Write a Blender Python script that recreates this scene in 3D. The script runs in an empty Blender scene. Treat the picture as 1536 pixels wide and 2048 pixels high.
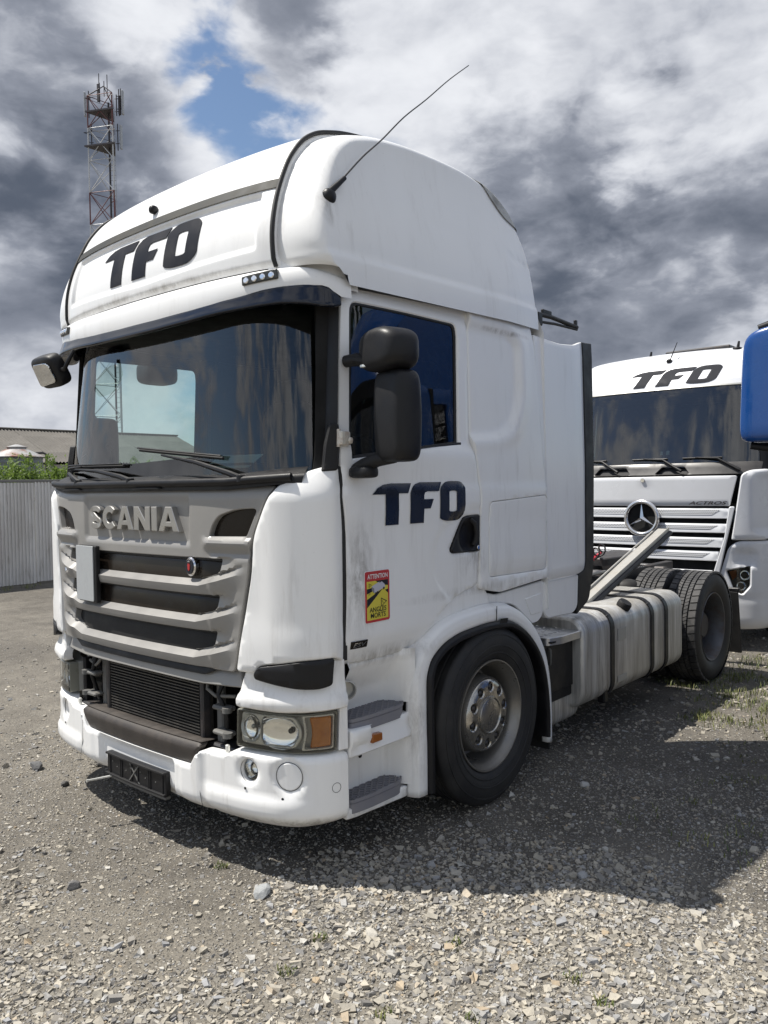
import bpy, bmesh, math, random
import numpy as np
from mathutils import Vector, Matrix
from mathutils.geometry import delaunay_2d_cdt

random.seed(7)
RNG = np.random.default_rng(7)
scene = bpy.context.scene
COL = scene.collection

# ---------------------------------------------------------------- camera
cam_data = bpy.data.cameras.new('camera')
cam = bpy.data.objects.new('camera', cam_data)
COL.objects.link(cam)
CAM_POS = Vector((3.72745, -2.27275, 1.79242))
YAW, PIT, ROLL = 0.717048, -0.0325927, -0.0154751
fw = Vector((-math.sin(YAW) * math.cos(PIT), math.cos(YAW) * math.cos(PIT), math.sin(PIT)))
rt = Vector((math.cos(YAW), math.sin(YAW), 0))
up = rt.cross(fw)
r2 = rt * math.cos(ROLL) + up * math.sin(ROLL)
u2 = -rt * math.sin(ROLL) + up * math.cos(ROLL)
cam.matrix_world = Matrix(((r2.x, u2.x, -fw.x, CAM_POS.x), (r2.y, u2.y, -fw.y, CAM_POS.y),
                           (r2.z, u2.z, -fw.z, CAM_POS.z), (0, 0, 0, 1)))
cam_data.sensor_fit = 'VERTICAL'
cam_data.sensor_height = 24.0
cam_data.lens = 1608.35 / 2048 * 24.0
cam_data.clip_start = 0.05
cam_data.clip_end = 3000
scene.camera = cam

# ---------------------------------------------------------------- sun + sky
SUN_TO = Vector((-0.43, -0.30, 1.0)).normalized()
SUN_EL = math.asin(SUN_TO.z)
SUN_ROT = math.atan2(SUN_TO.x, SUN_TO.y)
sun_data = bpy.data.lights.new('sun', 'SUN')
sun_data.energy = 5.0
sun_data.angle = math.radians(0.5)
sun_data.color = (1.0, 0.955, 0.88)
sun = bpy.data.objects.new('sun', sun_data)
sun.rotation_euler = SUN_TO.to_track_quat('Z', 'Y').to_euler()
sun.location = (-6, -6, 15)
COL.objects.link(sun)

world = bpy.data.worlds.new('World')
scene.world = world
world.use_nodes = True
SKY_STRENGTH = 0.092


def build_world():
    nt = world.node_tree
    nt.nodes.clear()
    N = nt.nodes.new
    L = nt.links.new

    def math_n(op, a, b=None, c=None, clamp=False):
        n = N('ShaderNodeMath')
        n.operation = op
        n.use_clamp = clamp
        for i, v in enumerate((a, b, c)):
            if v is None:
                continue
            if isinstance(v, (int, float)):
                n.inputs[i].default_value = v
            else:
                L(v, n.inputs[i])
        return n.outputs[0]

    def maprange(v, a, b, c=0.0, d=1.0):
        n = N('ShaderNodeMapRange')
        n.interpolation_type = 'SMOOTHSTEP'
        L(v, n.inputs[0])
        for i, q in enumerate((a, b, c, d)):
            n.inputs[1 + i].default_value = q
        return n.outputs[0]

    def noise(vec, scale, detail, rough, dist=0.0):
        n = N('ShaderNodeTexNoise')
        n.inputs['Scale'].default_value = scale
        n.inputs['Detail'].default_value = detail
        n.inputs['Roughness'].default_value = rough
        n.inputs['Distortion'].default_value = dist
        L(vec, n.inputs['Vector'])
        return n.outputs['Fac']

    def mix(f, a, b):
        n = N('ShaderNodeMix')
        n.data_type = 'RGBA'
        for s, v in ((n.inputs[0], f), (n.inputs[6], a), (n.inputs[7], b)):
            if isinstance(v, (tuple, list)):
                s.default_value = v
            elif isinstance(v, (int, float)):
                s.default_value = v
            else:
                L(v, s)
        return n.outputs[2]

    tc = N('ShaderNodeTexCoord')
    nrm = N('ShaderNodeVectorMath')
    nrm.operation = 'NORMALIZE'
    L(tc.outputs['Generated'], nrm.inputs[0])
    d = nrm.outputs[0]
    mp = N('ShaderNodeMapping')
    L(d, mp.inputs[0])
    mp.inputs['Location'].default_value = (1.3, 4.1, 2.2)
    mp.inputs['Scale'].default_value = (2.3, 2.3, 4.3)
    P = mp.outputs[0]
    # domain warp so the cloud edges billow
    wn = N('ShaderNodeTexNoise')
    wn.inputs['Scale'].default_value = 2.6
    wn.inputs['Detail'].default_value = 4
    L(P, wn.inputs['Vector'])
    ws = N('ShaderNodeVectorMath')
    ws.operation = 'MULTIPLY_ADD'
    L(wn.outputs['Color'], ws.inputs[0])
    ws.inputs[1].default_value = (0.17, 0.17, 0.17)
    L(P, ws.inputs[2])
    Q = ws.outputs[0]
    n_big = noise(Q, 1.0, 6, 0.55)
    n_mid = noise(Q, 2.7, 8, 0.54)
    n_fin = noise(Q, 7.5, 6, 0.52)
    # broad masses of the sky in view (direction, angular radius, cover, darkness)
    blobs = [((-0.822, 0.414, 0.392), .16, .22, .26), ((-0.796, 0.49, 0.355), .13, .15, .20),
             ((-0.877, 0.42, 0.232), .17, .2, .26), ((-0.718, 0.56, 0.414), .085, -.13, -.1),
             ((-0.742, 0.562, 0.365), .06, .12, -.25), ((-0.558, 0.678, 0.477), .16, .16, -.16),
             ((-0.365, 0.812, 0.455), .20, .22, -.20), ((-0.488, 0.764, 0.421), .11, .12, -.20),
             ((-0.451, 0.829, 0.331), .10, .25, .30), ((-0.306, 0.906, 0.294), .12, .2, .12),
             ((-0.379, 0.906, 0.186), .17, .25, .28), ((-0.632, 0.601, 0.489), .07, .2, .3),
             ((-0.898, 0.426, 0.114), .10, .05, -.15), ((-0.6, 0.77, 0.2), .2, .2, .1)]
    cover = None
    dark = None
    wob = math_n('MULTIPLY', math_n('SUBTRACT', n_mid, 0.5), 0.34)
    for (v, rad, c, k) in blobs:
        v = Vector(v).normalized()
        dt = N('ShaderNodeVectorMath')
        dt.operation = 'DISTANCE'
        L(d, dt.inputs[0])
        dt.inputs[1].default_value = v
        m = maprange(math_n('ADD', dt.outputs['Value'], wob), rad * 1.35, rad * 0.25)
        cv = math_n('MULTIPLY', m, c)
        dk = math_n('MULTIPLY', m, k)
        cover = cv if cover is None else math_n('ADD', cover, cv)
        dark = dk if dark is None else math_n('ADD', dark, dk)
    dens = math_n('ADD', math_n('ADD', math_n('MULTIPLY', n_big, 0.9), math_n('MULTIPLY', n_mid, 0.7)),
                  math_n('MULTIPLY', n_fin, 0.42))
    dens = math_n('ADD', dens, cover)
    alpha = maprange(dens, 0.89, 1.10)
    thick = maprange(dens, 0.98, 1.45)
    lum_n = math_n('ADD', math_n('MULTIPLY', n_mid, 0.75), math_n('MULTIPLY', n_fin, 0.6))
    shade = math_n('ADD', math_n('ADD', math_n('MULTIPLY', thick, 0.40), dark),
                   math_n('MULTIPLY', math_n('SUBTRACT', lum_n, 0.675), -2.0))
    shade = maprange(shade, -0.40, 1.22)
    ramp = N('ShaderNodeValToRGB')
    cr = ramp.color_ramp
    cr.elements[0].position = 0.0
    cr.elements[0].color = (.72, .735, .77, 1)
    cr.elements[1].position = 1.0
    cr.elements[1].color = (.085, .102, .138, 1)
    e = cr.elements.new(0.30)
    e.color = (.46, .48, .53, 1)
    e = cr.elements.new(0.58)
    e.color = (.235, .255, .305, 1)
    L(shade, ramp.inputs[0])
    scl = N('ShaderNodeVectorMath')
    scl.operation = 'SCALE'
    L(ramp.outputs[0], scl.inputs[0])
    scl.inputs['Scale'].default_value = 10.4
    sky = N('ShaderNodeTexSky')
    sky.sky_type = 'NISHITA'
    sky.sun_disc = False
    sky.sun_elevation = SUN_EL
    sky.sun_rotation = SUN_ROT
    sky.air_density = 1.0
    sky.dust_density = 0.4
    sky.ozone_density = 1.5
    hsv = N('ShaderNodeMix')
    hsv.data_type = 'RGBA'
    hsv.blend_type = 'MULTIPLY'
    hsv.inputs[0].default_value = 1.0
    L(sky.outputs[0], hsv.inputs[6])
    hsv.inputs[7].default_value = (1.05, 1.05, 1.05, 1)
    colr = mix(alpha, hsv.outputs[2], scl.outputs[0])
    bg = N('ShaderNodeBackground')
    bg.inputs['Strength'].default_value = SKY_STRENGTH
    L(colr, bg.inputs['Color'])
    out = N('ShaderNodeOutputWorld')
    L(bg.outputs[0], out.inputs[0])


build_world()
scene.view_settings.view_transform = 'Standard'
scene.view_settings.look = 'None'
scene.view_settings.gamma = 1.0
scene.view_settings.use_curve_mapping = False
scene.view_settings.exposure = 0.34
scene.render.engine = 'CYCLES'
scene.cycles.max_bounces = 8
scene.cycles.transparent_max_bounces = 16
scene.cycles.caustics_reflective = False
scene.cycles.caustics_refractive = False

# ---------------------------------------------------------------- helpers
def V(*a):
    return np.array(a, float)


def mk(name, verts, faces, mat, parent=None, smooth=40, label=None, kind=None):
    me = bpy.data.meshes.new(name)
    me.from_pydata([tuple(map(float, v)) for v in verts], [], [tuple(map(int, f)) for f in faces])
    me.validate()
    return obj_from(name, me, mat, parent, smooth, label, kind)


def obj_from(name, me, mat, parent=None, smooth=40, label=None, kind=None):
    if mat is not None:
        for m in (mat if isinstance(mat, (list, tuple)) else [mat]):
            me.materials.append(m)
    if smooth:
        me.polygons.foreach_set('use_smooth', [True] * len(me.polygons))
        me.set_sharp_from_angle(angle=math.radians(smooth))
    me.update()
    o = bpy.data.objects.new(name, me)
    COL.objects.link(o)
    if parent is not None:
        o.parent = parent
    if label:
        o['label'] = label
    if kind:
        o['kind'] = kind
    return o


def empty(name, loc, label, cat, group=None, rz=0):
    o = bpy.data.objects.new(name, None)
    o.empty_display_size = 0.3
    COL.objects.link(o)
    o.location = loc
    o.rotation_euler = (0, 0, rz)
    tag(o, label, cat, group)
    return o


def tag(o, label=None, cat=None, group=None, kind=None):
    for k, v in (('label', label), ('category', cat), ('group', group), ('kind', kind)):
        if v:
            o[k] = v
    return o


class MB:
    """collects shapes into one mesh"""

    def __init__(self):
        self.v = []
        self.f = []
        self.mi = []

    def add(self, verts, faces, mi=0):
        n = len(self.v)
        self.v += [tuple(map(float, p)) for p in verts]
        self.f += [tuple(int(i) + n for i in f) for f in faces]
        self.mi += [mi] * len(faces)
        return self

    def box(self, c, s, rot=None, bev=0.0, mi=0):
        v, f = box_geo(c, s, bev, rot)
        return self.add(v, f, mi)

    def tube(self, pts, r, n=8, cap=True, mi=0, closed=False):
        v, f = tube_geo(pts, r, n, cap, closed)
        return self.add(v, f, mi)

    def lathe(self, prof, origin, axis='x', n=32, mi=0):
        v, f = lathe_geo(prof, origin, axis, n)
        return self.add(v, f, mi)

    def build(self, name, mat, parent=None, smooth=40, label=None, kind=None):
        me = bpy.data.meshes.new(name)
        me.from_pydata(self.v, [], self.f)
        if isinstance(mat, (list, tuple)):
            me.polygons.foreach_set('material_index', self.mi)
        return obj_from(name, me, mat, parent, smooth, label, kind)


def box_geo(c, s, bev=0.0, rot=None):
    hx, hy, hz = s[0] / 2, s[1] / 2, s[2] / 2
    b = min(bev, hx * .95, hy * .95, hz * .95)
    if b <= 0:
        v = [(x, y, z) for x in (-hx, hx) for y in (-hy, hy) for z in (-hz, hz)]
        f = [(0, 1, 3, 2), (4, 6, 7, 5), (0, 4, 5, 1), (2, 3, 7, 6), (0, 2, 6, 4), (1, 5, 7, 3)]
    else:
        v = []
        idx = {}
        for sx in (-1, 1):
            for sy in (-1, 1):
                for sz in (-1, 1):
                    idx[sx, sy, sz] = len(v)
                    v += [(sx * hx, sy * (hy - b), sz * (hz - b)), (sx * (hx - b), sy * hy, sz * (hz - b)),
                          (sx * (hx - b), sy * (hy - b), sz * hz)]
        I = lambda sx, sy, sz, k: idx[sx, sy, sz] + k
        f = []
        for s1 in (-1, 1):
            q = [(s1, -1, -1), (s1, 1, -1), (s1, 1, 1), (s1, -1, 1)]
            f.append([I(*p, 0) for p in (q if s1 > 0 else q[::-1])])
            q = [(-1, s1, -1), (-1, s1, 1), (1, s1, 1), (1, s1, -1)]
            f.append([I(*p, 1) for p in (q if s1 > 0 else q[::-1])])
            q = [(-1, -1, s1), (1, -1, s1), (1, 1, s1), (-1, 1, s1)]
            f.append([I(*p, 2) for p in (q if s1 > 0 else q[::-1])])
        for a in (-1, 1):
            for b_ in (-1, 1):
                f.append([I(a, b_, -1, 0), I(a, b_, 1, 0), I(a, b_, 1, 1), I(a, b_, -1, 1)])
                f.append([I(a, -1, b_, 0), I(a, 1, b_, 0), I(a, 1, b_, 2), I(a, -1, b_, 2)])
                f.append([I(-1, a, b_, 1), I(1, a, b_, 1), I(1, a, b_, 2), I(-1, a, b_, 2)])
                for c_ in (-1, 1):
                    f.append([I(a, b_, c_, 0), I(a, b_, c_, 1), I(a, b_, c_, 2)])
    if rot is not None:
        v = [rot @ Vector(p) for p in v]
    v = [(p[0] + c[0], p[1] + c[1], p[2] + c[2]) for p in v]
    return v, f


def fix_normals(o):
    bm = bmesh.new()
    bm.from_mesh(o.data)
    bmesh.ops.recalc_face_normals(bm, faces=bm.faces)
    bm.to_mesh(o.data)
    bm.free()
    return o


def box(name, c, s, mat, parent=None, bev=0.0, rot=None, label=None, kind=None):
    v, f = box_geo(c, s, bev, rot)
    return fix_normals(mk(name, v, f, mat, parent, 30 if bev else 0, label, kind))


def tube_geo(pts, r, n=8, cap=True, closed=False):
    pts = [Vector(p) for p in pts]
    m = len(pts)
    rs = r if isinstance(r, (list, tuple)) else [r] * m
    v, f = [], []
    prev = None
    for i, p in enumerate(pts):
        if closed:
            t = (pts[(i + 1) % m] - pts[i - 1]).normalized()
        else:
            t = (pts[min(i + 1, m - 1)] - pts[max(i - 1, 0)]).normalized()
        if prev is None:
            a = Vector((0, 0, 1)) if abs(t.z) < .9 else Vector((1, 0, 0))
            nrm = t.cross(a).normalized()
        else:
            nrm = (prev - t * prev.dot(t)).normalized()
        prev = nrm
        b = t.cross(nrm)
        for k in range(n):
            an = 2 * math.pi * k / n
            v.append(p + (nrm * math.cos(an) + b * math.sin(an)) * rs[i])
    for i in range(m if closed else m - 1):
        j = (i + 1) % m
        for k in range(n):
            f.append((i * n + k, i * n + (k + 1) % n, j * n + (k + 1) % n, j * n + k))
    if cap and not closed:
        f.append(tuple(range(n))[::-1])
        f.append(tuple((m - 1) * n + k for k in range(n)))
    return v, f


def tube(name, pts, r, mat, parent=None, n=8, closed=False, label=None):
    v, f = tube_geo(pts, r, n, True, closed)
    return mk(name, v, f, mat, parent, 50, label)


def lathe_geo(prof, origin, axis='x', n=32):
    """prof: list of (axial, radius); closed rings"""
    v, f = [], []
    for (a, r) in prof:
        for k in range(n):
            t = 2 * math.pi * k / n
            c, s = r * math.cos(t), r * math.sin(t)
            if axis == 'x':
                p = (a, c, s)
            elif axis == 'y':
                p = (c, a, s)
            else:
                p = (c, s, a)
            v.append((p[0] + origin[0], p[1] + origin[1], p[2] + origin[2]))
    for i in range(len(prof) - 1):
        for k in range(n):
            f.append((i * n + k, i * n + (k + 1) % n, (i + 1) * n + (k + 1) % n, (i + 1) * n + k))
    return v, f


def lathe(name, prof, origin, mat, parent=None, axis='x', n=48, smooth=35, label=None):
    v, f = lathe_geo(prof, origin, axis, n)
    return fix_normals(mk(name, v, f, mat, parent, smooth, label))


def grid(name, fn, us, vs, mat, parent=None, smooth=50, thick=0.0, label=None, flip=False):
    """structured patch; fn(u, v) -> xyz"""
    nu, nv = len(us), len(vs)
    v = [fn(u, w) for u in us for w in vs]
    f = []
    for i in range(nu - 1):
        for j in range(nv - 1):
            q = (i * nv + j, (i + 1) * nv + j, (i + 1) * nv + j + 1, i * nv + j + 1)
            f.append(q[::-1] if flip else q)
    o = mk(name, v, f, mat, parent, smooth, label)
    if thick:
        solidify(o, thick)
    return o


def solidify(o, t):
    bm = bmesh.new()
    bm.from_mesh(o.data)
    bmesh.ops.recalc_face_normals(bm, faces=bm.faces)
    bmesh.ops.solidify(bm, geom=bm.faces[:], thickness=t)
    bm.to_mesh(o.data)
    bm.free()


def rnd(pts, r, n=5):
    """round the corners of a closed polygon; r scalar or list"""
    out = []
    m = len(pts)
    for i in range(m):
        p = V(*pts[i])
        a = V(*pts[i - 1]) - p
        b = V(*pts[(i + 1) % m]) - p
        la, lb = np.hypot(*a), np.hypot(*b)
        ri = r[i] if isinstance(r, (list, tuple)) else r
        if ri <= 0:
            out.append(tuple(p))
            continue
        d = min(ri, la * .48, lb * .48)
        A = p + a / la * d
        B = p + b / lb * d
        for k in range(n + 1):
            t = k / n
            out.append(tuple((1 - t) ** 2 * A + 2 * t * (1 - t) * p + t * t * B))
    return out


def resample(poly, res):
    out = []
    m = len(poly)
    for i in range(m):
        a, b = V(*poly[i]), V(*poly[(i + 1) % m])
        k = max(1, int(math.ceil(np.hypot(*(b - a)) / res)))
        for j in range(k):
            out.append(a + (b - a) * j / k)
    P = np.array(out)
    keep = [0]
    for i in range(1, len(P)):
        if np.hypot(*(P[i] - P[keep[-1]])) > 1e-5:
            keep.append(i)
    if np.hypot(*(P[keep[-1]] - P[0])) < 1e-5:
        keep.pop()
    return P[keep]


def area(P):
    x, y = P[:, 0], P[:, 1]
    return .5 * np.sum(x * np.roll(y, -1) - np.roll(x, -1) * y)


def inset(P, d):
    n = len(P)
    e = np.roll(P, -1, 0) - P
    e /= np.maximum(np.hypot(e[:, 0], e[:, 1]), 1e-9)[:, None]
    nrm = np.stack([-e[:, 1], e[:, 0]], 1)
    m = nrm + np.roll(nrm, 1, 0)
    q = np.maximum(np.sum(m * nrm, 1), .5)
    return P + m / q[:, None] * d


def inside(pts, P):
    x, y = pts[:, 0][:, None], pts[:, 1][:, None]
    x0, y0 = P[:, 0][None], P[:, 1][None]
    x1, y1 = np.roll(P[:, 0], -1)[None], np.roll(P[:, 1], -1)[None]
    c = ((y0 > y) != (y1 > y)) & (x < (x1 - x0) * (y - y0) / (y1 - y0 + 1e-15) + x0)
    return (c.sum(1) % 2) == 1


def dist_poly(pts, P):
    a = P[None]
    b = np.roll(P, -1, 0)[None]
    p = pts[:, None]
    ab = b - a
    t = np.clip(np.sum((p - a) * ab, 2) / np.maximum(np.sum(ab * ab, 2), 1e-12), 0, 1)
    return np.sqrt(np.min(np.sum((p - a - ab * t[..., None]) ** 2, 2), 1))


def panel(name, outline, fmap, mat, parent=None, res=.04, thick=.02, bev=.006, off=0.0, holes=(), smooth=38,
          label=None, relief=None, edge_res=None, feats=()):
    """sheet cut to an outline in (a, b), wrapped on a surface fmap(a, b, off), with rounded edge and thickness"""
    er = edge_res or res
    loops = []
    P = resample(outline, er)
    if area(P) < 0:
        P = P[::-1]
    loops.append(P)
    for h in holes:
        Hh = resample(h, er)
        if area(Hh) > 0:
            Hh = Hh[::-1]
        loops.append(Hh)
    pts, edges, kind = [], [], []
    rings = []
    for lp in loops:
        n0 = len(pts)
        ins = inset(lp, bev)
        n = len(lp)
        pts += list(lp)
        pts += list(ins)
        kind += [1] * n + [0] * n
        edges += [(n0 + i, n0 + (i + 1) % n) for i in range(n)]
        edges += [(n0 + n + i, n0 + n + (i + 1) % n) for i in range(n)]
        rings.append((n0, n))
    fpts = []
    for ft in feats:
        ft = np.array(ft)
        q = [ft[0]]
        for a_, b_ in zip(ft, ft[1:]):
            kk = max(1, int(math.ceil(np.hypot(*(b_ - a_)) / er)))
            q += [a_ + (b_ - a_) * j / kk for j in range(1, kk + 1)]
        q = np.array(q)
        okf = inside(q, P)
        for lp in loops:
            okf &= dist_poly(q, lp) > bev + .0025
        for lp in loops[1:]:
            okf &= ~inside(q, lp)
        n0 = len(pts)
        for j in range(len(q)):
            pts.append(q[j])
            kind.append(0)
            if j and okf[j] and okf[j - 1]:
                edges.append((n0 + j - 1, n0 + j))
        for j in range(len(q)):
            if not okf[j]:
                pts[n0 + j] = q[okf][0] if okf.any() else P.mean(0)
        fpts += list(q[okf])
    fpts = np.array(fpts)
    lo, hi = P.min(0), P.max(0)
    gx = np.arange(lo[0] + res * .5, hi[0], res)
    gy = np.arange(lo[1] + res * .5, hi[1], res)
    if len(gx) and len(gy):
        g = np.stack(np.meshgrid(gx, gy, indexing='ij'), -1).reshape(-1, 2)
        ok = inside(g, P)
        g = g[ok]
        if len(g):
            dmin = np.min([dist_poly(g, lp) for lp in loops], 0)
            ok = dmin > res * .45 + bev
            for lp in loops[1:]:
                ok &= ~inside(g, lp)
            g = g[ok]
            if len(fpts) and len(g):
                g = g[np.min((g[:, None, 0] - fpts[None, :, 0]) ** 2 + (g[:, None, 1] - fpts[None, :, 1]) ** 2, 1) > (res * .55) ** 2]
            pts += list(g)
            kind += [0] * len(g)
    nb = len(pts)
    vo, eo, fo, ov, oe, of = delaunay_2d_cdt([Vector(p) for p in pts], edges, [], 0, 1e-7)
    vo = np.array([tuple(p) for p in vo])
    kd = np.array([min([kind[i] for i in q]) if q else 0 for q in ov])
    src = {}
    for j, q in enumerate(ov):
        for i in q:
            src[i] = j
    tri = np.array([f for f in fo if len(f) == 3])
    cen = vo[tri].mean(1)
    ok = inside(cen, P)
    for lp in loops[1:]:
        ok &= ~inside(cen, lp)
    tri = tri[ok]
    offs = np.full(len(vo), off)
    if relief is not None:
        offs = offs + relief(vo[:, 0], vo[:, 1])
    offs = offs - kd * bev
    XYZ = fmap(vo[:, 0], vo[:, 1], offs)
    verts = list(XYZ)
    faces = [tuple(t) for t in tri]
    if thick > 0:
        for (n0, n) in rings:
            ids = [src[n0 + i] for i in range(n)]
            back = fmap(vo[ids, 0], vo[ids, 1], offs[ids] - thick)
            b0 = len(verts)
            verts += list(back)
            for i in range(n):
                j = (i + 1) % n
                faces.append((ids[j], ids[i], b0 + i, b0 + j))
    return mk(name, verts, faces, mat, parent, smooth, label)


def flat_map(origin, ax, ay, nrm):
    o_, a_, b_, n_ = (np.array(q, float) for q in (origin, ax, ay, nrm))

    def f(a, b, off):
        a = np.asarray(a)[..., None]
        b = np.asarray(b)[..., None]
        return o_ + a * a_ + b * b_ + np.asarray(off)[..., None] * n_
    return f


def circle(cx, cy, r, n=24, ry=None):
    ry = ry or r
    return [(cx + r * math.cos(2 * math.pi * k / n), cy + ry * math.sin(2 * math.pi * k / n)) for k in range(n)]


def superq(name, c, s, mat, parent=None, e1=.35, e2=.35, nu=20, nv=28, warp=None, rot=None, label=None):
    """rounded body (superquadric) with optional warp(p)->p in unit space"""
    def sp(x, e):
        return math.copysign(abs(x) ** e, x)
    v, f = [], []
    for i in range(nu + 1):
        t = -math.pi / 2 + math.pi * i / nu
        for k in range(nv):
            p = -math.pi + 2 * math.pi * k / nv
            q = [sp(math.cos(t), e1) * sp(math.cos(p), e2), sp(math.cos(t), e1) * sp(math.sin(p), e2), sp(math.sin(t), e1)]
            if warp:
                q = warp(*q)
            q = Vector((q[0] * s[0] / 2, q[1] * s[1] / 2, q[2] * s[2] / 2))
            if rot is not None:
                q = rot @ q
            v.append((q[0] + c[0], q[1] + c[1], q[2] + c[2]))
    for i in range(nu):
        for k in range(nv):
            f.append((i * nv + k, i * nv + (k + 1) % nv, (i + 1) * nv + (k + 1) % nv, (i + 1) * nv + k))
    me = bpy.data.meshes.new(name)
    me.from_pydata(v, [], f)
    bm = bmesh.new()
    bm.from_mesh(me)
    bmesh.ops.remove_doubles(bm, verts=bm.verts, dist=1e-5)
    bmesh.ops.recalc_face_normals(bm, faces=bm.faces)
    bm.to_mesh(me)
    bm.free()
    return obj_from(name, me, mat, parent, 60, label)


def copy_tree(o, parent=None):
    c = o.copy()
    COL.objects.link(c)
    c.parent = parent
    for ch in list(o.children):
        copy_tree(ch, c)
    return c


def text_geo(body, size=1.0, bold=0.0, extrude=0.0, align='LEFT', shear=0.0, spacing=1.0):
    cu = bpy.data.curves.new('txt', 'FONT')
    cu.body = body
    cu.size = size
    cu.offset = bold
    cu.extrude = extrude
    cu.align_x = align
    cu.shear = shear
    cu.space_character = spacing
    cu.resolution_u = 3
    ob = bpy.data.objects.new('txt', cu)
    COL.objects.link(ob)
    bpy.context.view_layer.update()
    dg = bpy.context.evaluated_depsgraph_get()
    me = bpy.data.meshes.new_from_object(ob.evaluated_get(dg))
    v = [tuple(p.co) for p in me.vertices]
    f = [tuple(p.vertices) for p in me.polygons]
    bpy.data.objects.remove(ob)
    bpy.data.curves.remove(cu)
    bpy.data.meshes.remove(me)
    return np.array(v), f


# ---------------------------------------------------------------- materials
def nodes_of(name):
    m = bpy.data.materials.new(name)
    m.use_nodes = True
    nt = m.node_tree
    return m, nt, nt.nodes['Principled BSDF']


def setp(b, **k):
    for n, v in k.items():
        n = n.replace('_', ' ')
        s = b.inputs[n]
        if n in ('Base Color', 'Emission Color', 'Specular Tint', 'Coat Tint') and len(v) == 3:
            v = (*v, 1)
        s.default_value = v


def tex_noise(nt, scale, detail=5, rough=.55, stretch=None, coord='Object', dist=0.0):
    tc = nt.nodes.new('ShaderNodeTexCoord')
    n = nt.nodes.new('ShaderNodeTexNoise')
    n.inputs['Scale'].default_value = scale
    n.inputs['Detail'].default_value = detail
    n.inputs['Roughness'].default_value = rough
    n.inputs['Distortion'].default_value = dist
    src = tc.outputs[coord]
    if stretch:
        mp = nt.nodes.new('ShaderNodeMapping')
        mp.inputs['Scale'].default_value = stretch
        nt.links.new(src, mp.inputs[0])
        src = mp.outputs[0]
    nt.links.new(src, n.inputs['Vector'])
    return n.outputs['Fac']


def mrange(nt, v, a, b, c=0.0, d=1.0):
    n = nt.nodes.new('ShaderNodeMapRange')
    nt.links.new(v, n.inputs[0])
    for i, q in enumerate((a, b, c, d)):
        n.inputs[1 + i].default_value = q
    return n.outputs[0]


def mixc(nt, f, a, b, blend='MIX'):
    n = nt.nodes.new('ShaderNodeMix')
    n.data_type = 'RGBA'
    n.blend_type = blend
    for s, v in ((n.inputs[0], f), (n.inputs[6], a), (n.inputs[7], b)):
        if isinstance(v, (tuple, list)):
            s.default_value = (*v, 1) if len(v) == 3 else v
        elif isinstance(v, (int, float)):
            s.default_value = v
        else:
            nt.links.new(v, s)
    return n.outputs[2]


def mul(nt, a, b):
    n = nt.nodes.new('ShaderNodeMath')
    n.operation = 'MULTIPLY'
    for i, v in enumerate((a, b)):
        if isinstance(v, (int, float)):
            n.inputs[i].default_value = v
        else:
            nt.links.new(v, n.inputs[i])
    return n.outputs[0]


def bump(nt, b, h, strength=.3, dist=.01):
    n = nt.nodes.new('ShaderNodeBump')
    n.inputs['Strength'].default_value = strength
    n.inputs['Distance'].default_value = dist
    nt.links.new(h, n.inputs['Height'])
    nt.links.new(n.outputs[0], b.inputs['Normal'])


def simple(name, col, rough=.5, metal=0.0, coat=0.0, dirt=None, dirt_amt=0.0, dirt_scale=6, bumpy=0.0, bump_scale=60,
           spec=.5, stretch=None, rvar=.12):
    """principled with noise driven dirt patches, roughness variation and fine relief"""
    m, nt, b = nodes_of(name)
    setp(b, Base_Color=col, Roughness=rough, Metallic=metal, Coat_Weight=coat, Coat_Roughness=.08)
    b.inputs['Specular IOR Level'].default_value = spec
    n1 = tex_noise(nt, dirt_scale, 7, .62, stretch)
    if dirt is not None:
        f = mrange(nt, n1, .45, .75, 0, dirt_amt)
        nt.links.new(mixc(nt, f, col, dirt), b.inputs['Base Color'])
    r = mrange(nt, n1, .3, .7, max(0, rough - rvar), min(1, rough + rvar))
    nt.links.new(r, b.inputs['Roughness'])
    if bumpy:
        bump(nt, b, tex_noise(nt, bump_scale, 4, .6), bumpy, .004)
    return m


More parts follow.
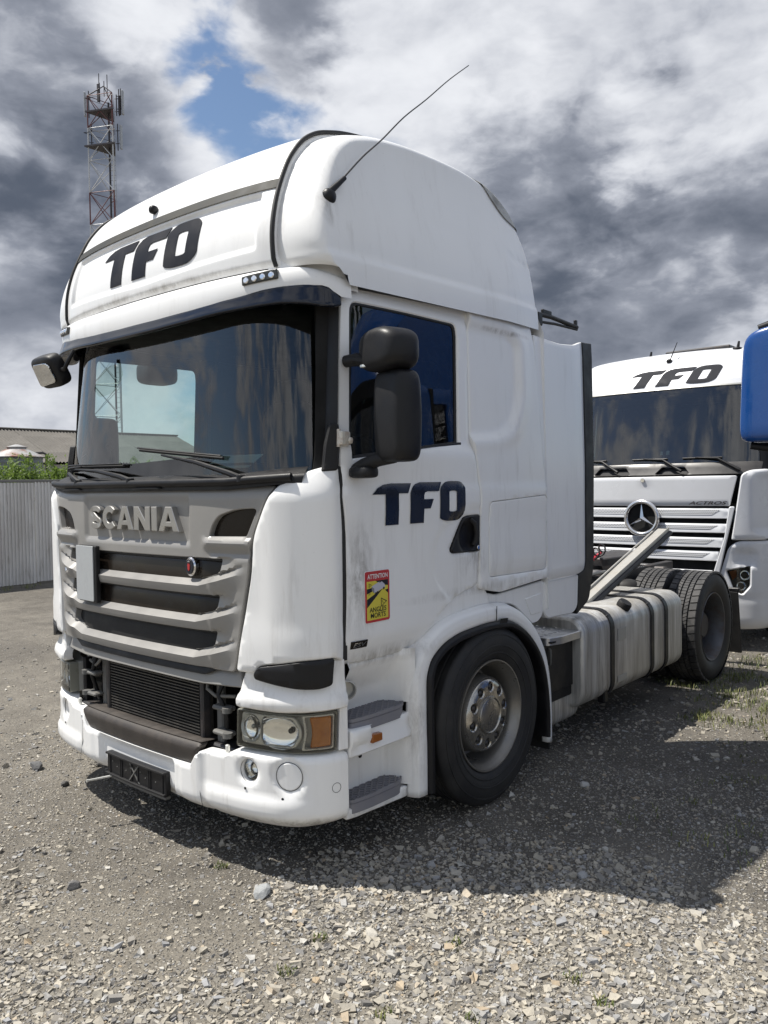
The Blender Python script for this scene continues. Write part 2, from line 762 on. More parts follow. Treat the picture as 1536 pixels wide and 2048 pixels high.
def paint_white():
    m, nt, b = nodes_of('white_paint')
    setp(b, Roughness=.38, Coat_Weight=.35, Coat_Roughness=.12)
    n1 = tex_noise(nt, 2.2, 7, .62, (1, 1, .35))
    n2 = tex_noise(nt, 16, 6, .65, (1, 1, .12))
    n3 = tex_noise(nt, 90, 3, .6)
    base = mixc(nt, mrange(nt, n1, .42, .72, 0, .12), (.85, .85, .84), (.60, .58, .54))
    streak = mul(nt, mrange(nt, n2, .52, .8, 0, .55), mrange(nt, n1, .42, .62, 0, 1))
    base = mixc(nt, streak, base, (.42, .40, .37))
    speck = mrange(nt, n3, .70, .76, 0, .35)
    base = mixc(nt, speck, base, (.45, .42, .38))
    # scuffs and grime patches at particular places on the body
    tc = nt.nodes.new('ShaderNodeTexCoord')
    n4 = tex_noise(nt, 9, 8, .7, (1, 1.2, .55), 'Object', .6)
    n5 = tex_noise(nt, 38, 6, .7, (1, 1, .25), 'Object', .3)
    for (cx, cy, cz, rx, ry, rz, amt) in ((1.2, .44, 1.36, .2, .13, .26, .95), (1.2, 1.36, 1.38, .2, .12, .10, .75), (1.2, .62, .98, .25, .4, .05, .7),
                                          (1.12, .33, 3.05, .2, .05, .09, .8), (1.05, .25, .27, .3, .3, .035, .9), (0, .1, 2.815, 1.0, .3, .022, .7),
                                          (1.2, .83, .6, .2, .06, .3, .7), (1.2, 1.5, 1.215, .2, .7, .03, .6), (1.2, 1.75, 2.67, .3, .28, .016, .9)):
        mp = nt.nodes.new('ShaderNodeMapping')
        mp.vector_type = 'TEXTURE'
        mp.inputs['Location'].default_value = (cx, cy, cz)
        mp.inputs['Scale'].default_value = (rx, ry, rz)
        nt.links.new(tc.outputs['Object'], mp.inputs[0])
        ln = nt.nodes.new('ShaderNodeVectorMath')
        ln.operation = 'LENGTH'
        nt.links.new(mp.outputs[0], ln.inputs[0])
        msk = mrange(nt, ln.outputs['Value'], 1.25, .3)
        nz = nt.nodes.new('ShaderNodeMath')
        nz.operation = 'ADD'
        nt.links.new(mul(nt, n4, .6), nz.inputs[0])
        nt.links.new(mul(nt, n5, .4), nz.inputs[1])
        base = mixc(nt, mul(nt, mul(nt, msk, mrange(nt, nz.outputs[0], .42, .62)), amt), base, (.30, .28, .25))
    nt.links.new(base, b.inputs['Base Color'])
    nt.links.new(mrange(nt, n1, .3, .7, .30, .5), b.inputs['Roughness'])
    return m


def thin_glass(name, tint=(.62, .72, .70), gloss=1.0, rough=.0, ior=1.5, dust=0.0):
    m = bpy.data.materials.new(name)
    m.use_nodes = True
    nt = m.node_tree
    nt.nodes.clear()
    out = nt.nodes.new('ShaderNodeOutputMaterial')
    tr = nt.nodes.new('ShaderNodeBsdfTransparent')
    tr.inputs[0].default_value = (*tint, 1)
    gl = nt.nodes.new('ShaderNodeBsdfGlossy')
    gl.inputs['Color'].default_value = (gloss, gloss, gloss, 1)
    gl.inputs['Roughness'].default_value = rough
    fr = nt.nodes.new('ShaderNodeFresnel')
    fr.inputs['IOR'].default_value = ior
    mx = nt.nodes.new('ShaderNodeMixShader')
    nt.links.new(fr.outputs[0], mx.inputs[0])
    nt.links.new(tr.outputs[0], mx.inputs[1])
    nt.links.new(gl.outputs[0], mx.inputs[2])
    last = mx.outputs[0]
    if dust:
        df = nt.nodes.new('ShaderNodeBsdfDiffuse')
        df.inputs[0].default_value = (.45, .43, .4, 1)
        n = tex_noise(nt, 3.5, 8, .65, (1, 1, .5))
        m2 = nt.nodes.new('ShaderNodeMixShader')
        nt.links.new(mrange(nt, n, .4, .75, dust * .3, dust), m2.inputs[0])
        nt.links.new(last, m2.inputs[1])
        nt.links.new(df.outputs[0], m2.inputs[2])
        last = m2.outputs[0]
    nt.links.new(last, out.inputs[0])
    return m


M = {}
M['white'] = paint_white()
M['grey'] = simple('grey_paint', (.255, .248, .236), .42, coat=.15, dirt=(.33, .315, .29), dirt_amt=.35, dirt_scale=5)
M['visor'] = simple('dark_gloss_visor', (.004, .006, .013), .08, dirt=(.012, .014, .02), dirt_amt=.3, dirt_scale=4, rvar=.05)
M['black'] = simple('black_plastic', (.0075, .0075, .009), .48, spec=.35, dirt=(.03, .029, .028), dirt_amt=.25, dirt_scale=9, bumpy=.15, bump_scale=160)
M['blackrough'] = simple('coarse_black_plastic', (.011, .011, .012), .62, spec=.35, dirt=(.045, .042, .038), dirt_amt=.4, dirt_scale=7, bumpy=.3, bump_scale=120)
M['rubber'] = simple('rubber', (.014, .014, .015), .66, dirt=(.06, .056, .05), dirt_amt=.5, dirt_scale=6, bumpy=.2, bump_scale=90)
M['rubber_worn'] = simple('worn_tread_rubber', (.035, .035, .036), .72, dirt=(.13, .125, .12), dirt_amt=.8, dirt_scale=12, bumpy=.3, bump_scale=70)
M['gloss_brown'] = simple('smoked_slot_cover', (.014, .0105, .008), .22, spec=.3, dirt=(.032, .028, .024), dirt_amt=.4, dirt_scale=5)
M['mesh_black'] = simple('slot_mesh', (.012, .012, .013), .6, bumpy=.6, bump_scale=220)
M['chrome'] = simple('chrome', (.72, .72, .73), .10, 1.0, rvar=.05)
M['letter'] = simple('brushed_letters', (.42, .41, .39), .32, .75, dirt=(.25, .24, .22), dirt_amt=.4)
M['alu'] = simple('aluminium', (.58, .58, .58), .38, .9, dirt=(.30, .28, .26), dirt_amt=.5, dirt_scale=8)
M['alu_pale'] = simple('pale_aluminium_rail', (.56, .54, .49), .42, .5, dirt=(.34, .31, .26), dirt_amt=.55, dirt_scale=6)
M['steel_dark'] = simple('dark_steel', (.045, .045, .048), .5, .4, dirt=(.12, .09, .07), dirt_amt=.55, dirt_scale=9, bumpy=.2)
M['wheel'] = simple('grey_steel_wheel', (.25, .24, .22), .34, .6, dirt=(.20, .17, .14), dirt_amt=.5, dirt_scale=10)
M['wheel_cover'] = simple('brushed_wheel_cover', (.46, .44, .40), .26, .9, dirt=(.16, .14, .12), dirt_amt=.5, dirt_scale=9)
M['rust_rim'] = simple('rusty_rim', (.12, .125, .135), .5, .4, dirt=(.11, .075, .05), dirt_amt=1.0, dirt_scale=9, bumpy=.3)
M['step'] = simple('grey_step_plastic', (.20, .20, .225), .5, dirt=(.26, .25, .24), dirt_amt=.4, dirt_scale=12, bumpy=.1)
M['navy'] = simple('navy_film', (.011, .013, .022), .28)
M['navy_roof'] = simple('worn_navy_film', (.013, .015, .022), .6, spec=.12, dirt=(.07, .07, .075), dirt_amt=.5, dirt_scale=5)
M['white_film'] = simple('white_film', (.78, .78, .78), .4)
M['red_film'] = simple('red_film', (.45, .035, .035), .4)
M['yellow_film'] = simple('yellow_film', (.62, .53, .06), .4)
M['black_film'] = simple('black_film', (.008, .008, .012), .4)
M['grey_film'] = simple('grey_film', (.48, .48, .55), .4)
M['amber'] = simple('amber_lens', (.62, .20, .015), .12, spec=.6, dirt=(.40, .10, .01), dirt_amt=.6, dirt_scale=30)
M['amber_dark'] = simple('dark_amber_lens', (.28, .085, .012), .2)
M['lens_grey'] = simple('grey_reflector', (.38, .38, .36), .35, .3)
M['lens_dark'] = simple('smoked_lens', (.045, .045, .04), .25)
M['bezel'] = simple('silver_bezel', (.72, .72, .68), .28, .35)
M['lamp_silver'] = simple('lamp_silver', (.92, .93, .95), .12, 1.0, rvar=.04)
M['lamp_grey'] = simple('lamp_housing_grey', (.46, .46, .43), .4, .2)
M['lamp_olive'] = simple('lamp_frame', (.20, .20, .17), .35)
M['brownblack'] = simple('faded_black_plastic', (.040, .034, .030), .6, dirt=(.085, .07, .058), dirt_amt=.6, dirt_scale=5, stretch=(3, 1, 1), bumpy=.2, bump_scale=120)
M['seal'] = simple('black_seal', (.012, .012, .012), .6)
M['gap'] = simple('dark_gap', (.006, .006, .006), .9)
M['interior'] = simple('interior_trim', (.014, .015, .017), .8)
M['dash'] = simple('dashboard_plastic', (.07, .078, .078), .65, bumpy=.2, bump_scale=200)
M['seat'] = simple('seat_fabric', (.05, .05, .055), .9)
M['glass'] = thin_glass('windscreen_glass', (.60, .74, .72), ior=1.78, dust=.006)
M['side_glass'] = thin_glass('tinted_side_glass', (.30, .34, .34), ior=1.7, dust=.012)
M['far_glass'] = thin_glass('far_side_glass', (.86, .93, .92))
M['clear_lens'] = thin_glass('headlamp_lens', (.93, .93, .89), dust=.03)
M['mirror'] = simple('mirror_glass', (.75, .76, .76), .02, 1.0, rvar=.01)
M['plate'] = simple('bare_plate', (.44, .46, .47), .5, .2, dirt=(.3, .3, .3), dirt_amt=.3, dirt_scale=20)
M['hose'] = simple('hose_plastic', (.12, .12, .115), .6, dirt=(.25, .23, .2), dirt_amt=.5)
M['radiator'] = simple('radiator_fins', (.075, .072, .068), .5, .5, dirt=(.16, .14, .12), dirt_amt=.6, dirt_scale=14)
M['blue'] = simple('blue_paint', (.006, .058, .235), .25, coat=.5, dirt=(.02, .09, .28), dirt_amt=.3)
M['mercwhite'] = simple('silver_white_paint', (.70, .71, .73), .33, coat=.4, dirt=(.58, .58, .58), dirt_amt=.4, dirt_scale=3)
M['mercgrey'] = simple('dark_grey_cowl', (.055, .052, .05), .4, dirt=(.09, .085, .08), dirt_amt=.5)
M['paper'] = simple('paper', (.75, .78, .74), .8)
M['red_hose'] = simple('red_air_hose', (.5, .03, .05), .45)
M['hinge'] = simple('cream_hinge', (.66, .63, .56), .5, dirt=(.28, .13, .05), dirt_amt=.7, dirt_scale=30)


def tank_mat():
    m, nt, b = nodes_of('weathered_aluminium_tank')
    setp(b, Metallic=.45, Roughness=.42)
    n1 = tex_noise(nt, 5, 8, .65, (1, 1.6, .18))
    n2 = tex_noise(nt, 1.6, 5, .6)
    n3 = tex_noise(nt, 30, 5, .6, (1, 2, .1))
    base = mixc(nt, mrange(nt, n1, .38, .68, 0, .85), (.64, .63, .60), (.30, .27, .22))
    base = mixc(nt, mul(nt, mrange(nt, n3, .45, .75), mrange(nt, n2, .4, .65, .25, 1.0)), base, (.10, .088, .070))
    nt.links.new(base, b.inputs['Base Color'])
    nt.links.new(mrange(nt, n1, .3, .7, .34, .6), b.inputs['Roughness'])
    bump(nt, b, n3, .12, .004)
    return m


M['tank'] = tank_mat()

# ================================================================ ground
def vnoise(x, y, seed=0, octaves=4, base=1.0):
    r = np.random.default_rng(seed)
    tab = r.random((256, 256))
    out = np.zeros_like(x)
    amp, fr, tot = 1.0, base, 0
    for _ in range(octaves):
        xs, ys = x * fr + 37.2, y * fr + 11.7
        xi, yi = np.floor(xs).astype(int), np.floor(ys).astype(int)
        fx, fy = xs - xi, ys - yi
        fx, fy = fx * fx * (3 - 2 * fx), fy * fy * (3 - 2 * fy)
        g = lambda a, b: tab[a % 256, b % 256]
        out += amp * ((g(xi, yi) * (1 - fx) + g(xi + 1, yi) * fx) * (1 - fy) +
                      (g(xi, yi + 1) * (1 - fx) + g(xi + 1, yi + 1) * fx) * fy)
        tot += amp
        amp *= .5
        fr *= 2.07
    return out / tot


def ground_h(x, y):
    n = .022 * (vnoise(x, y, 3, 4, .8) - .5) + .012 * (vnoise(x, y, 5, 3, 6.0) - .5)
    return n - .004


def ground_mat():
    m, nt, b = nodes_of('gravel_yard')
    L = nt.links.new
    tc = nt.nodes.new('ShaderNodeTexCoord')

    def vor(scale, feat='F1', rnd=1.0):
        v = nt.nodes.new('ShaderNodeTexVoronoi')
        v.feature = feat
        v.inputs['Scale'].default_value = scale
        v.inputs['Randomness'].default_value = rnd
        L(tc.outputs['Object'], v.inputs['Vector'])
        return v
    big = tex_noise(nt, .55, 6, .6, None, 'Object', .8)
    mid = tex_noise(nt, 4.0, 8, .7)
    fin = tex_noise(nt, 60, 6, .7)
    v1 = vor(52)
    v2 = vor(120)
    dirt = mixc(nt, mrange(nt, mid, .3, .7), (.092, .083, .070), (.172, .157, .134))
    dust = mixc(nt, mrange(nt, mid, .35, .7), (.175, .159, .133), (.28, .256, .215))
    base = mixc(nt, mrange(nt, big, .42, .62, .08, .9), dirt, dust)
    # pale crushed stone spread over the near part of the yard
    sx = nt.nodes.new('ShaderNodeSeparateXYZ')
    L(tc.outputs['Object'], sx.inputs[0])
    def mm_(op, a, b_):
        n = nt.nodes.new('ShaderNodeMath')
        n.operation = op
        for i, v in enumerate((a, b_)):
            if isinstance(v, (int, float)):
                n.inputs[i].default_value = v
            else:
                L(v, n.inputs[i])
        return n.outputs[0]
    edge = mm_('ADD', mm_('MULTIPLY', sx.outputs[0], -.54), mm_('MULTIPLY', sx.outputs[1], .84))
    edge = mm_('ADD', edge, mm_('MULTIPLY', mid, -1.2))
    patch = mrange(nt, edge, -1.05, -1.55)
    base = mixc(nt, mul(nt, patch, .8), base, mixc(nt, mrange(nt, fin, .3, .7), (.17, .153, .124), (.31, .284, .238)))
    # embedded chippings
    sep = nt.nodes.new('ShaderNodeSeparateColor')
    L(v1.outputs['Color'], sep.inputs[0])
    pick1 = mrange(nt, sep.outputs[0], .48, .52)
    core1 = mrange(nt, v1.outputs['Distance'], .42, .30)
    stone1 = mixc(nt, sep.outputs[1], (.16, .15, .135), (.43, .405, .355))
    base = mixc(nt, mul(nt, mul(nt, pick1, core1), .9), base, stone1)
    sep2 = nt.nodes.new('ShaderNodeSeparateColor')
    L(v2.outputs['Color'], sep2.inputs[0])
    pick2 = mrange(nt, sep2.outputs[0], .5, .56)
    core2 = mrange(nt, v2.outputs['Distance'], .45, .3)
    stone2 = mixc(nt, sep2.outputs[1], (.12, .11, .10), (.36, .34, .30))
    base = mixc(nt, mul(nt, mul(nt, pick2, core2), .8), base, stone2)
    base = mixc(nt, mrange(nt, fin, .3, .7, .35, 0), base, (.05, .045, .04))
    L(base, b.inputs['Base Color'])
    setp(b, Roughness=.9)
    b.inputs['Specular IOR Level'].default_value = .25
    h = nt.nodes.new('ShaderNodeMath')
    h.operation = 'ADD'
    L(mul(nt, pick1, core1), h.inputs[0])
    L(mul(nt, mul(nt, pick2, core2), .5), h.inputs[1])
    h2 = nt.nodes.new('ShaderNodeMath')
    h2.operation = 'ADD'
    L(h.outputs[0], h2.inputs[0])
    L(mul(nt, fin, .8), h2.inputs[1])
    bump(nt, b, h2.outputs[0], .9, .012)
    return m


def axis_lines(lo, hi, step, far):
    a = list(np.arange(lo, hi + step * .5, step))
    d, s = step, 0
    x = hi
    while x < far:
        d *= 1.35
        x += d
        a.append(x)
    d = step
    x = lo
    while x > -far:
        d *= 1.35
        x -= d
        a.insert(0, x)
    return np.array(a)


def build_ground():
    xs = axis_lines(-4, 5, .055, 900)
    ys = axis_lines(-2, 7, .055, 900)
    X, Y = np.meshgrid(xs, ys, indexing='ij')
    fade = np.clip(1 - np.maximum(abs(X) - 15, 0) / 10, 0, 1) * np.clip(1 - np.maximum(abs(Y) - 18, 0) / 10, 0, 1)
    Z = ground_h(X, Y) * fade
    nx, ny = len(xs), len(ys)
    co = np.stack([X, Y, Z], -1).reshape(-1, 3).astype(np.float32)
    i, j = np.meshgrid(np.arange(nx - 1), np.arange(ny - 1), indexing='ij')
    q = np.stack([i * ny + j, (i + 1) * ny + j, (i + 1) * ny + j + 1, i * ny + j + 1], -1).reshape(-1, 4)
    me = fast_mesh('ground', co, q)
    o = obj_from('ground', me, ground_mat(), None, 0)
    me.polygons.foreach_set('use_smooth', [True] * len(me.polygons))
    o['kind'] = 'structure'
    return o


def fast_mesh(name, co, faces):
    me = bpy.data.meshes.new(name)
    k = faces.shape[1]
    me.vertices.add(len(co))
    me.vertices.foreach_set('co', co.astype(np.float32).ravel())
    me.loops.add(faces.size)
    me.loops.foreach_set('vertex_index', faces.astype(np.int32).ravel())
    me.polygons.add(len(faces))
    me.polygons.foreach_set('loop_start', np.arange(0, faces.size, k, dtype=np.int32))
    me.update(calc_edges=True)
    return me


def stone_mat():
    m, nt, b = nodes_of('crushed_stone')
    g = nt.nodes.new('ShaderNodeNewGeometry')
    ramp = nt.nodes.new('ShaderNodeValToRGB')
    cr = ramp.color_ramp
    cols = [(0, (.13, .125, .12)), (.14, (.24, .23, .215)), (.35, (.315, .288, .24)), (.55, (.40, .368, .305)),
            (.72, (.49, .445, .36)), (.84, (.30, .305, .315)), (.93, (.54, .52, .47)), (1.0, (.40, .31, .20))]
    cr.elements[0].position, cr.elements[0].color = cols[0][0], (*cols[0][1], 1)
    cr.elements[1].position, cr.elements[1].color = cols[-1][0], (*cols[-1][1], 1)
    for p, c in cols[1:-1]:
        e = cr.elements.new(p)
        e.color = (*c, 1)
    nt.links.new(g.outputs['Random Per Island'], ramp.inputs[0])
    n = tex_noise(nt, 70, 6, .65)
    nt.links.new(mixc(nt, mrange(nt, n, .3, .75, 0, .45), ramp.outputs[0], (.17, .16, .145)), b.inputs['Base Color'])
    setp(b, Roughness=.85)
    b.inputs['Specular IOR Level'].default_value = .3
    bump(nt, b, n, .5, .004)
    return m


def ico():
    bm = bmesh.new()
    bmesh.ops.create_icosphere(bm, subdivisions=1, radius=1.0)
    v = np.array([p.co[:] for p in bm.verts])
    bm.verts.index_update()
    f = np.array([[q.index for q in p.verts] for p in bm.faces])
    bm.free()
    return v, f


def rock_mesh(seed, r):
    rg = np.random.default_rng(seed)
    bm = bmesh.new()
    bmesh.ops.create_icosphere(bm, subdivisions=2, radius=1.0)
    for p in bm.verts:
        d = np.array(p.co[:])
        k = 1.0
        for _ in range(5):
            n = rg.normal(size=3)
        p.co = Vector(d)
    # chop with random planes for a broken stone look
    for _ in range(11):
        n = rg.normal(size=3)
        n /= np.linalg.norm(n)
        h = rg.uniform(.55, .9)
        for p in bm.verts:
            t = float(np.dot(p.co[:], n))
            if t > h:
                p.co -= Vector(n) * (t - h)
    sc = np.array([rg.uniform(.8, 1.25), rg.uniform(.7, 1.0), rg.uniform(.5, .75)]) * r
    for p in bm.verts:
        p.co = Vector(np.array(p.co[:]) * sc)
    me = bpy.data.meshes.new('stone')
    bm.to_mesh(me)
    bm.free()
    return me


def build_gravel(mat):
    rg = np.random.default_rng(21)
    # crushed stone: jittered eight-cornered lumps with flat broken faces
    iv = np.array([(x, y, z) for x in (-1, 1) for y in (-1, 1) for z in (-1, 1)], float) * .72
    fi = np.array([(0, 1, 3), (0, 3, 2), (4, 6, 7), (4, 7, 5), (0, 4, 5), (0, 5, 1), (2, 3, 7), (2, 7, 6), (0, 2, 6), (0, 6, 4), (1, 5, 7), (1, 7, 3)])
    variants = []
    for k in range(40):
        v = iv + rg.normal(0, .24, (8, 3))
        v *= np.array([rg.uniform(.95, 1.5), rg.uniform(.7, 1.05), rg.uniform(.45, .85)])
        variants.append(v)
    variants = np.array(variants)
    cx, cy = CAM_POS.x, CAM_POS.y
    P, R = [], []

    def scatter(n, r0, r1, a0, a1, size, keep):
        rr = np.sqrt(rg.uniform(r0 * r0, r1 * r1, n))
        an = rg.uniform(a0, a1, n)
        th = YAW + an
        x = cx - np.sin(th) * rr
        y = cy + np.cos(th) * rr
        k = keep(x, y, rr)
        m = rg.random(n) < k
        P.append(np.stack([x[m], y[m]], 1))
        R.append(size(m.sum()))
    A = math.radians(44)

    def gpatch(x, y, r):
        n = vnoise(x, y, 9, 4, 1.3)
        return np.clip((3.9 + (n - .5) * 2.2 - r) / .7, 0, 1)
    scatter(80000, 1.7, 4.8, -A, A, lambda n: np.clip(rg.lognormal(math.log(.0086), .46, n), .004, .028),
            lambda x, y, r: gpatch(x, y, r) * .95 + .05)
    scatter(60000, 2.0, 6.6, -A, A, lambda n: np.clip(rg.lognormal(math.log(.0055), .4, n), .0028, .016),
            lambda x, y, r: .30 + .6 * np.clip((vnoise(x, y, 12, 4, 1.0) - .42) * 5, 0, 1))
    scatter(2600, 2.4, 7.5, -A, A, lambda n: np.clip(rg.lognormal(math.log(.014), .35, n), .008, .034),
            lambda x, y, r: .2 + .8 * np.clip((vnoise(x, y, 14, 4, .9) - .45) * 5, 0, 1))
    scatter(16000, 5.5, 11, -A, A, lambda n: np.clip(rg.lognormal(math.log(.011), .4, n), .006, .03),
            lambda x, y, r: np.where(x > -.5, .75, .28))
    scatter(52000, 1.8, 5.2, -A, A, lambda n: np.clip(rg.lognormal(math.log(.0040), .35, n), .0022, .008),
            lambda x, y, r: .55 + .4 * np.clip((vnoise(x, y, 15, 4, 1.4) - .4) * 4, 0, 1))
    P = np.concatenate(P)
    R = np.concatenate(R) * .76
    n = len(P)
    k = rg.integers(0, len(variants), n)
    v = variants[k]
    a = rg.uniform(0, 2 * math.pi, n)
    t = rg.normal(0, .5, n)
    ca, sa, ct, st = np.cos(a), np.sin(a), np.cos(t), np.sin(t)
    y1 = v[:, :, 1] * ct[:, None] - v[:, :, 2] * st[:, None]
    z1 = v[:, :, 1] * st[:, None] + v[:, :, 2] * ct[:, None]
    x1 = v[:, :, 0]
    x2 = x1 * ca[:, None] - y1 * sa[:, None]
    y2 = x1 * sa[:, None] + y1 * ca[:, None]
    h = ground_h(P[:, 0], P[:, 1]) + R * rg.uniform(-.12, .32, n)
    co = np.stack([x2 * R[:, None] + P[:, :1], y2 * R[:, None] + P[:, 1:2], z1 * R[:, None] + h[:, None]], -1)
    faces = (fi[None] + (np.arange(n) * 8)[:, None, None]).reshape(-1, 3)
    me = fast_mesh('gravel', co.reshape(-1, 3), faces)
    me.polygons.foreach_set('use_smooth', [False] * len(me.polygons))
    o = obj_from('gravel', me, mat, None, 0)
    tag(o, 'loose pale crushed stone scattered over the yard in the foreground', 'gravel', kind='stuff')


def build_rocks(mat):
    spots = [((-1.376, .116), .052, 'dark fist-sized stone on the bare ground left of the front bumper', (.10, .10, .10)),
             ((-1.088, .417), .034, 'flat dark stone lying just beyond the corner of the bumper', (.09, .085, .08)),
             ((-.941, .085), .034, 'small dark stone at the tip of the bumper shadow', (.085, .08, .075)),
             ((.30, -.52), .035, 'dark angular stone near the left edge of the foreground', (.15, .145, .14)),
             ((1.02, -.02), .055, 'flat pale slab of stone lying ahead of the truck shadow edge', (.30, .31, .31)),
             ((1.60, .05), .036, 'largest pale stone on the gravel below the truck shadow', (.50, .47, .41)),
             ((2.02, 1.02), .032, 'grey stone resting alone inside the truck shadow', (.33, .33, .33)),
             ((1.52, 2.02), .034, 'pale stone on the shaded ground right of the front wheel', (.42, .41, .39))]
    for i, ((x, y), r, lab, col) in enumerate(spots):
        me = rock_mesh(40 + i, r)
        mm = simple('stone_%d' % i, col, .85, dirt=tuple(c * .5 for c in col), dirt_amt=.6, dirt_scale=40, bumpy=.5, bump_scale=120)
        me.polygons.foreach_set('use_smooth', [False] * len(me.polygons))
        o = obj_from('stone', me, mm, None, 0)
        o.location = (x, y, float(ground_h(np.array([x]), np.array([y]))[0]) + r * .3)
        o.rotation_euler = (0, 0, i * 1.3)
        tag(o, lab, 'stone', 'larger stones on the yard')


def blades_mesh(name, spots, mat, rg):
    co, fs = [], []
    for (x, y, rad, n, h) in spots:
        for _ in range(n):
            a, rr = rg.uniform(0, 6.28), rad * math.sqrt(rg.random())
            bx, by = x + rr * math.cos(a), y + rr * math.sin(a)
            d, l = rg.uniform(0, 6.28), h * rg.uniform(.5, 1.2)
            w = .0022 + .0016 * rg.random()
            lean = rg.uniform(.15, .75) * l
            dx, dy = math.cos(d), math.sin(d)
            b0 = len(co)
            for t, ww in ((0, 1), (.5, .8), (1, .1)):
                px, py, pz = bx + dx * lean * t * t, by + dy * lean * t * t, l * t * (1 - .25 * t)
                co += [(px - dy * w * ww, py + dx * w * ww, pz), (px + dy * w * ww, py - dx * w * ww, pz)]
            fs += [(b0, b0 + 1, b0 + 3, b0 + 2), (b0 + 2, b0 + 3, b0 + 5, b0 + 4)]
    me = fast_mesh(name, np.array(co), np.array(fs))
    return me


def build_grass():
    rg = np.random.default_rng(5)
    m, nt, b = nodes_of('grass_blades')
    g = nt.nodes.new('ShaderNodeNewGeometry')
    nt.links.new(mixc(nt, g.outputs['Random Per Island'], (.05, .085, .018), (.22, .22, .07)), b.inputs['Base Color'])
    setp(b, Roughness=.6)
    b.inputs['Transmission Weight'].default_value = 0
    sp = []
    for _ in range(46):
        sp.append((rg.uniform(.9, 2.0), rg.uniform(4.3, 5.4), .12, 28, .055))
    for _ in range(70):
        sp.append((rg.uniform(1.3, 2.4), rg.uniform(5.4, 8.5), .2, 30, .07))
    for _ in range(24):
        sp.append((rg.uniform(1.5, 2.3), rg.uniform(3.6, 4.3), .10, 26, .05))
    for _ in range(30):
        sp.append((rg.uniform(1.9, 2.7), rg.uniform(1.6, 3.4), .09, 10, .035))
    for (x, y) in ((.66, .03), (1.46, -.1), (1.52, -.33), (1.95, -.28), (2.2, -.1), (1.9, .2), (2.35, .3), (2.5, .25)):
        sp.append((x, y, .035, 30, .028))
    for _ in range(60):
        sp.append((-11.2 + rg.uniform(-.25, .3), rg.uniform(-2, 12), .12, 16, .10))
    me = blades_mesh('grass', sp, None, rg)
    o = obj_from('grass', me, m, None, 0)
    tag(o, 'thin tufts of green and straw-coloured grass growing through the gravel', 'grass', kind='stuff')


# ================================================================ fence, shed, tank, bushes, mast
def build_fence():
    root = empty('metal_fence', (-11.55, 4, 0), 'tall grey ribbed sheet metal fence along the left side of the yard', 'fence')
    m, nt, b = nodes_of('galvanised_fence_sheet')
    n1 = tex_noise(nt, 2.2, 7, .6, (1, 1, .3))
    n2 = tex_noise(nt, 14, 6, .65, (1, 1, .15))
    base = mixc(nt, mrange(nt, n1, .35, .7), (.74, .73, .72), (.56, .54, .52))
    base = mixc(nt, mrange(nt, n2, .55, .8, 0, .75), base, (.17, .13, .10))
    oi = nt.nodes.new('ShaderNodeObjectInfo')
    base = mixc(nt, mrange(nt, oi.outputs['Random'], 0, 1, 0, .32), base, (.22, .215, .21))
    nt.links.new(base, b.inputs['Base Color'])
    setp(b, Roughness=.55, Metallic=.25)
    pitch, ribs = .066, 15
    W_ = pitch * ribs
    ys, xs = [], []
    for k in range(ribs):
        for t, d in ((0, 0), (.14, .022), (.42, .022), (.56, 0)):
            ys.append((k + t) * pitch)
            xs.append(d)
    ys.append(W_)
    xs.append(0)
    zs = [.03, 1.0, 1.97]
    v = [(x, y, z) for z in zs for x, y in zip(xs, ys)]
    n = len(ys)
    f = [(r * n + i, r * n + i + 1, (r + 1) * n + i + 1, (r + 1) * n + i) for r in range(2) for i in range(n - 1)]
    me = bpy.data.meshes.new('fence_sheet')
    me.from_pydata(v, [], f)
    me.materials.append(m)
    rg = random.Random(3)
    for k in range(-7, 14):
        o = bpy.data.objects.new('fence_sheet', me)
        COL.objects.link(o)
        o.parent = root
        o.location = (rg.uniform(-.008, .008), k * (W_ + .004), rg.uniform(-.015, .015))
    box('top_rail', (-.005, 3, 1.99), (.06, 22, .05), simple('fence_rail', (.17, .165, .16), .6, .2), root, .006)
    for k in range(-3, 7):
        box('post', (-.06, k * 2.2, 1.0), (.06, .06, 2.0), M['steel_dark'], root, .004)


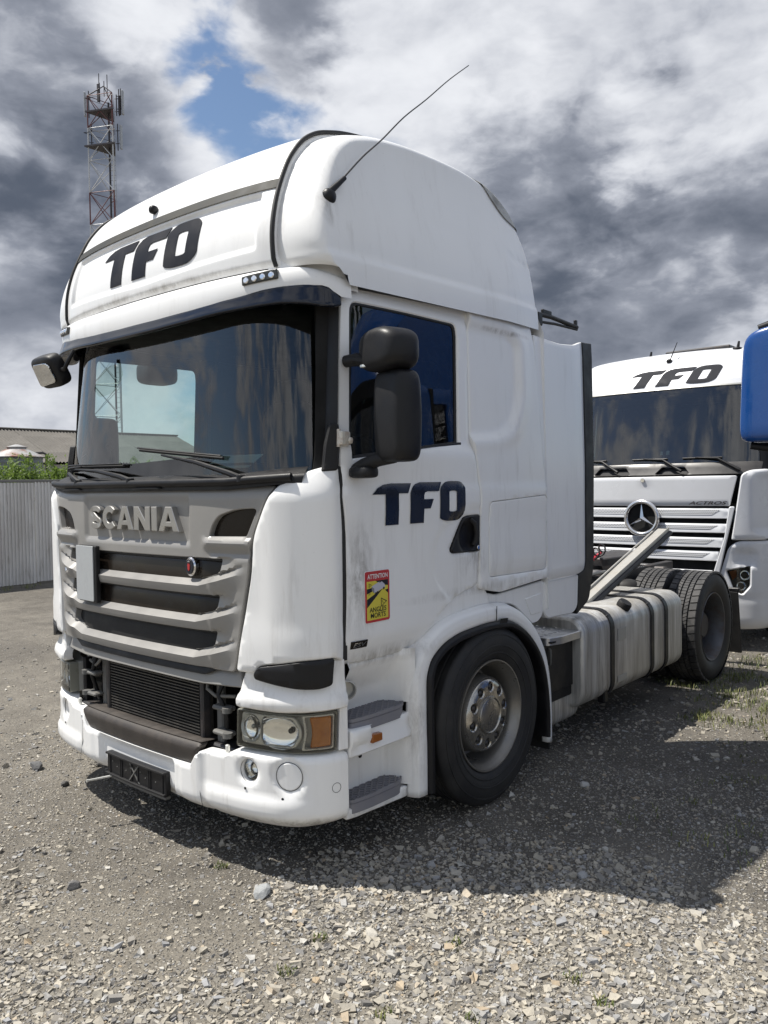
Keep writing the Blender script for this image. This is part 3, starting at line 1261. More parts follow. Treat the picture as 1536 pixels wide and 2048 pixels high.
def build_shed():
    root = empty('storage_shed', (-27, 18, 0), 'long low shed with grey corrugated fibre cement roof beyond the fence', 'building')
    m, nt, b = nodes_of('fibre_cement')
    n1 = tex_noise(nt, .9, 7, .65)
    n2 = tex_noise(nt, 9, 6, .65, (1, 1, 1))
    base = mixc(nt, mrange(nt, n1, .35, .68), (.18, .168, .15), (.115, .106, .094))
    base = mixc(nt, mrange(nt, n2, .55, .8, 0, .6), base, (.07, .064, .056))
    oi = nt.nodes.new('ShaderNodeObjectInfo')
    base = mixc(nt, mrange(nt, oi.outputs['Random'], 0, 1, 0, .5), base, (.10, .094, .084))
    gm = nt.nodes.new('ShaderNodeNewGeometry')
    nt.links.new(base, b.inputs['Base Color'])
    setp(b, Roughness=.92)
    wallm = simple('pale_render', (.42, .40, .36), .9, dirt=(.22, .2, .18), dirt_amt=.7, dirt_scale=1.5, bumpy=.3)
    # eave (x=-27 abs, z 2.93) -> ridge (x=-31, z 4.48)
    ex, ez, rx, rz = 0.0, 2.93, -4.0, 4.46
    rows, pitch, waves = 4, .147, 8
    W_ = pitch * waves
    run = math.hypot(rx - ex, rz - ez)
    sl = run / rows
    ang = math.atan2(rz - ez, ex - rx)
    n = waves * 6
    v = []
    for t in (0.0, sl + .1):
        for i in range(n + 1):
            y = i / 6 * pitch
            v.append((-t, y, .028 * math.cos(2 * math.pi * i / 6)))
    f = [(i, i + 1, n + 1 + i + 1, n + 1 + i) for i in range(n)]
    me = bpy.data.meshes.new('roof_sheet')
    me.from_pydata(v, [], f)
    me.polygons.foreach_set('use_smooth', [True] * len(me.polygons))
    me.materials.append(m)
    roof = box('roof', (rx, -8.2, rz + .03), (.34, 23.7, .07), m, root, .02)
    rg = random.Random(8)
    for r in range(rows):
        for k in range(20):
            o = bpy.data.objects.new('roof_sheet', me)
            COL.objects.link(o)
            o.parent = roof
            d = r * sl
            o.location = (ex - d * math.cos(ang), -20 + k * W_, ez + d * math.sin(ang) + .004 * (k % 2) + rg.uniform(-.006, .006) - .012 * r * 0)
            o.rotation_euler = (0, ang + rg.uniform(-.006, .006) + .02, 0)
    # back slope closes the shed
    mk('back_slope', [(rx, -20, rz - .04), (rx, 3.5, rz - .04), (-8, 3.5, ez), (-8, -20, ez)], [(0, 1, 2, 3)], m, root, 0)
    box('wall', (-.35, -8.3, 1.42), (.25, 23.3, 2.84), wallm, root)
    box('wall', (-7.7, -8.3, 1.42), (.25, 23.3, 2.84), wallm, root)
    mk('gable_wall', [(-.4, -20, 0), (-7.6, -20, 0), (-7.6, -20, 2.9), (-4, -20, 4.35), (-.4, -20, 2.9)], [(0, 1, 2, 3, 4)], wallm, root, 0)
    mk('gable_wall', [(-.4, 3.4, 0), (-7.6, 3.4, 0), (-7.6, 3.4, 2.9), (-4, 3.4, 4.35), (-.4, 3.4, 2.9)], [(0, 1, 2, 3, 4)], wallm, root, 0)


def build_silo():
    root = empty('storage_tank', (-18, 7.62, 0), 'round grey tank with a rusty conical lid behind the fence', 'tank')
    body = simple('weathered_zinc', (.17, .19, .19), .6, .3, dirt=(.09, .10, .10), dirt_amt=.6, dirt_scale=4, stretch=(1, 1, 6))
    lid = simple('rusty_lid', (.36, .36, .355), .6, .2, dirt=(.19, .075, .045), dirt_amt=1.6, dirt_scale=2.2)
    prof = [(0.0, .64)]
    z = 0
    while z < 2.7:
        prof += [(z, .64), (z + .045, .655), (z + .09, .64)]
        z += .12
    lathe('wall', prof, (0, 0, 0), body, root, 'z', 40)
    lathe('lid', [(2.70, .70), (2.72, .70), (2.92, .30), (2.92, .01)], (0, 0, 0), lid, root, 'z', 40, 20)
    lathe('vent_cap', [(2.90, .24), (2.97, .24), (2.975, .27), (2.99, .27), (3.06, .04), (3.06, .005)], (0, 0, 0), lid, root, 'z', 24, 20)
    tube('pipe', [(-.1, .55, 2.84), (.0, .72, 2.85), (.03, .80, 2.80), (.03, .81, 2.2)], .035, M['steel_dark'], root, 10)


def leaf_cloud(rg, n, c, s, leaf, flat=.0):
    P = rg.normal(size=(n, 3))
    P /= np.linalg.norm(P, axis=1)[:, None]
    r = rg.random(n) ** .45
    lump = 1 + .28 * np.sin(P[:, 0] * 5 + c[1] * 3) * np.cos(P[:, 1] * 6 + c[0]) + .2 * np.sin(P[:, 2] * 7 + 2 * c[1])
    P = P * (r * lump)[:, None] * np.array(s) + np.array(c)
    u = rg.normal(size=(n, 3))
    u /= np.linalg.norm(u, axis=1)[:, None]
    w = np.cross(u, rg.normal(size=(n, 3)))
    w /= np.linalg.norm(w, axis=1)[:, None]
    L_ = leaf * rg.uniform(.6, 1.3, (n, 1))
    a = P - u * L_
    b = P + w * L_ * .45
    c_ = P + u * L_
    d = P - w * L_ * .45
    return np.stack([a, b, c_, d], 1).reshape(-1, 3)


def leaf_mat(name, c0, c1):
    m, nt, b = nodes_of(name)
    g = nt.nodes.new('ShaderNodeNewGeometry')
    nt.links.new(mixc(nt, g.outputs['Random Per Island'], c0, c1), b.inputs['Base Color'])
    setp(b, Roughness=.55)
    tr = nt.nodes.new('ShaderNodeBsdfTranslucent')
    tr.inputs[0].default_value = (*[min(1, q * 1.6) for q in c1], 1)
    mx = nt.nodes.new('ShaderNodeMixShader')
    mx.inputs[0].default_value = .3
    nt.links.new(b.outputs[0], mx.inputs[1])
    nt.links.new(tr.outputs[0], mx.inputs[2])
    nt.links.new(mx.outputs[0], nt.nodes['Material Output'].inputs[0])
    return m


def build_bushes():
    lm = leaf_mat('shrub_leaves', (.055, .095, .016), (.17, .245, .05))
    bark = simple('shrub_bark', (.09, .07, .05), .9)
    rg = np.random.default_rng(31)
    spec = [(3.55, 2.36, 'pale green shrub beyond the left edge of the photo, behind the fence'), (4.15, 2.38, 'leafy green shrub at the left edge of the photo above the fence'),
            (4.95, 2.40, 'tallest leafy shrub in front of the round tank behind the fence'),
            (5.55, 2.34, 'low rounded shrub right of the round tank behind the fence'),
            (6.15, 2.42, 'green shrub showing beside the truck windscreen above the fence'),
            (7.1, 2.35, 'green shrub hidden mostly behind the truck cab, past the fence'),
            (8.1, 2.4, 'green shrub farthest along the fence behind the truck')]
    for i, (y, top, lab) in enumerate(spec):
        x = -12.5 - .25 * (i % 2)
        root = empty('shrub', (x, y, 0), lab, 'shrub', 'shrubs behind the fence')
        pts = [leaf_cloud(rg, 2600, (0, 0, 1.55), (.5, .62, top - 1.62), .04)]
        for k in range(30):
            a = rg.uniform(0, 6.28)
            rr = rg.uniform(.1, .5)
            zz = rg.uniform(1.5, top - .14)
            pts.append(leaf_cloud(rg, 95, (rr * math.cos(a), rr * math.sin(a) * 1.1, zz), (.16, .18, .16), .036))
        for k in range(7):
            a = rg.uniform(0, 6.28)
            pts.append(leaf_cloud(rg, 26, (.3 * math.cos(a), .42 * math.sin(a), top - .02 + rg.uniform(-.08, .10)), (.06, .07, .11), .032))
        co = np.concatenate(pts)
        me = fast_mesh('crown', co, np.arange(len(co)).reshape(-1, 4))
        obj_from('crown', me, lm, root, 0)
        mb = MB()
        for k in range(5):
            a = k * 1.26
            mb.tube([(0, 0, -.02), (.1 * math.cos(a), .1 * math.sin(a), .7), (.3 * math.cos(a), .3 * math.sin(a), top - .5)], [.02, .014, .006], 5)
        mb.build('stems', bark, root)


def build_tower():
    bx, by = CAM_POS.x - 59.0, CAM_POS.y + 59.0 * .5865
    root = empty('telecom_mast', (bx, by, 0), 'tall red and white lattice mast carrying phone antennas in the distance', 'mast')
    red = simple('faded_red_paint', (.12, .045, .045), .6, .1)
    wht = simple('mast_white_paint', (.46, .47, .48), .5, .1)
    dark = simple('mast_dark_steel', (.05, .045, .05), .6, .3)
    zinc = simple('mast_zinc', (.35, .36, .37), .5, .5)
    side = 2.15
    R = side / math.sqrt(3)
    A0 = math.radians(118)
    bay = 2.52
    nb = 13
    top = 32.9

    def leg(k, z):
        tp = 1.0 + max(0, (20 - z)) * .012
        a = A0 + k * 2 * math.pi / 3
        return Vector((R * tp * math.cos(a), R * tp * math.sin(a), z))

    def paint(z):
        if z > 29.2:
            return red
        if z > 24.3:
            return wht
        if z > 21.8:
            return red
        if z > 16.5:
            return wht
        if z > 11.5:
            return red
        return wht
    z1 = top
    levels = [top - i * bay for i in range(nb + 1)] + [0]
    for i in range(nb + 1):
        za, zb = levels[i], levels[i + 1]
        if za - zb < .3:
            continue
        pm = paint((za + zb) / 2)
        for k in range(3):
            mb = MB()
            mb.tube([leg(k, zb), leg(k, za)], .06, 6)
            mb.build('leg', pm, root)
            a, b = k, (k + 1) % 3
            for (p, q) in (((a, zb), (b, za)), ((b, zb), (a, za))):
                mb = MB()
                mb.tube([leg(*p), leg(*q)], .034, 5)
                mb.build('brace', pm, root)
            mb = MB()
            mb.tube([leg(a, za), leg(b, za)], .03, 5)
            mb.build('strut', pm, root)
    for z, w in ((31.6, 1.15), (28.9, 1.25)):
        t = [leg(k, z) * 1 for k in range(3)]
        t = [Vector((p.x * w, p.y * w, z)) for p in t]
        v = [(p.x, p.y, z + d) for d in (0, .12) for p in t]
        mk('platform', v, [(0, 2, 1), (3, 4, 5), (0, 1, 4, 3), (1, 2, 5, 4), (2, 0, 3, 5)], dark, root, 0)
        tube('railing', [(p.x, p.y, z + 1.1) for p in t], .03, dark, root, 5, True)
    rr = Vector((rt.x, rt.y, 0))
    for (sx, z, h, n_) in ((-1.50, 32.4, 1.9, 0), (1.50, 32.5, 1.9, 1), (1.25, 32.3, 1.5, 2), (-1.3, 29.9, 1.7, 0), (1.3, 29.8, 1.9, 1), (-.4, 33.3, 1.4, 2)):
        c = rr * sx
        ant = box('panel_antenna', (c.x, c.y, z), (.26, .14, h), zinc if n_ != 2 else dark, root, .03, Matrix.Rotation(YAW + sx, 3, 'Z'))
        q = rr * (sx * .8)
        tube('antenna_pole', [(q.x, q.y, z - h * .55), (q.x, q.y, z + h * .55)], .045, dark, root, 6)
        tube('bracket', [(q.x * .85, q.y * .85, z + .5), (c.x, c.y, z + .5)], .03, dark, root, 5)
        tube('bracket', [(q.x * .85, q.y * .85, z - .5), (c.x, c.y, z - .5)], .03, dark, root, 5)
    for sx, z0, z1_ in ((-.35, 33, 34.8), (.3, 33, 34.7), (1.35, 32, 33.6), (.05, 33, 34.2)):
        c = rr * sx
        tube('whip_antenna', [(c.x, c.y, z0), (c.x, c.y, z1_)], .035, dark, root, 5)
    tube('apex_bar', [leg(0, top), (0, 0, top + .9), leg(1, top)], .05, dark, root, 5)
    tube('apex_bar', [leg(2, top), (0, 0, top + .9)], .05, dark, root, 5)
    c = rr * .62
    mb = MB()
    for dx in (-.2, .2):
        p = c + rr * dx
        mb.tube([(p.x, p.y, 0), (p.x, p.y, 32)], .022, 4)
    for i in range(80):
        a, b = c - rr * .2, c + rr * .2
        z = 32 - i * .4
        mb.tube([(a.x, a.y, z), (b.x, b.y, z)], .014, 4)
    mb.build('ladder', zinc, root)
    c = rr * .36
    tube('cable_run', [(c.x, c.y, 0), (c.x, c.y, 32.5)], .085, dark, root, 6)


build_ground()
STONE = stone_mat()
build_gravel(STONE)
build_rocks(STONE)
build_grass()
build_fence()
build_shed()
build_silo()
build_bushes()
build_tower()

# ================================================================ white tractor truck (front left of the yard)
PLAN = np.array([(0, 0), (.35, .008), (.6, .026), (.8, .054), (.92, .082), (1.02, .120), (1.11, .178), (1.175, .26),
                 (1.205, .37), (1.212, .52), (1.21, .9), (1.205, 1.5), (1.2, 2.3), (1.2, 3.0)])


def catmull(P, n=24):
    Q = np.vstack([[-P[1][0], P[1][1]], P, 2 * P[-1] - P[-2]])
    o = []
    for i in range(1, len(Q) - 2):
        p0, p1, p2, p3 = Q[i - 1:i + 3]
        for k in range(n):
            t = k / n
            o.append(.5 * ((2 * p1) + (p2 - p0) * t + (2 * p0 - 5 * p1 + 4 * p2 - p3) * t * t + (-p0 + 3 * p1 - 3 * p2 + p3) * t ** 3))
    o.append(P[-1])
    return np.array(o)


PC = catmull(PLAN)
PS = np.concatenate([[0], np.cumsum(np.hypot(*np.diff(PC, axis=0).T))])
PT = np.gradient(PC, axis=0)
PT /= np.hypot(*PT.T)[:, None]
SY = PS[-1] - 3.0            # on the flank s = y + SY
LEAN = np.array([(0, 0), (1.75, 0), (1.82, .02), (1.88, .05), (2.65, .10), (2.8, .10), (3.6, .2)])
TUM = np.array([(0, 1), (1.0, 1), (1.9, 1.0), (2.65, .985), (3.6, .93)])


def G(s, z, off=0.0):
    s, z, off = np.broadcast_arrays(np.asarray(s, float), np.asarray(z, float), np.asarray(off, float))
    a = np.abs(s)
    sg = np.where(s < 0, -1.0, 1.0)
    x = np.interp(a, PS, PC[:, 0])
    y = np.interp(a, PS, PC[:, 1])
    tx = np.interp(a, PS, PT[:, 0])
    ty = np.interp(a, PS, PT[:, 1])
    fr = np.clip((1.2 - y) / 1.0, 0, 1)
    w = np.interp(z, *TUM.T)
    return np.stack([sg * (x * w + ty * off), y + np.interp(z, *LEAN.T) * fr - tx * off, z + 0 * x], -1)


def GW(s, z, off=0.0):       # windscreen: one smooth bow, tighter towards the pillars
    s, z, off = np.broadcast_arrays(np.asarray(s, float), np.asarray(z, float), np.asarray(off, float))
    t = (z - 1.88) / .72
    a = np.abs(s)
    sg = np.where(s < 0, -1.0, 1.0)
    x = np.interp(a, PS, PC[:, 0])
    y = .055 * x ** 2 + .072 * x ** 8
    sl = .11 * x + .576 * x ** 7
    ln = np.sqrt(1 + sl * sl)
    return np.stack([sg * (x * (.96 - .07 * t) + sl / ln * off), y + .08 + .06 * t - off / ln, z + 0 * x], -1)


def ss(x, a, b):
    t = np.clip((np.asarray(x, float) - a) / (b - a), 0, 1)
    return t * t * (3 - 2 * t)


def mir(poly):
    return [(-a, b) for a, b in poly]


truck = empty('tractor_truck', (0, 1.48, 0),
              'white high-roofed tractor truck with an open radiator bay, nearest the camera', 'truck')
TR = bpy.data.objects.new('cab', None)      # placeholder, removed below
bpy.data.objects.remove(TR)


def T(o):
    """parent to the truck keeping world coordinates"""
    o.parent = truck
    o.matrix_parent_inverse = Matrix.Translation((0, -1.48, 0))
    return o


def sub(o, p):
    o.parent = p
    o.matrix_parent_inverse = Matrix.Identity(4)
    return o


def line(pts, n):
    return pts


# ---- windscreen
WS_B, WS_T = 1.80, 2.66
us = np.linspace(-1, 1, 61)
vs = np.linspace(0, 1, 25)


def ws_edge(v):
    return 1.158 + .010 * v


windscreen = T(grid('windscreen', lambda u, v: GW(u * ws_edge(v), WS_B + (WS_T - WS_B) * v, 0.0), us, vs, M['glass'], None, 60))
# black band printed round the glass edge and pillar trims
for sg in (-1, 1):
    T(grid('windscreen_pillar', lambda u, v, sg=sg: (
        (lambda A, B: A * (1 - u) + B * u + np.array([sg * .012 * math.sin(math.pi * u), -.012 * math.sin(math.pi * u), 0]))(
            GW(sg * (ws_edge(v) - .015), WS_B + (WS_T - WS_B) * v, .006), G(sg * 1.272, WS_B + (WS_T - WS_B) * v, -.004))),
        np.linspace(0, 1, 9), vs, M['black'], None, 60))
    # quarter trim by the hinge
    q = T(panel('pillar_foot', rnd([(sg * 1.195, 1.86), (sg * 1.275, 1.865), (sg * 1.275, 2.075), (sg * 1.225, 2.08), (sg * 1.205, 1.98)], .015), G,
                M['blackrough'], None, .03, .03, .008, .012))
T(grid('windscreen_seal', lambda u, v: GW(u * ws_edge(0), WS_B + .012 + .012 * v, .006), us, [0, 1, 2, 3], M['seal'], None, 60))

# ---- wiper cowl under the glass
def cowl(u, v):
    prof = [(.035, 1.80), (.045, 1.835), (.012, 1.862), (-.02, 1.875), (-.045, 1.872)]
    t = v * (len(prof) - 1)
    i = min(int(t), len(prof) - 2)
    k = t - i
    off = prof[i][0] * (1 - k) + prof[i + 1][0] * k
    z = prof[i][1] * (1 - k) + prof[i + 1][1] * k
    s = u * 1.13
    z += .028 * max(0, abs(s) - .75) / .4
    return G(s, z - .015, off - .02)


cow = T(grid('wiper_cowl', cowl, np.linspace(-1, 1, 61), np.linspace(0, 1, 13), M['black'], None, 60))
for s0 in (-.62, .18):
    sub(grid('cowl_scoop', lambda u, v, s0=s0: G(s0 + (u - .5) * .24, 1.795 + .055 * v * (1 - (2 * u - 1) ** 4), .035 * (1 - .6 * v)), np.linspace(0, 1, 13),
             np.linspace(0, 1, 5), M['blackrough'], None, 60), cow)
tube_pts = [tuple(G(s, 1.822 + .02 * max(0, abs(s) - .75) / .4, .03)) for s in np.linspace(-1.05, 1.08, 40)]
sub(tube('cowl_pipe', tube_pts, .02, M['black'], None, 10), cow)


def wiper(s_piv, s_tip, z_tip, name='wiper'):
    p0 = G(s_piv, 1.83, .02)
    pe = G(s_piv + (s_tip - s_piv) * .12, 1.86, .045)
    tip = GW(s_tip, z_tip, .03)
    mb = MB()
    mb.tube([tuple(p0 + [0, 0, -.02]), tuple(p0), tuple(pe), tuple(pe * .55 + tip * .45 + [0, -.012, .012]), tuple(tip)],
            [.016, .02, .014, .011, .006], 8)
    mb.lathe([(-.01, .001), (-.01, .022), (.02, .020), (.02, .001)], tuple(p0 + [0, -.012, 0]), 'z', 12)
    w = T(mb.build(name, M['black']))
    a = s_piv - .16 if s_tip < s_piv else s_piv + .16
    bl = [tuple(GW(s_tip + (s_piv - s_tip) * t * 1.05, z_tip + .012 - (z_tip - 1.905) * t, .016)) for t in np.linspace(-.35, .72, 14)]
    sub(tube('wiper_blade', bl, .008, M['rubber'], None, 6), w)
    rb = [tuple(np.array(p) + [0, -.014, .012]) for p in bl]
    sub(tube('wiper_bow', rb, .0045, M['black'], None, 5), w)


wiper(.84, .22, 1.965)
wiper(.02, -.75, 1.915)
wiper(-.55, -1.0, 1.90)

# ---- grey grille panel
gp = [(1.005, 1.80), (.95, 1.71), (.888, 1.568), (.874, 1.397), (.824, 1.165), (.784, .945)]
g_out = rnd([(a, b) for a, b in gp] + [(-a, b) for a, b in gp[::-1]], [.02, .05, .05, .06, .05, .02, .02, .05, .06, .05, .05, .02])
ap = rnd([(.629, 1.567), (.86, 1.57), (.925, 1.70), (.80, 1.695), (.69, 1.664), (.65, 1.62)], [.012, .012, .03, .05, .04, .03])
slots = [(1.464, 1.398, 1.368, .705, .568), (1.292, 1.224, 1.194, .682, .542), (1.121, 1.053, 1.022, .662, .525)]


def slot_poly(zt, zm, zb, so, si):
    return rnd([(so, zt), (so - .006, zm), (si, zb), (-si, zb), (-so + .006, zm), (-so, zt)], [.008, .02, .05, .05, .02, .008])


slot_p = [slot_poly(*q) for q in slots]


def g_relief(a, b):
    x = np.abs(a)
    r = np.zeros_like(a)
    # name plaque is pressed in
    r -= .016 * ss(x, .50, .47) * ss(b, 1.515, 1.54) * ss(b, 1.80, 1.72)
    # below each slot a sloped ledge rises to the bar face, which falls back to the next slot
    for (zt, zm, zb, so, si) in slots:
        zl = np.interp(x, [0, si, so, so + .16], [zb, zb, zm, zm + .045])
        w = ss(x, so + .17, so + .01)
        d = zl - b
        ledge = np.interp(d, [-.004, .002, .034, .060, .105], [0, -.020, .022, .016, 0])
        r += ledge * w
        r -= .018 * ss(x, so + .13, so) * np.interp(b, [zm - .02, zt - .012, zt + .002, zt + .012], [0, 1, 1, 0]) * np.where(x > so - .01, 1, 0)
    # shoulder below the upper side apertures
    r += .022 * ss(x, .57, .63) * ss(b, 1.565, 1.545) * ss(b, 1.49, 1.535)
    r += .012 * ss(x, .62, .66) * ss(b, 1.49, 1.46)
    r -= .012 * ss(b, 1.77, 1.80)
    return r


g_feats = []
for (zt, zm, zb, so, si) in slots:
    for dd in (.002, .034, .060, .105):
        xs_ = [0, si, so, so + .15]
        zs2 = [zb - dd, zb - dd, zm - dd, zm + .042 - dd]
        g_feats.append([(-x, z) for x, z in zip(xs_, zs2)][::-1] + list(zip(xs_, zs2))[1:])
gpan = T(panel('grille_panel', g_out, G, M['grey'], None, .0125, .04, .004, .0, [ap, mir(ap)] + slot_p, 30, relief=g_relief, feats=g_feats))
for i, (zt, zm, zb, so, si) in enumerate(slots):
    big = slot_poly(zt + .01, zm, zb - .012, so + .01, si)
    m_ = M['gloss_brown'] if i < 2 else M['blackrough']
    sub(panel('slot_cover', big, G, m_, None, .05, .01, .004, -.026, relief=lambda a, b, zt=zt, si=si: -.02 * ss(np.abs(a), si, si + .13) + .012 * ss(b, zt, zt - .05)), gpan)
    sub(panel('slot_shadow', rnd([(so, zt + .008), (so, zt - .012), (-so, zt - .012), (-so, zt + .008)], .004), G, M['black'], None, .06, .02, .003, -.012), gpan)
for sg in (1, -1):
    q = ap if sg > 0 else mir(ap)
    c = np.mean(q, 0)
    q2 = [((a - c[0]) * 1.04 + c[0], (b - c[1]) * 1.06 + c[1]) for a, b in q]
    sub(panel('side_vent_cover', q2, G, M['gloss_brown'], None, .04, .01, .003, -.03), gpan)
# letters on the plaque
def stroke(cl, t):
    cl = np.array(cl, float)
    d = np.gradient(cl, axis=0)
    d /= np.hypot(*d.T)[:, None]
    n = np.stack([-d[:, 1], d[:, 0]], 1) * t
    return [tuple(p) for p in np.vstack([cl + n, (cl - n)[::-1]])]


def el(cx, cy, rx, ry, a0, a1, n=14):
    return [(cx + rx * math.cos(math.radians(q)), cy + ry * math.sin(math.radians(q))) for q in np.linspace(a0, a1, n)]


GLY = {'S': (stroke(el(.5, .735, .345, .155, 8, 262, 18)[:-1] + el(.5, .265, .345, .155, 82, -172, 18)[1:], .128), []),
       'C': (stroke(el(.53, .5, .375, .38, 42, 318, 30), .145), []),
       'A': ([(0, 0), (.35, 1), (.66, 1), (1, 0), (.72, 0), (.665, .19), (.335, .19), (.28, 0)], [[(.40, .40), (.50, .74), (.60, .40)]]),
       'N': ([(0, 0), (0, 1), (.31, 1), (.70, .44), (.70, 1), (1, 1), (1, 0), (.69, 0), (.30, .56), (.30, 0)], []),
       'I': ([(0, 0), (0, 1), (1, 1), (1, 0)], [])}
xw = -.398
for ch, w_ in zip('SCANIA', (.132, .140, .160, .142, .046, .163)):
    o_, h_ = GLY[ch]
    tr_ = lambda P: [(xw + a * w_, 1.585 + b * .121) for a, b in P]
    sub(panel('letter', tr_(o_), G, M['letter'], None, .03, .035, .003, .016, [tr_(q) for q in h_], 30), gpan)
    xw += w_ + (.006 if ch in 'CA' else .012)
# badge on the first slot
bd = T(panel('badge', circle(.502, 1.42, .038, 20, .046), G, M['chrome'], None, .02, .02, .006, .012))
sub(panel('badge_field', circle(.502, 1.42, .029, 18, .036), G, M['navy'], None, .02, .004, .001, .0165), bd)
sub(panel('badge_emblem', [(.493, 1.428), (.497, 1.437), (.502, 1.431), (.507, 1.437), (.511, 1.428), (.509, 1.408), (.502, 1.399), (.495, 1.408)], G, M['red_film'], None, .02, .003, .001, .0195), bd)
sub(panel('badge_crown', [(.494, 1.442), (.493, 1.449), (.498, 1.445), (.502, 1.451), (.506, 1.445), (.511, 1.449), (.510, 1.442)], G, M['chrome'], None, .02, .003, .001, .0195), bd)
# bare plate on the grille
pl = T(panel('plate_holder', rnd([(-.515, 1.18), (-.302, 1.18), (-.302, 1.49), (-.515, 1.49)], .01), lambda a, b, o: G(a, b, o) * [1, 1, 1], M['black'], None, .06, .02, .004, .035))
sub(panel('blank_plate', rnd([(-.525, 1.187), (-.325, 1.187), (-.325, 1.488), (-.525, 1.488)], .01), G, M['plate'], None, .06, .004, .001, .041), pl)
tube_ = T(tube('hood_catch', [tuple(G(-.70, 1.345, .0)), tuple(G(-.70, 1.345, .03)), tuple(G(-.675, 1.33, .035))], .009, M['chrome'], None, 8))

# ---- lip under the grille panel, open radiator bay
lip = rnd([(.785, .945), (.812, .87), (.545, .858), (.147, .862), (-.147, .862), (-.545, .858), (-.812, .87), (-.785, .945)], .01)
strip = rnd([(-.69, .951), (-.58, .908), (.58, .908), (.69, .951)], .01)
lp = T(panel('grille_lip', lip, G, M['grey'], None, .03, .06, .006, -.028, (), 45, relief=lambda a, b: .02 * ss(b, .945, .87)))
sub(panel('lip_strip', strip, G, M['black'], None, .05, .01, .003, -.004, relief=lambda a, b: .012 * ss(b, .945, .87)), lp)


def bay_back():
    return T(box('bay_back', (0, .36, .70), (1.9, .02, .6), M['gap']))


bay_back()
rad = T(box('radiator', (.03, .135, .69), (.86, .05, .30), M['radiator'], None, .004))
finm = M['radiator']
fin_me = None
for k in range(19):
    zc = .548 + k * .0155
    if fin_me is None:
        o = box('fin', (.03, .10, 0), (.82, .028, .0055), finm, rad)
        fin_me = o.data
        o.location = (0, 0, zc)
    else:
        o = bpy.data.objects.new('fin', fin_me)
        COL.objects.link(o)
        o.parent = rad
        o.location = (0, 0, zc)
for x in (-.405, .465):
    sub(box('radiator_tank', (x, .105, .69), (.03, .05, .31), M['steel_dark'], None, .006), rad)
T(box('crossmember', (0, .15, .525), (1.5, .12, .06), M['steel_dark'], None, .01))
for x in (-.52, .55):
    sg = math.copysign(1, x)
    br = T(box('bay_bracket', (x, .14, .68), (.05, .03, .36), M['hose'], None, .008))
    for zb in (.62, .74):
        sub(box('bracket_arm', (x + sg * .07, .10, zb), (.12, .06, .022), M['hose'], None, .008), br)
        sub(lathe('bracket_eye', [(-.012, .001), (-.012, .024), (.012, .024), (.012, .001)], (x + sg * .12, .08, zb), M['hose'], None, 'z', 14), br)
    sub(tube('bay_hose', [(x + sg * .05, .12, .86), (x + sg * .04, .09, .80), (x + sg * .09, .10, .72), (x + sg * .06, .13, .58)], .012, M['black'], None, 8), br)
    sub(tube('bay_hose', [(x - sg * .05, .10, .86), (x - sg * .03, .08, .82), (x + sg * .02, .09, .79), (x + sg * .14, .12, .80)], .009, M['hose'], None, 8), br)
    sub(box('lamp_bracket', (x + sg * .19, .13, .68), (.03, .05, .26), M['black'], None, .006), br)
    sub(box('clip', (x + sg * .15, .055, .565), (.022, .016, .045), M['bezel'], None, .004), br)

# ---- corner wind deflectors
cor = [(1.021, 1.795), (1.11, 1.852), (1.185, 1.878), (1.275, 1.893), (1.312, 1.80), (1.326, 1.619), (1.324, 1.281), (1.313, 1.0), (1.271, 1.028),
       (1.122, 1.02), (.93, .99), (.903, .955), (.806, .955), (.846, 1.17), (.895, 1.4), (.907, 1.57), (.969, 1.711)]
corr = [.02, .05, .05, .02, .03, .05, .05, .03, .02, .05, .02, .02, .02, .05, .05, .05, .05]


def cor_relief(a, b):
    x = np.abs(a)
    r = -.03 * ss(b, 1.74, 1.90) - .02 * ss(x, 1.27, 1.33)
    # soft step between the side and the pressed front field
    r -= .010 * ss(x, 1.02, .92) * ss(b, 1.05, 1.25)
    r += .006 * ss(b, 1.19, 1.10) * ss(x, .95, 1.05)
    return r


for sg in (1, -1):
    poly = rnd(cor, corr)
    T(panel('corner_deflector', poly if sg > 0 else mir(poly), G, M['white'], None, .026, .045, .008, .028, (), 45, relief=cor_relief))
    blk = rnd([(.906, .952), (.93, .985), (1.123, 1.018), (1.262, 1.028), (1.252, .908), (1.201, .893), (1.12, .894), (1.034, .907), (.913, .93)],
              [.02, .02, .04, .015, .015, .03, .05, .05, .02])
    T(panel('corner_vent', blk if sg > 0 else mir(blk), G, M['black'], None, .03, .05, .004, .036, (), 45))
    low = rnd([(.845, .965), (.814, .875), (.797, .815), (.805, .788), (.855, .787), (1.024, .781), (1.202, .787), (1.325, .793), (1.335, .87), (1.335, 1.02), (1.1, 1.0)],
              [.02, .04, .02, .01, .02, .05, .05, .01, .02, .02, .02])
    T(panel('headlight_brow', low if sg > 0 else mir(low), G, M['white'], None, .025, .05, .01, .012, (), 45,
            relief=lambda a, b: .022 * ss(b, .862, .835) - .012 * ss(b, .805, .785) - .012 * ss(b, .86, .92) * ss(np.abs(a), .8, .9)))

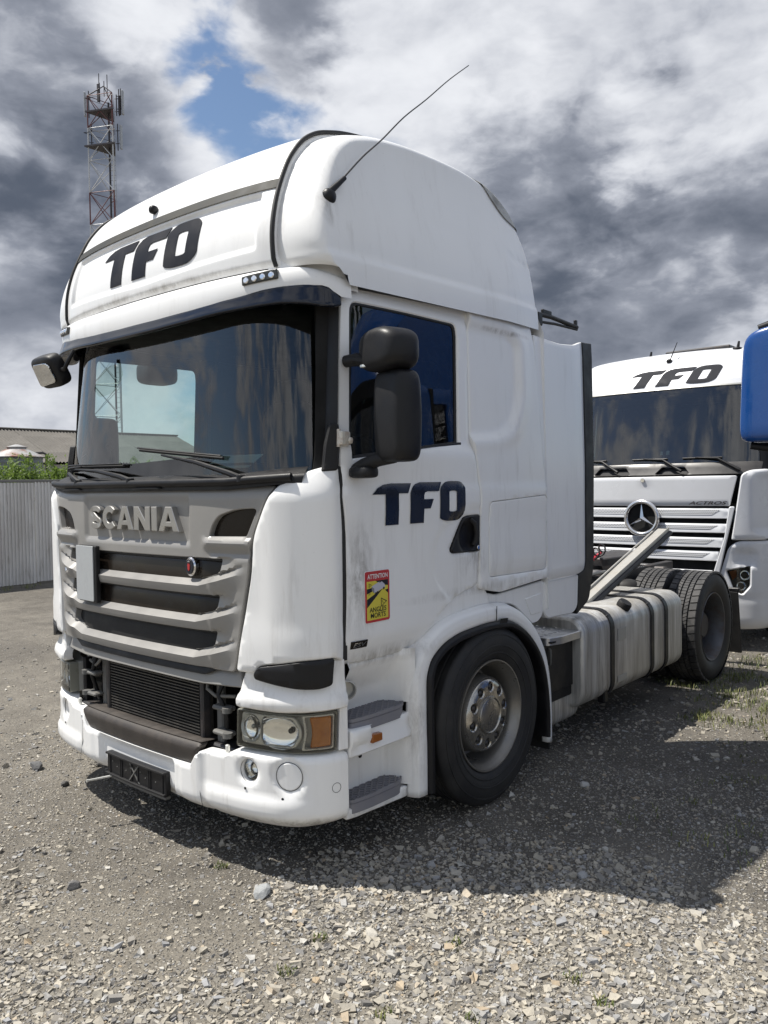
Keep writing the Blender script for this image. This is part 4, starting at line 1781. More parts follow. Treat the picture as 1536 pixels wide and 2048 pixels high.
# ---- head lamps
for sg in (1, -1):
    S_ = (lambda p: p) if sg > 0 else mir
    hs = T(panel('headlight', S_(rnd([(.787, .777), (1.113, .772), (1.288, .783), (1.278, .598), (1.11, .594), (.778, .599)], .012)), G, M['lamp_grey'], None, .05, .06, .004, -.05))
    # rim frame
    fr_o = S_(rnd([(.784, .776), (1.113, .771), (1.288, .782), (1.278, .599), (1.11, .595), (.776, .6)], .014))
    fr_i = S_(rnd([(.793, .768), (1.105, .763), (1.279, .774), (1.270, .606), (1.105, .603), (.785, .608)], .012))
    sub(panel('headlight_frame', fr_o, G, M['lamp_olive'], None, .03, .05, .004, .0, [fr_i]), hs)
    bz_o = S_(rnd([(.799, .760), (1.085, .757), (1.118, .70), (1.118, .665), (1.085, .612), (.793, .616)], [.02, .02, .03, .03, .02, .02]))
    hole1 = S_(circle(.853, .690, .052, 28, .062))
    hole2 = S_(rnd([(.925, .749), (1.068, .745), (1.100, .70), (1.100, .665), (1.068, .620), (.925, .622), (.912, .65), (.912, .72)], .012))
    sub(panel('lamp_bezel', bz_o, G, M['bezel'], None, .02, .03, .004, -.016, [hole1, hole2]), hs)
    c1 = G(np.array(.853 * sg), np.array(.690), np.array(-.018))
    nrm = Vector(G(np.array(.853 * sg), np.array(.690), np.array(1.0)) - G(np.array(.853 * sg), np.array(.690), np.array(0.0)))
    rot = Vector((0, -1, 0)).rotation_difference(nrm).to_matrix()

    def bowl(name, cen, rx, rz, depth, mat, par, off=-.018):
        cs, cz = cen
        rings, nn = 9, 28

        def fn(u, w):
            rr = 1 - u
            a = 2 * math.pi * w
            s_ = sg * (cs + rx * rr * math.cos(a))
            z_ = cz + rz * rr * math.sin(a)
            return G(s_, z_, off - depth * math.sqrt(max(0, 1 - rr * rr)))
        return sub(grid(name, fn, np.linspace(0, 1, rings), np.linspace(0, 1, nn), mat, None, 60), par)
    bowl('reflector', (.853, .690), .056, .066, .030, M['lamp_silver'], hs)
    sub(grid('lamp_ring', lambda u, w, sg=sg: G(sg * (.853 + (.046 + .009 * u) * math.cos(2 * math.pi * w)), .690 + (.055 + .010 * u) * math.sin(2 * math.pi * w), -.010 - .010 * (1 - u)), [0, .5, 1], np.linspace(0, 1, 33), M['bezel'], None, 60), hs)
    bowl('reflector', (1.006, .683), .112, .080, .024, M['lamp_silver'], hs)
    bowl('bulb_cap', (1.06, .69), .014, .013, -.012, M['lens_dark'], hs, -.030)
    bowl('bulb_cap', (.85, .69), .012, .012, -.01, M['lens_grey'], hs, -.038)
    sub(panel('turn_signal_lens', S_(rnd([(1.155, .756), (1.262, .757), (1.256, .622), (1.155, .618), (1.168, .69)], [.01, .01, .01, .01, .04])), G, M['amber'], None, .03, .02, .005, -.012), hs)
    ts_o = S_(rnd([(1.118, .768), (1.274, .769), (1.266, .611), (1.114, .607), (1.132, .69)], [.01, .01, .01, .01, .04]))
    ts_i = S_(rnd([(1.133, .758), (1.266, .760), (1.258, .619), (1.129, .616), (1.146, .69)], [.01, .01, .01, .01, .04]))
    sub(panel('turn_signal_frame', ts_o, G, M['bezel'], None, .02, .02, .003, -.006, [ts_i]), hs)
    sub(panel('headlight_lens', S_(rnd([(.786, .774), (1.113, .769), (1.286, .781), (1.276, .600), (1.11, .597), (.778, .602)], .012)), G, M['clear_lens'], None, .04, .0, .003, .006), hs)
    # vertical end strip beside the lamp
    T(panel('lamp_side_trim', S_(rnd([(1.293, .80), (1.333, .80), (1.333, .60), (1.284, .60)], .006)), G, M['white'], None, .03, .05, .005, .014))

# ---- bumper
def bump_relief(a, b):
    x = np.abs(a)
    r = -.09 * ss(b, .33, .215) ** 1.5
    r -= .022 * ss(b, .555, .60) * ss(x, .74, .80)
    r += .014 * ss(b, .39, .372) * ss(x, .55, .62) * ss(x, 1.20, 1.02)        # crease step
    r += .018 * ss(x, .58, .54) - .010 * ss(x, .545, .535) * ss(x, .525, .535)      # centre section stands proud
    r -= .030 * ss(x, .36, .33) * ss(b, .245, .26) * ss(b, .465, .44)       # plate recess
    r -= .008 * ss(x, .42, .40) * ss(b, .23, .25) * ss(b, .475, .455)
    for cs, cz, rad_, d in ((1.058, .491, .072, .016), (.847, .493, .056, .010)):
        q = np.hypot((x - cs), (b - cz))
        r -= d * ss(q, rad_ + .016, rad_ - .008)
    return r


bt = [(1.337, .582), (1.315, .590), (1.11, .588), (.80, .585), (.765, .578), (.715, .548), (.60, .546), (.56, .545), (.52, .515), (.485, .462)]
b_out = bt + [(-a, b) for a, b in bt[::-1]]
bb = [(-1.337, .272), (-1.19, .245), (-1.08, .236), (-.79, .228), (-.52, .234), (-.12, .255), (.12, .255), (.52, .234), (.79, .228), (1.08, .236), (1.19, .245), (1.337, .272)]
b_out = b_out + bb
fogh = [circle(.847, .493, .047, 28, .052), circle(-.847, .493, .047, 28, .052)]
bumper = T(panel('bumper', rnd(b_out, .015, 4), G, M['white'], None, .018, .05, .008, .012, fogh, 45, relief=bump_relief))
for sg in (1, -1):
    S_ = (lambda p: p) if sg > 0 else mir
    sub(grid('fog_lamp_barrel', lambda u, w, sg=sg: G(sg * (.847 + .049 * math.cos(2 * math.pi * w)), .493 + .054 * math.sin(2 * math.pi * w), .0 - .09 * u),
             [0, .5, 1], np.linspace(0, 1, 29), M['black'], None, 60), bumper)
    fl = sub(grid('fog_lamp', lambda u, w, sg=sg: G(sg * (.847 + .047 * (1 - u) * math.cos(2 * math.pi * w)), .493 + .052 * (1 - u) * math.sin(2 * math.pi * w), -.03 - .045 * math.sqrt(max(0, 1 - (1 - u) ** 2))),
                  np.linspace(0, 1, 8), np.linspace(0, 1, 29), M['lamp_silver'] if sg > 0 else M['gap'], None, 60), bumper)
    if sg > 0:
        sub(panel('fog_lamp_glass', circle(.847, .493, .047, 24, .052), G, M['clear_lens'], None, .03, 0, .002, -.022), bumper)
    sub(panel('blanking_disc', S_(circle(1.058, .491, .060, 28, .063)), G, M['white'], None, .03, .012, .004, .004), bumper)
    sub(grid('disc_groove', lambda u, w, sg=sg: G(sg * (1.058 + (.0605 + .0028 * u) * math.cos(2 * math.pi * w)), .491 + (.0635 + .0028 * u) * math.sin(2 * math.pi * w), .0025), [0, 1], np.linspace(0, 1, 37), M['gap'], None, 60), bumper)
    sub(grid('sensor_ring', lambda u, w, sg=sg: G(sg * (1.269 + (.019 + .002 * u) * math.cos(2 * math.pi * w)), .435 + (.021 + .002 * u) * math.sin(2 * math.pi * w), .0135), [0, 1], np.linspace(0, 1, 29), M['seal'], None, 60), bumper)
    for (a_, b_) in ((.835, .415), (1.03, .392), (1.13, .33)):
        sub(panel('bolt_hole', S_(circle(a_, b_, .006, 10)), G, M['gap'], None, .02, .002, .0005, .0165 if a_ < 1.1 else .014), bumper)
    # seam of the centre section
    sub(grid('bumper_seam', lambda u, w, sg=sg: G(sg * (.533 + .05 * (1 - w) ** 2 + .004 * u), .245 + .25 * w, .025), [0, 1], np.linspace(0, 1, 14), M['seal'], None, 60), bumper)
skid = rnd([(-.548, .560), (-.53, .575), (.53, .575), (.548, .560), (.515, .505), (.485, .462), (-.485, .462), (-.515, .505)], [.03, .03, .03, .03, .03, .03, .03, .03])
T(panel('skid_plate', skid, G, M['brownblack'], None, .016, .04, .008, .010, (), 45,
        relief=lambda a, b: .010 * ss(b, .465, .53) - .022 * ss(b, .55, .578) + .0025 * np.sin(b * 420) * ss(b, .535, .52) * ss(np.abs(a), .42, .36)))
T(grid('skid_top', lambda u, w: G(u * .54, .575, .0 - .14 * w) + np.array([0, 0, -.012 * w]), np.linspace(-1, 1, 25), [0, .5, 1], M['brownblack'], None, 60))
# number plate frame
ph = T(panel('number_plate_frame', rnd([(-.265, .255), (.285, .255), (.285, .378), (-.265, .378)], .006), G, M['black'], None, .05, .025, .004, .018))
for k, xx in enumerate((-.235, -.13, -.115, -.02, .04, .135, .15, .255)):
    sub(panel('frame_rib', rnd([(xx, .268), (xx + .009, .268), (xx + .009, .366), (xx, .366)], .002), G, M['blackrough'], None, .05, .006, .002, .023), ph)
for d_ in (1, -1):
    sub(panel('frame_brace', [(.005 - d_ * .045, .27), (.015 - d_ * .045, .27), (.015 + d_ * .045, .366), (.005 + d_ * .045, .366)], G, M['hose'], None, .05, .006, .001, .0232 + .001 * d_), ph)
for k in range(10):
    sub(panel('frame_hole', circle(-.205 + k * .045, .335 - .022 * (k % 2), .004, 8), G, M['hose'], None, .05, .002, .0004, .020), ph)
for zz_ in (.262, .372):
    sub(panel('frame_ledge', rnd([(-.262, zz_ - .006), (.282, zz_ - .006), (.282, zz_ + .006), (-.262, zz_ + .006)], .002), G, M['blackrough'], None, .05, .012, .002, .030), ph)
sub(panel('frame_ledge', rnd([(-.255, .236), (.275, .236), (.275, .25), (-.255, .25)], .002), G, M['hose'], None, .05, .03, .002, .016), ph)
T(tube('tow_pin', [tuple(G(-.22, .25, .02)), tuple(G(-.26, .246, .13)), tuple(G(-.262, .246, .14))], [.006, .006, .010], M['bezel'], None, 8))

# ---- visor over the windscreen
VIS_X = [0, .17, .45, .6, .68, .75, .82, .92, 1.02, 1.12, 1.19, 1.235, 1.272]
VIS_T = [2.655, 2.655, 2.661, 2.668, 2.674, 2.677, 2.682, 2.694, 2.700, 2.702, 2.696, 2.680, 2.657]
VIS_B = [2.588, 2.589, 2.596, 2.604, 2.607, 2.608, 2.609, 2.612, 2.614, 2.606, 2.594, 2.594, 2.606]


def visor_pt(u, v):
    # u across (-1..1), v from the top rear edge round to the inner lower edge
    s = u * 1.272
    x = abs(s)
    ztop = float(np.interp(x, VIS_X, VIS_T))
    zbot = float(np.interp(x, VIS_X, VIS_B))
    prof = [(.0, ztop + .004), (.030, ztop), (.036, ztop - .010), (.046, (ztop + zbot) / 2), (.056, zbot + .012), (.056, zbot + .004), (.046, zbot - .002), (-.02, zbot + .016), (-.09, zbot + .055)]
    t = v * (len(prof) - 1)
    i = min(int(t), len(prof) - 2)
    k = t - i
    o_, z_ = (prof[i][0] * (1 - k) + prof[i + 1][0] * k, prof[i][1] * (1 - k) + prof[i + 1][1] * k)
    e = ss(x, 1.2, 1.272)
    return G(s, z_ + e * .01 * (v - .5), o_ * (1 - .55 * e) if o_ > 0 else o_ * (1 - e))


T(grid('sun_visor', visor_pt, np.linspace(-1, 1, 91), np.linspace(0, 1, 29), M['visor'], None, 50))
# ---- white lip band over the visor
def lip_pt(u, v):
    s = u * 1.335
    x = abs(s)
    z0 = float(np.interp(x, VIS_X, VIS_T)) - .008 - .03 * float(ss(x, 1.24, 1.30)) * 0
    z1 = 2.792 - .045 * ss(x, 1.08, 1.33)
    off = .030 * math.sin(math.pi * min(1, .30 + v * .70)) ** .5 * (1 - .7 * ss(x, 1.15, 1.33)) + .006
    return G(s, z0 + (z1 - z0) * v, off - .03 * ss(v, .86, 1.0))


T(grid('roof_lip', lip_pt, np.linspace(-1, 1, 91), np.linspace(0, 1, 17), M['white'], None, 50))
for sg in (1, -1):
    T(panel('roof_corner_filler', [(sg * a, b) for a, b in ((.93, 2.70), (1.40, 2.69), (1.40, 2.775), (1.30, 2.80), (.93, 2.83))], G, M['white'], None, .03, .0, .003, -.004))
T(panel('roof_lip_back', [(-1.29, 2.64), (1.29, 2.64), (1.29, 2.80), (-1.29, 2.80)], G, M['gap'], None, .12, .0, .004, -.012))
for sg in (1, -1):
    S_ = (lambda p: p) if sg > 0 else mir
    led = T(panel('marker_lamp', S_(rnd([(.815, 2.718), (1.002, 2.729), (1.002, 2.774), (.815, 2.758)], .006)), G, M['lens_dark'], None, .03, .02, .004, .047))
    for k in range(4):
        cs = .842 + k * .044
        sub(panel('marker_diode', S_(circle(cs, 2.738 + .003 * k, .015, 14, .014)), G, M['lamp_silver'], None, .02, .006, .004, .053), led)
    for zz_ in (.0, 1.):
        pass

# ---- roof
SEAM = [(.943, .100, 2.792), (.938, .098, 2.86), (.934, .100, 2.93), (.925, .132, 3.08), (.912, .192, 3.22), (.905, .262, 3.345), (.90, .345, 3.435),
        (.895, .455, 3.50), (.89, .60, 3.545), (.885, .85, 3.59), (.885, 1.2, 3.615), (.885, 1.55, 3.61), (.885, 1.75, 3.575), (.885, 1.95, 3.49), (.89, 2.07, 3.36), (.9, 2.13, 3.2)]
SM = np.array(SEAM)
_d = np.concatenate([[0], np.cumsum(np.linalg.norm(np.diff(SM[:, 1:], axis=0), axis=1))])
_d /= _d[-1]


_GR = {}


def cat1(t, X, F):
    i = min(max(int(np.searchsorted(X, t)) - 1, 0), len(X) - 2)
    kk = id(F) if not isinstance(F, np.ndarray) or F.base is None else (F.__array_interface__['data'][0], F.strides[0])
    m = _GR.get(kk)
    if m is None:
        m = _GR[kk] = np.gradient(F, X)
    h = X[i + 1] - X[i]
    q = (t - X[i]) / h
    return ((2 * q ** 3 - 3 * q ** 2 + 1) * F[i] + (q ** 3 - 2 * q ** 2 + q) * h * m[i] + (-2 * q ** 3 + 3 * q ** 2) * F[i + 1] + (q ** 3 - q ** 2) * h * m[i + 1])


def plan_y(x):
    return np.interp(abs(x), PC[:200, 0], PC[:200, 1])


def seam(t):
    return cat1(t, _d, SM[:, 0]), cat1(t, _d, SM[:, 1]), cat1(t, _d, SM[:, 2])


def roof_pt(u, v):
    """u across -1..1, v along the profile from the front lip over the top"""
    sx, sy, sz = seam(v)
    x = u * sx
    fr = float(ss(v, .48, .22))
    e = abs(u)
    y = sy + plan_y(x) * fr
    crown = .035 * (1 - e * e)
    ty = cat1(min(v + .01, 1), _d, SM[:, 1]) - cat1(max(v - .01, 0), _d, SM[:, 1])
    tz = cat1(min(v + .01, 1), _d, SM[:, 2]) - cat1(max(v - .01, 0), _d, SM[:, 2])
    l = math.hypot(ty, tz)
    ny, nz = -tz / l, ty / l
    o = crown * (1 - fr)
    # sign field pressed into the front, with a raised border
    z = sz
    ff = float(ss(v, .30, .285))
    o -= .020 * ff * float(ss(e, .915, .88)) * float(ss(z, 2.85 + .03 * e, 2.885 + .03 * e)) * float(ss(z, 3.168, 3.150))
    o -= .012 * float(ss(z, 2.825, 2.79))
    # stripe channel
    # pressings on the roof dome
    for ux, uz in ((-.62, 3.275), (.30, 3.275), (-.12, 3.275)):
        q = math.hypot((u - ux) * .9, (z - uz) * 1.2)
        if v < .4:
            o -= .007 * float(ss(q, .035, .015))
    return np.array([x, y + ny * o, z + nz * o])


vv = np.unique(np.concatenate([np.linspace(0, .40, 170), np.linspace(.40, 1, 34)]))
uu = np.unique(np.concatenate([np.linspace(-1, 1, 61), np.linspace(-.925, -.87, 14), np.linspace(.87, .925, 14)]))
roof = T(grid('roof', roof_pt, uu, vv, M['white'], None, 60))
v0 = [t for t in np.linspace(0, .5, 800) if seam(t)[2] > 3.171][0]
v1 = [t for t in np.linspace(0, .5, 800) if seam(t)[2] > 3.219][0]
stripem = simple('weathered_grey_stripe', (.045, .046, .043), .6, spec=.2, dirt=(.085, .08, .065), dirt_amt=.8, dirt_scale=9)
sub(grid('roof_stripe', lambda u, w: roof_pt(u, v0 + (v1 - v0) * w) + np.array([0, -.006, .002]), np.linspace(-.992, .992, 61), np.linspace(0, 1, 5), stripem, None, 60), roof)
sc = roof_pt(-.03, v1 + .02)
sub(superq('roof_sensor', sc + np.array([0, -.012, .012]), (.045, .05, .045), M['black'], None, .8, .8, 10, 14), roof)


def seam_line(sg, n=70, a=0.0, b=.93):
    out = []
    for t in np.linspace(a, b, n):
        p = roof_pt(sg, t)
        out.append((p[0] + sg * .004, p[1] - .003, p[2] + .003))
    return out


for sg in (1, -1):
    T(tube('roof_seal', seam_line(sg), .011, M['seal'], None, 8))


# side shells of the roof: from the seam, rounded out to the flank
def shell_x(y, z):
    return 1.195 - .115 * ss(z, 2.75, 3.62) - .035 * ss(y, 1.7, 2.2)


def side_pt(t, w, sg):
    """t along the seam, w from the seam (0) to the base line (1)"""
    p = roof_pt(1.0, t * .985)
    yb = .395 + (2.135 - .395) * float(ss(t, .02, .98)) ** .92
    zb = 2.705 + .035 * (yb - .4) / 1.74
    if t < .06:
        zb = 2.705 + (.06 - t) / .06 * .06
    q = w
    y = p[1] * (1 - q) + yb * q
    z = p[2] * (1 - q) + zb * q
    d = q * math.hypot(yb - p[1], zb - p[2]) if True else 0
    R_ = .125 - .055 * float(ss(t, .14, .34))
    d = max(d, 0)
    k = min(1, max(0, (d - .03) / R_))
    rise = math.sqrt(max(0, 1 - (1 - k) ** 2)) ** .9
    xs = shell_x(y, z)
    fl = .010 * ss(d, .0, .02)
    x = p[0] + fl + (xs - p[0] - fl) * rise
    # crease near the foot and the pressed line on the flank
    x += .012 * float(ss(z, 2.86 + .02 * (y - .5), 2.82 + .02 * (y - .5)))
    x -= .006 * float(ss(abs(z - (3.18 - .02 * y)), .012, .0)) * float(ss(y, .9, 1.4))
    return np.array([sg * x, y, z])


tw = np.unique(np.concatenate([np.linspace(0, .45, 70), np.linspace(.45, 1, 44)]))
ww = np.unique(np.concatenate([np.linspace(0, .25, 34), np.linspace(.25, .8, 18), np.linspace(.8, 1, 16)]))
shells = {}
for sg in (1, -1):
    shells[sg] = T(grid('roof_side', lambda t, w, sg=sg: side_pt(t, w, sg), tw, ww, M['white'], None, 60))
# rear corner trims
trimm = simple('dirty_trim', (.42, .42, .40), .6, dirt=(.16, .155, .14), dirt_amt=1.0, dirt_scale=7)
for sg in (1, -1):
    def rt_pt(u, w, sg=sg):
        t = .735 + .255 * u
        wm = .012 + .20 * math.sin(math.pi * u ** .75) ** 1.2
        p = side_pt(t, wm * w, sg)
        q = side_pt(t, wm * w + .03, sg)
        return p + np.array([sg * .007, .003, .004])
    rc = T(grid('roof_corner_trim', rt_pt, np.linspace(0, 1, 24), np.linspace(0, 1, 10), trimm, None, 60))
    for u_ in (.04, .72):
        p = rt_pt(u_, .6)
        sub(superq('trim_screw', p, (.02, .025, .025), M['steel_dark'], None, 1, 1, 6, 10), rc)
# back wall of the cab
bw = [(-1.19, 2.20, 1.0), (1.19, 2.20, 1.0), (1.19, 2.17, 2.72), (1.0, 2.15, 3.2), (.9, 2.12, 3.24), (-.9, 2.12, 3.24), (-1.0, 2.15, 3.2), (-1.19, 2.17, 2.72)]
T(mk('cab_back_wall', bw, [tuple(range(8))], M['white'], None, 0))

# roof letters
def letters_TFO(x0, z0, h, w, shear=0.0):
    """three letters in a unit box; returns polygons (outline, holes) in (a, b)"""
    t = [(0, .70), (.045, .84), (.10, .915), (.17, .945), (.385, .945), (.35, .715), (.255, .715), (.255, .0), (.125, .0), (.125, .70)]
    f = [(.375, .0), (.375, .72), (.392, .83), (.425, .92), (.475, .965), (.72, .965), (.685, .745), (.555, .745), (.53, .72), (.52, .655), (.52, .56), (.625, .56), (.59, .335), (.52, .335), (.52, .0)]
    o = rnd([(.70, .06), (.78, .0), (.93, .0), (1.0, .16), (1.0, .86), (.95, .985), (.775, .985), (.70, .83)], [.06, .05, .06, .08, .08, .05, .05, .08])
    oi = rnd([(.805, .23), (.895, .23), (.895, .75), (.805, .75)], .04)
    tr = lambda P: [(x0 + (a + shear * b) * w, z0 + b * h) for a, b in P]
    return [(tr(t), []), (tr(f), []), (tr(o), [tr(oi)])]


def vt_of_z(z):
    lo, hi = 0.0, .45
    for _ in range(18):
        mid = (lo + hi) / 2
        if seam(mid)[2] < z:
            lo = mid
        else:
            hi = mid
    return lo


def roof_map(a, b, off):
    a, b, off = np.broadcast_arrays(np.asarray(a, float), np.asarray(b, float), np.asarray(off, float))
    out = np.empty(a.shape + (3,))
    for i in np.ndindex(a.shape):
        t = vt_of_z(b[i])
        sx = seam(t)[0]
        out[i] = roof_pt(a[i] / sx, t) + np.array([0, -off[i], off[i] * .2])
    return out


for k, (pl_, hl) in enumerate(letters_TFO(-.455, 2.905, .245, .895)):
    sub(panel('roof_letter', pl_, roof_map, M['navy_roof'], None, .03, .0, .001, .004, hl), roof)

# ---- doors
def side_relief(a, b):
    x = np.abs(a)
    r = -.022 * ss(b, 1.94, 2.03) - .012 * ss(b, 2.60, 2.74)
    r += .007 * ss(b, 1.80, 1.76) * ss(b, 1.55, 1.70)
    r -= .035 * ss(b, 1.10, .95) * ss(x, 2.5, 1.6) - .0
    # scallop round the handle
    r -= .008 * ss(np.hypot((x - 2.40) / .42, (b - 1.40) / .27), 1.03, .97) * ss(x, 2.43, 2.40)
    return r


d_out = [(1.291, 2.64), (1.305, 2.695), (1.345, 2.708), (1.75, 2.727), (2.366, 2.738), (2.371, 2.69), (2.357, 2.035), (2.375, 1.99), (2.416, 1.75), (2.410, 1.40), (2.392, 1.238), (2.22, 1.203),
         (2.085, 1.155), (1.95, 1.06), (1.83, .975), (1.56, .968), (1.340, .976), (1.333, 1.05), (1.345, 1.277), (1.346, 1.618), (1.322, 1.82), (1.282, 1.885), (1.284, 2.41)]
d_r = [.03, .02, .03, .05, .01, .02, .03, .02, .05, .05, .03, .05, .06, .05, .03, .05, .02, .02, .05, .05, .04, .03, .05]
w_out = rnd([(1.353, 2.645), (1.80, 2.654), (2.262, 2.655), (2.272, 2.59), (2.250, 2.012), (1.80, 1.965), (1.355, 1.918)], [.05, .05, .10, .05, .008, .05, .008])
hd = rnd([(2.255, 1.614), (2.300, 1.622), (2.412, 1.624), (2.408, 1.425), (2.156, 1.430), (2.136, 1.448)], [.03, .02, .006, .006, .015, .012])
for sg in (1, -1):
    S_ = (lambda p: p) if sg > 0 else mir
    door = T(panel('door', S_(rnd(d_out, d_r)), G, M['white'], None, .022, .035, .006, .002, [S_(w_out), S_(hd)], 45, relief=side_relief))
    wc = np.mean(w_out, 0)
    big = [((a - wc[0]) * 1.02 + wc[0], (b - wc[1]) * 1.02 + wc[1]) for a, b in w_out]
    sm = [((a - wc[0]) * .965 + wc[0], (b - wc[1]) * .965 + wc[1]) for a, b in w_out]
    sub(panel('window_seal', S_(big), G, M['seal'], None, .03, .012, .003, -.03, [S_(sm)]), door)
    sub(panel('window_glass', S_(big), G, M['side_glass'] if sg > 0 else M['far_glass'], None, .08, 0, .001, -.037), door)
    # bottom weatherstrip
    sub(panel('weatherstrip', S_(rnd([(1.345, 1.905), (1.80, 1.953), (2.275, 2.003), (2.275, 2.022), (1.80, 1.972), (1.345, 1.926)], .004)), G, M['black'], None, .05, .02, .004, -.016), door)
    hp = sub(panel('door_handle_cup', S_(hd), G, M['black'], None, .02, .03, .006, .006, relief=lambda a, b: -.028 * ss(np.hypot((np.abs(a) - 2.30) / .10, (b - 1.51) / .10), 1.0, .55)), door)
    sub(tube('door_handle', [tuple(G(sg * q[0], q[1], q[2])) for q in ((2.320, 1.605, -.004), (2.352, 1.58, .008), (2.366, 1.53, .010), (2.362, 1.49, .008), (2.352, 1.462, -.004))], .014, M['blackrough'], None, 10), door)
    sub(panel('door_lock', S_(circle(2.385, 1.446, .012, 14)), G, M['chrome'], None, .02, .004, .002, .012), door)
    if sg > 0:
        for pl_, hl in letters_TFO(1.509, 1.603, .212, .755):
            big_ = pl_
            c_ = np.mean(pl_, 0)
            sub(panel('door_letter', pl_, lambda a, b, o: G(a, b, o + side_relief(a, b)), M['navy'], None, .03, .0, .0005, .0060, hl), door)
        # blind spot sticker
        gs = lambda a, b, o: G(a, b, np.asarray(o) + side_relief(a, b))
        X = lambda u: 1.452 + u * .178
        Z = lambda w: 1.150 + w * .246
        P_ = lambda L_: [(X(a), Z(b)) for a, b in L_]
        sub(panel('sticker', rnd(P_([(0, 0), (1, 0), (1, 1), (0, 1)]), .014), gs, M['white_film'], None, .04, 0, .001, .0055), door)
        sub(panel('sticker_border', rnd(P_([(.012, .01), (.988, .01), (.988, .99), (.012, .99)]), .013), gs, M['red_film'], None, .04, 0, .001, .0062), door)
        sub(panel('sticker_field', P_([(.08, .06), (.92, .06), (.92, .80), (.08, .80)]), gs, M['yellow_film'], None, .04, 0, .0005, .0069), door)
        for q in ([(.42, .80), (.92, .80), (.92, .685), (.78, .70), (.58, .74)], [(.08, .66), (.28, .675), (.28, .60), (.08, .565)], [(.08, .46), (.52, .585), (.70, .63), (.08, .30)], [(.80, .60), (.92, .615), (.92, .53)]):
            sub(panel('sticker_black', P_(q), gs, M['black_film'], None, .05, 0, .0004, .0075), door)
        sub(panel('sticker_truck', P_([(.26, .70), (.56, .775), (.58, .75), (.66, .775), (.78, .715), (.80, .655), (.72, .645), (.36, .565), (.27, .62)]), gs, M['grey_film'], None, .04, 0, .0004, .0082), door)
        sub(panel('sticker_truck_end', P_([(.26, .70), (.355, .655), (.36, .565), (.27, .62)]), gs, M['step'], None, .04, 0, .0004, .0086), door)
        for q in ((.42, .56), (.49, .575), (.74, .64)):
            cx_, cz_ = X(q[0]), Z(q[1])
            sub(panel('sticker_wheel', circle(cx_, cz_, .006, 10), gs, M['black_film'], None, .02, 0, .0003, .0089), door)
        for (cx_, cz_, k_) in ((.19, .725, .10), (.17, .565, .07), (.70, .375, .22)):
            o_ = [(cx_ - k_ * .35, cz_ + k_ * .40), (cx_ + k_ * .75, cz_ + k_ * .05), (cx_ - k_ * .35, cz_ - k_ * .42)]
            cc = np.mean(o_, 0)
            i_ = [((a - cc[0]) * .74 + cc[0], (b - cc[1]) * .74 + cc[1]) for a, b in o_]
            sub(panel('sticker_triangle', P_(o_), gs, M['black_film'], None, .04, 0, .0002, .0082, [P_(i_)]), door)
            sub(panel('sticker_mark', P_([(cc[0] - k_ * .16, cc[1] + k_ * .13), (cc[0] - k_ * .08, cc[1] + k_ * .13), (cc[0] + k_ * .06, cc[1] - k_ * .13), (cc[0] + k_ * .0, cc[1] - k_ * .13)]), gs, M['black_film'], None, .04, 0, .0002, .0082), door)
        for txt, u0, u1, w0, w1, mt in (('ATTENTION', .10, .90, .845, .935, 'white_film'), ('ANGLES', .17, .83, .205, .300, 'black_film'), ('MORTS', .21, .80, .095, .190, 'black_film')):
            vt, ft = text_geo(txt, 1.0, .012)
            lo, hi = vt.min(0), vt.max(0)
            a = X(u0 + (vt[:, 0] - lo[0]) / (hi[0] - lo[0]) * (u1 - u0))
            b = Z(w0 + (vt[:, 1] - lo[1]) / (hi[1] - lo[1]) * (w1 - w0))
            sub(mk('sticker_text', list(gs(a, b, .0082)), ft, M[mt], None, 0), door)
        sub(panel('nameplate', rnd([(1.366, 1.045), (1.472, 1.043), (1.472, 1.079), (1.366, 1.081)], .004), gs, M['gloss_brown'], None, .03, .004, .002, .008), door)
        vt, ft = text_geo('ESV', 1.0, .02, 0, 'LEFT', .2)
        lo, hi = vt.min(0), vt.max(0)
        sub(mk('nameplate_text', list(gs(1.378 + (vt[:, 0] - lo[0]) / (hi[0] - lo[0]) * .082, 1.051 + (vt[:, 1] - lo[1]) / (hi[1] - lo[1]) * .021, .0095)), ft, M['chrome'], None, 0), door)
    T(panel('door_edge_seal', S_([(1.316, 1.0), (1.347, 1.0), (1.353, 1.28), (1.353, 1.62), (1.33, 1.82), (1.29, 1.885), (1.275, 1.88), (1.31, 1.80)]), G, M['seal'], None, .05, .02, .003, -.002))
    # hinge
    hg = T(box('door_hinge', tuple(G(sg * 1.30, 2.01, .012)), (.02, .075, .062), M['hinge'], None, .004, Matrix.Rotation(sg * .22, 3, 'Z')))
    sub(tube('hinge_pin', [tuple(G(sg * 1.268, 1.97, .016)), tuple(G(sg * 1.268, 2.05, .016))], .009, M['hinge'], None, 8), hg)
    sub(superq('hinge_bolt', G(sg * 1.325, 2.0, .024), (.014, .03, .03), M['hinge'], None, .8, 1, 6, 12), hg)

# ---- dark inner shell behind the panels (closes all gaps)
for sg in (1, -1):
    S_ = (lambda p: p) if sg > 0 else mir
    ins = rnd([(1.16, .98), (3.17, .98), (3.17, 2.72), (1.16, 2.72)], .01)
    wb = [((a - wc[0]) * .97 + wc[0], (b - wc[1]) * .97 + wc[1]) for a, b in w_out]
    T(panel('cab_frame', S_(ins), G, M['gap'], None, .09, .02, .002, -.05, [S_(wb)]))
T(panel('front_frame', rnd([(-1.25, .98), (1.25, .98), (1.25, 1.80), (-1.25, 1.80)], .01), G, M['gap'], None, .1, .0, .002, -.06))

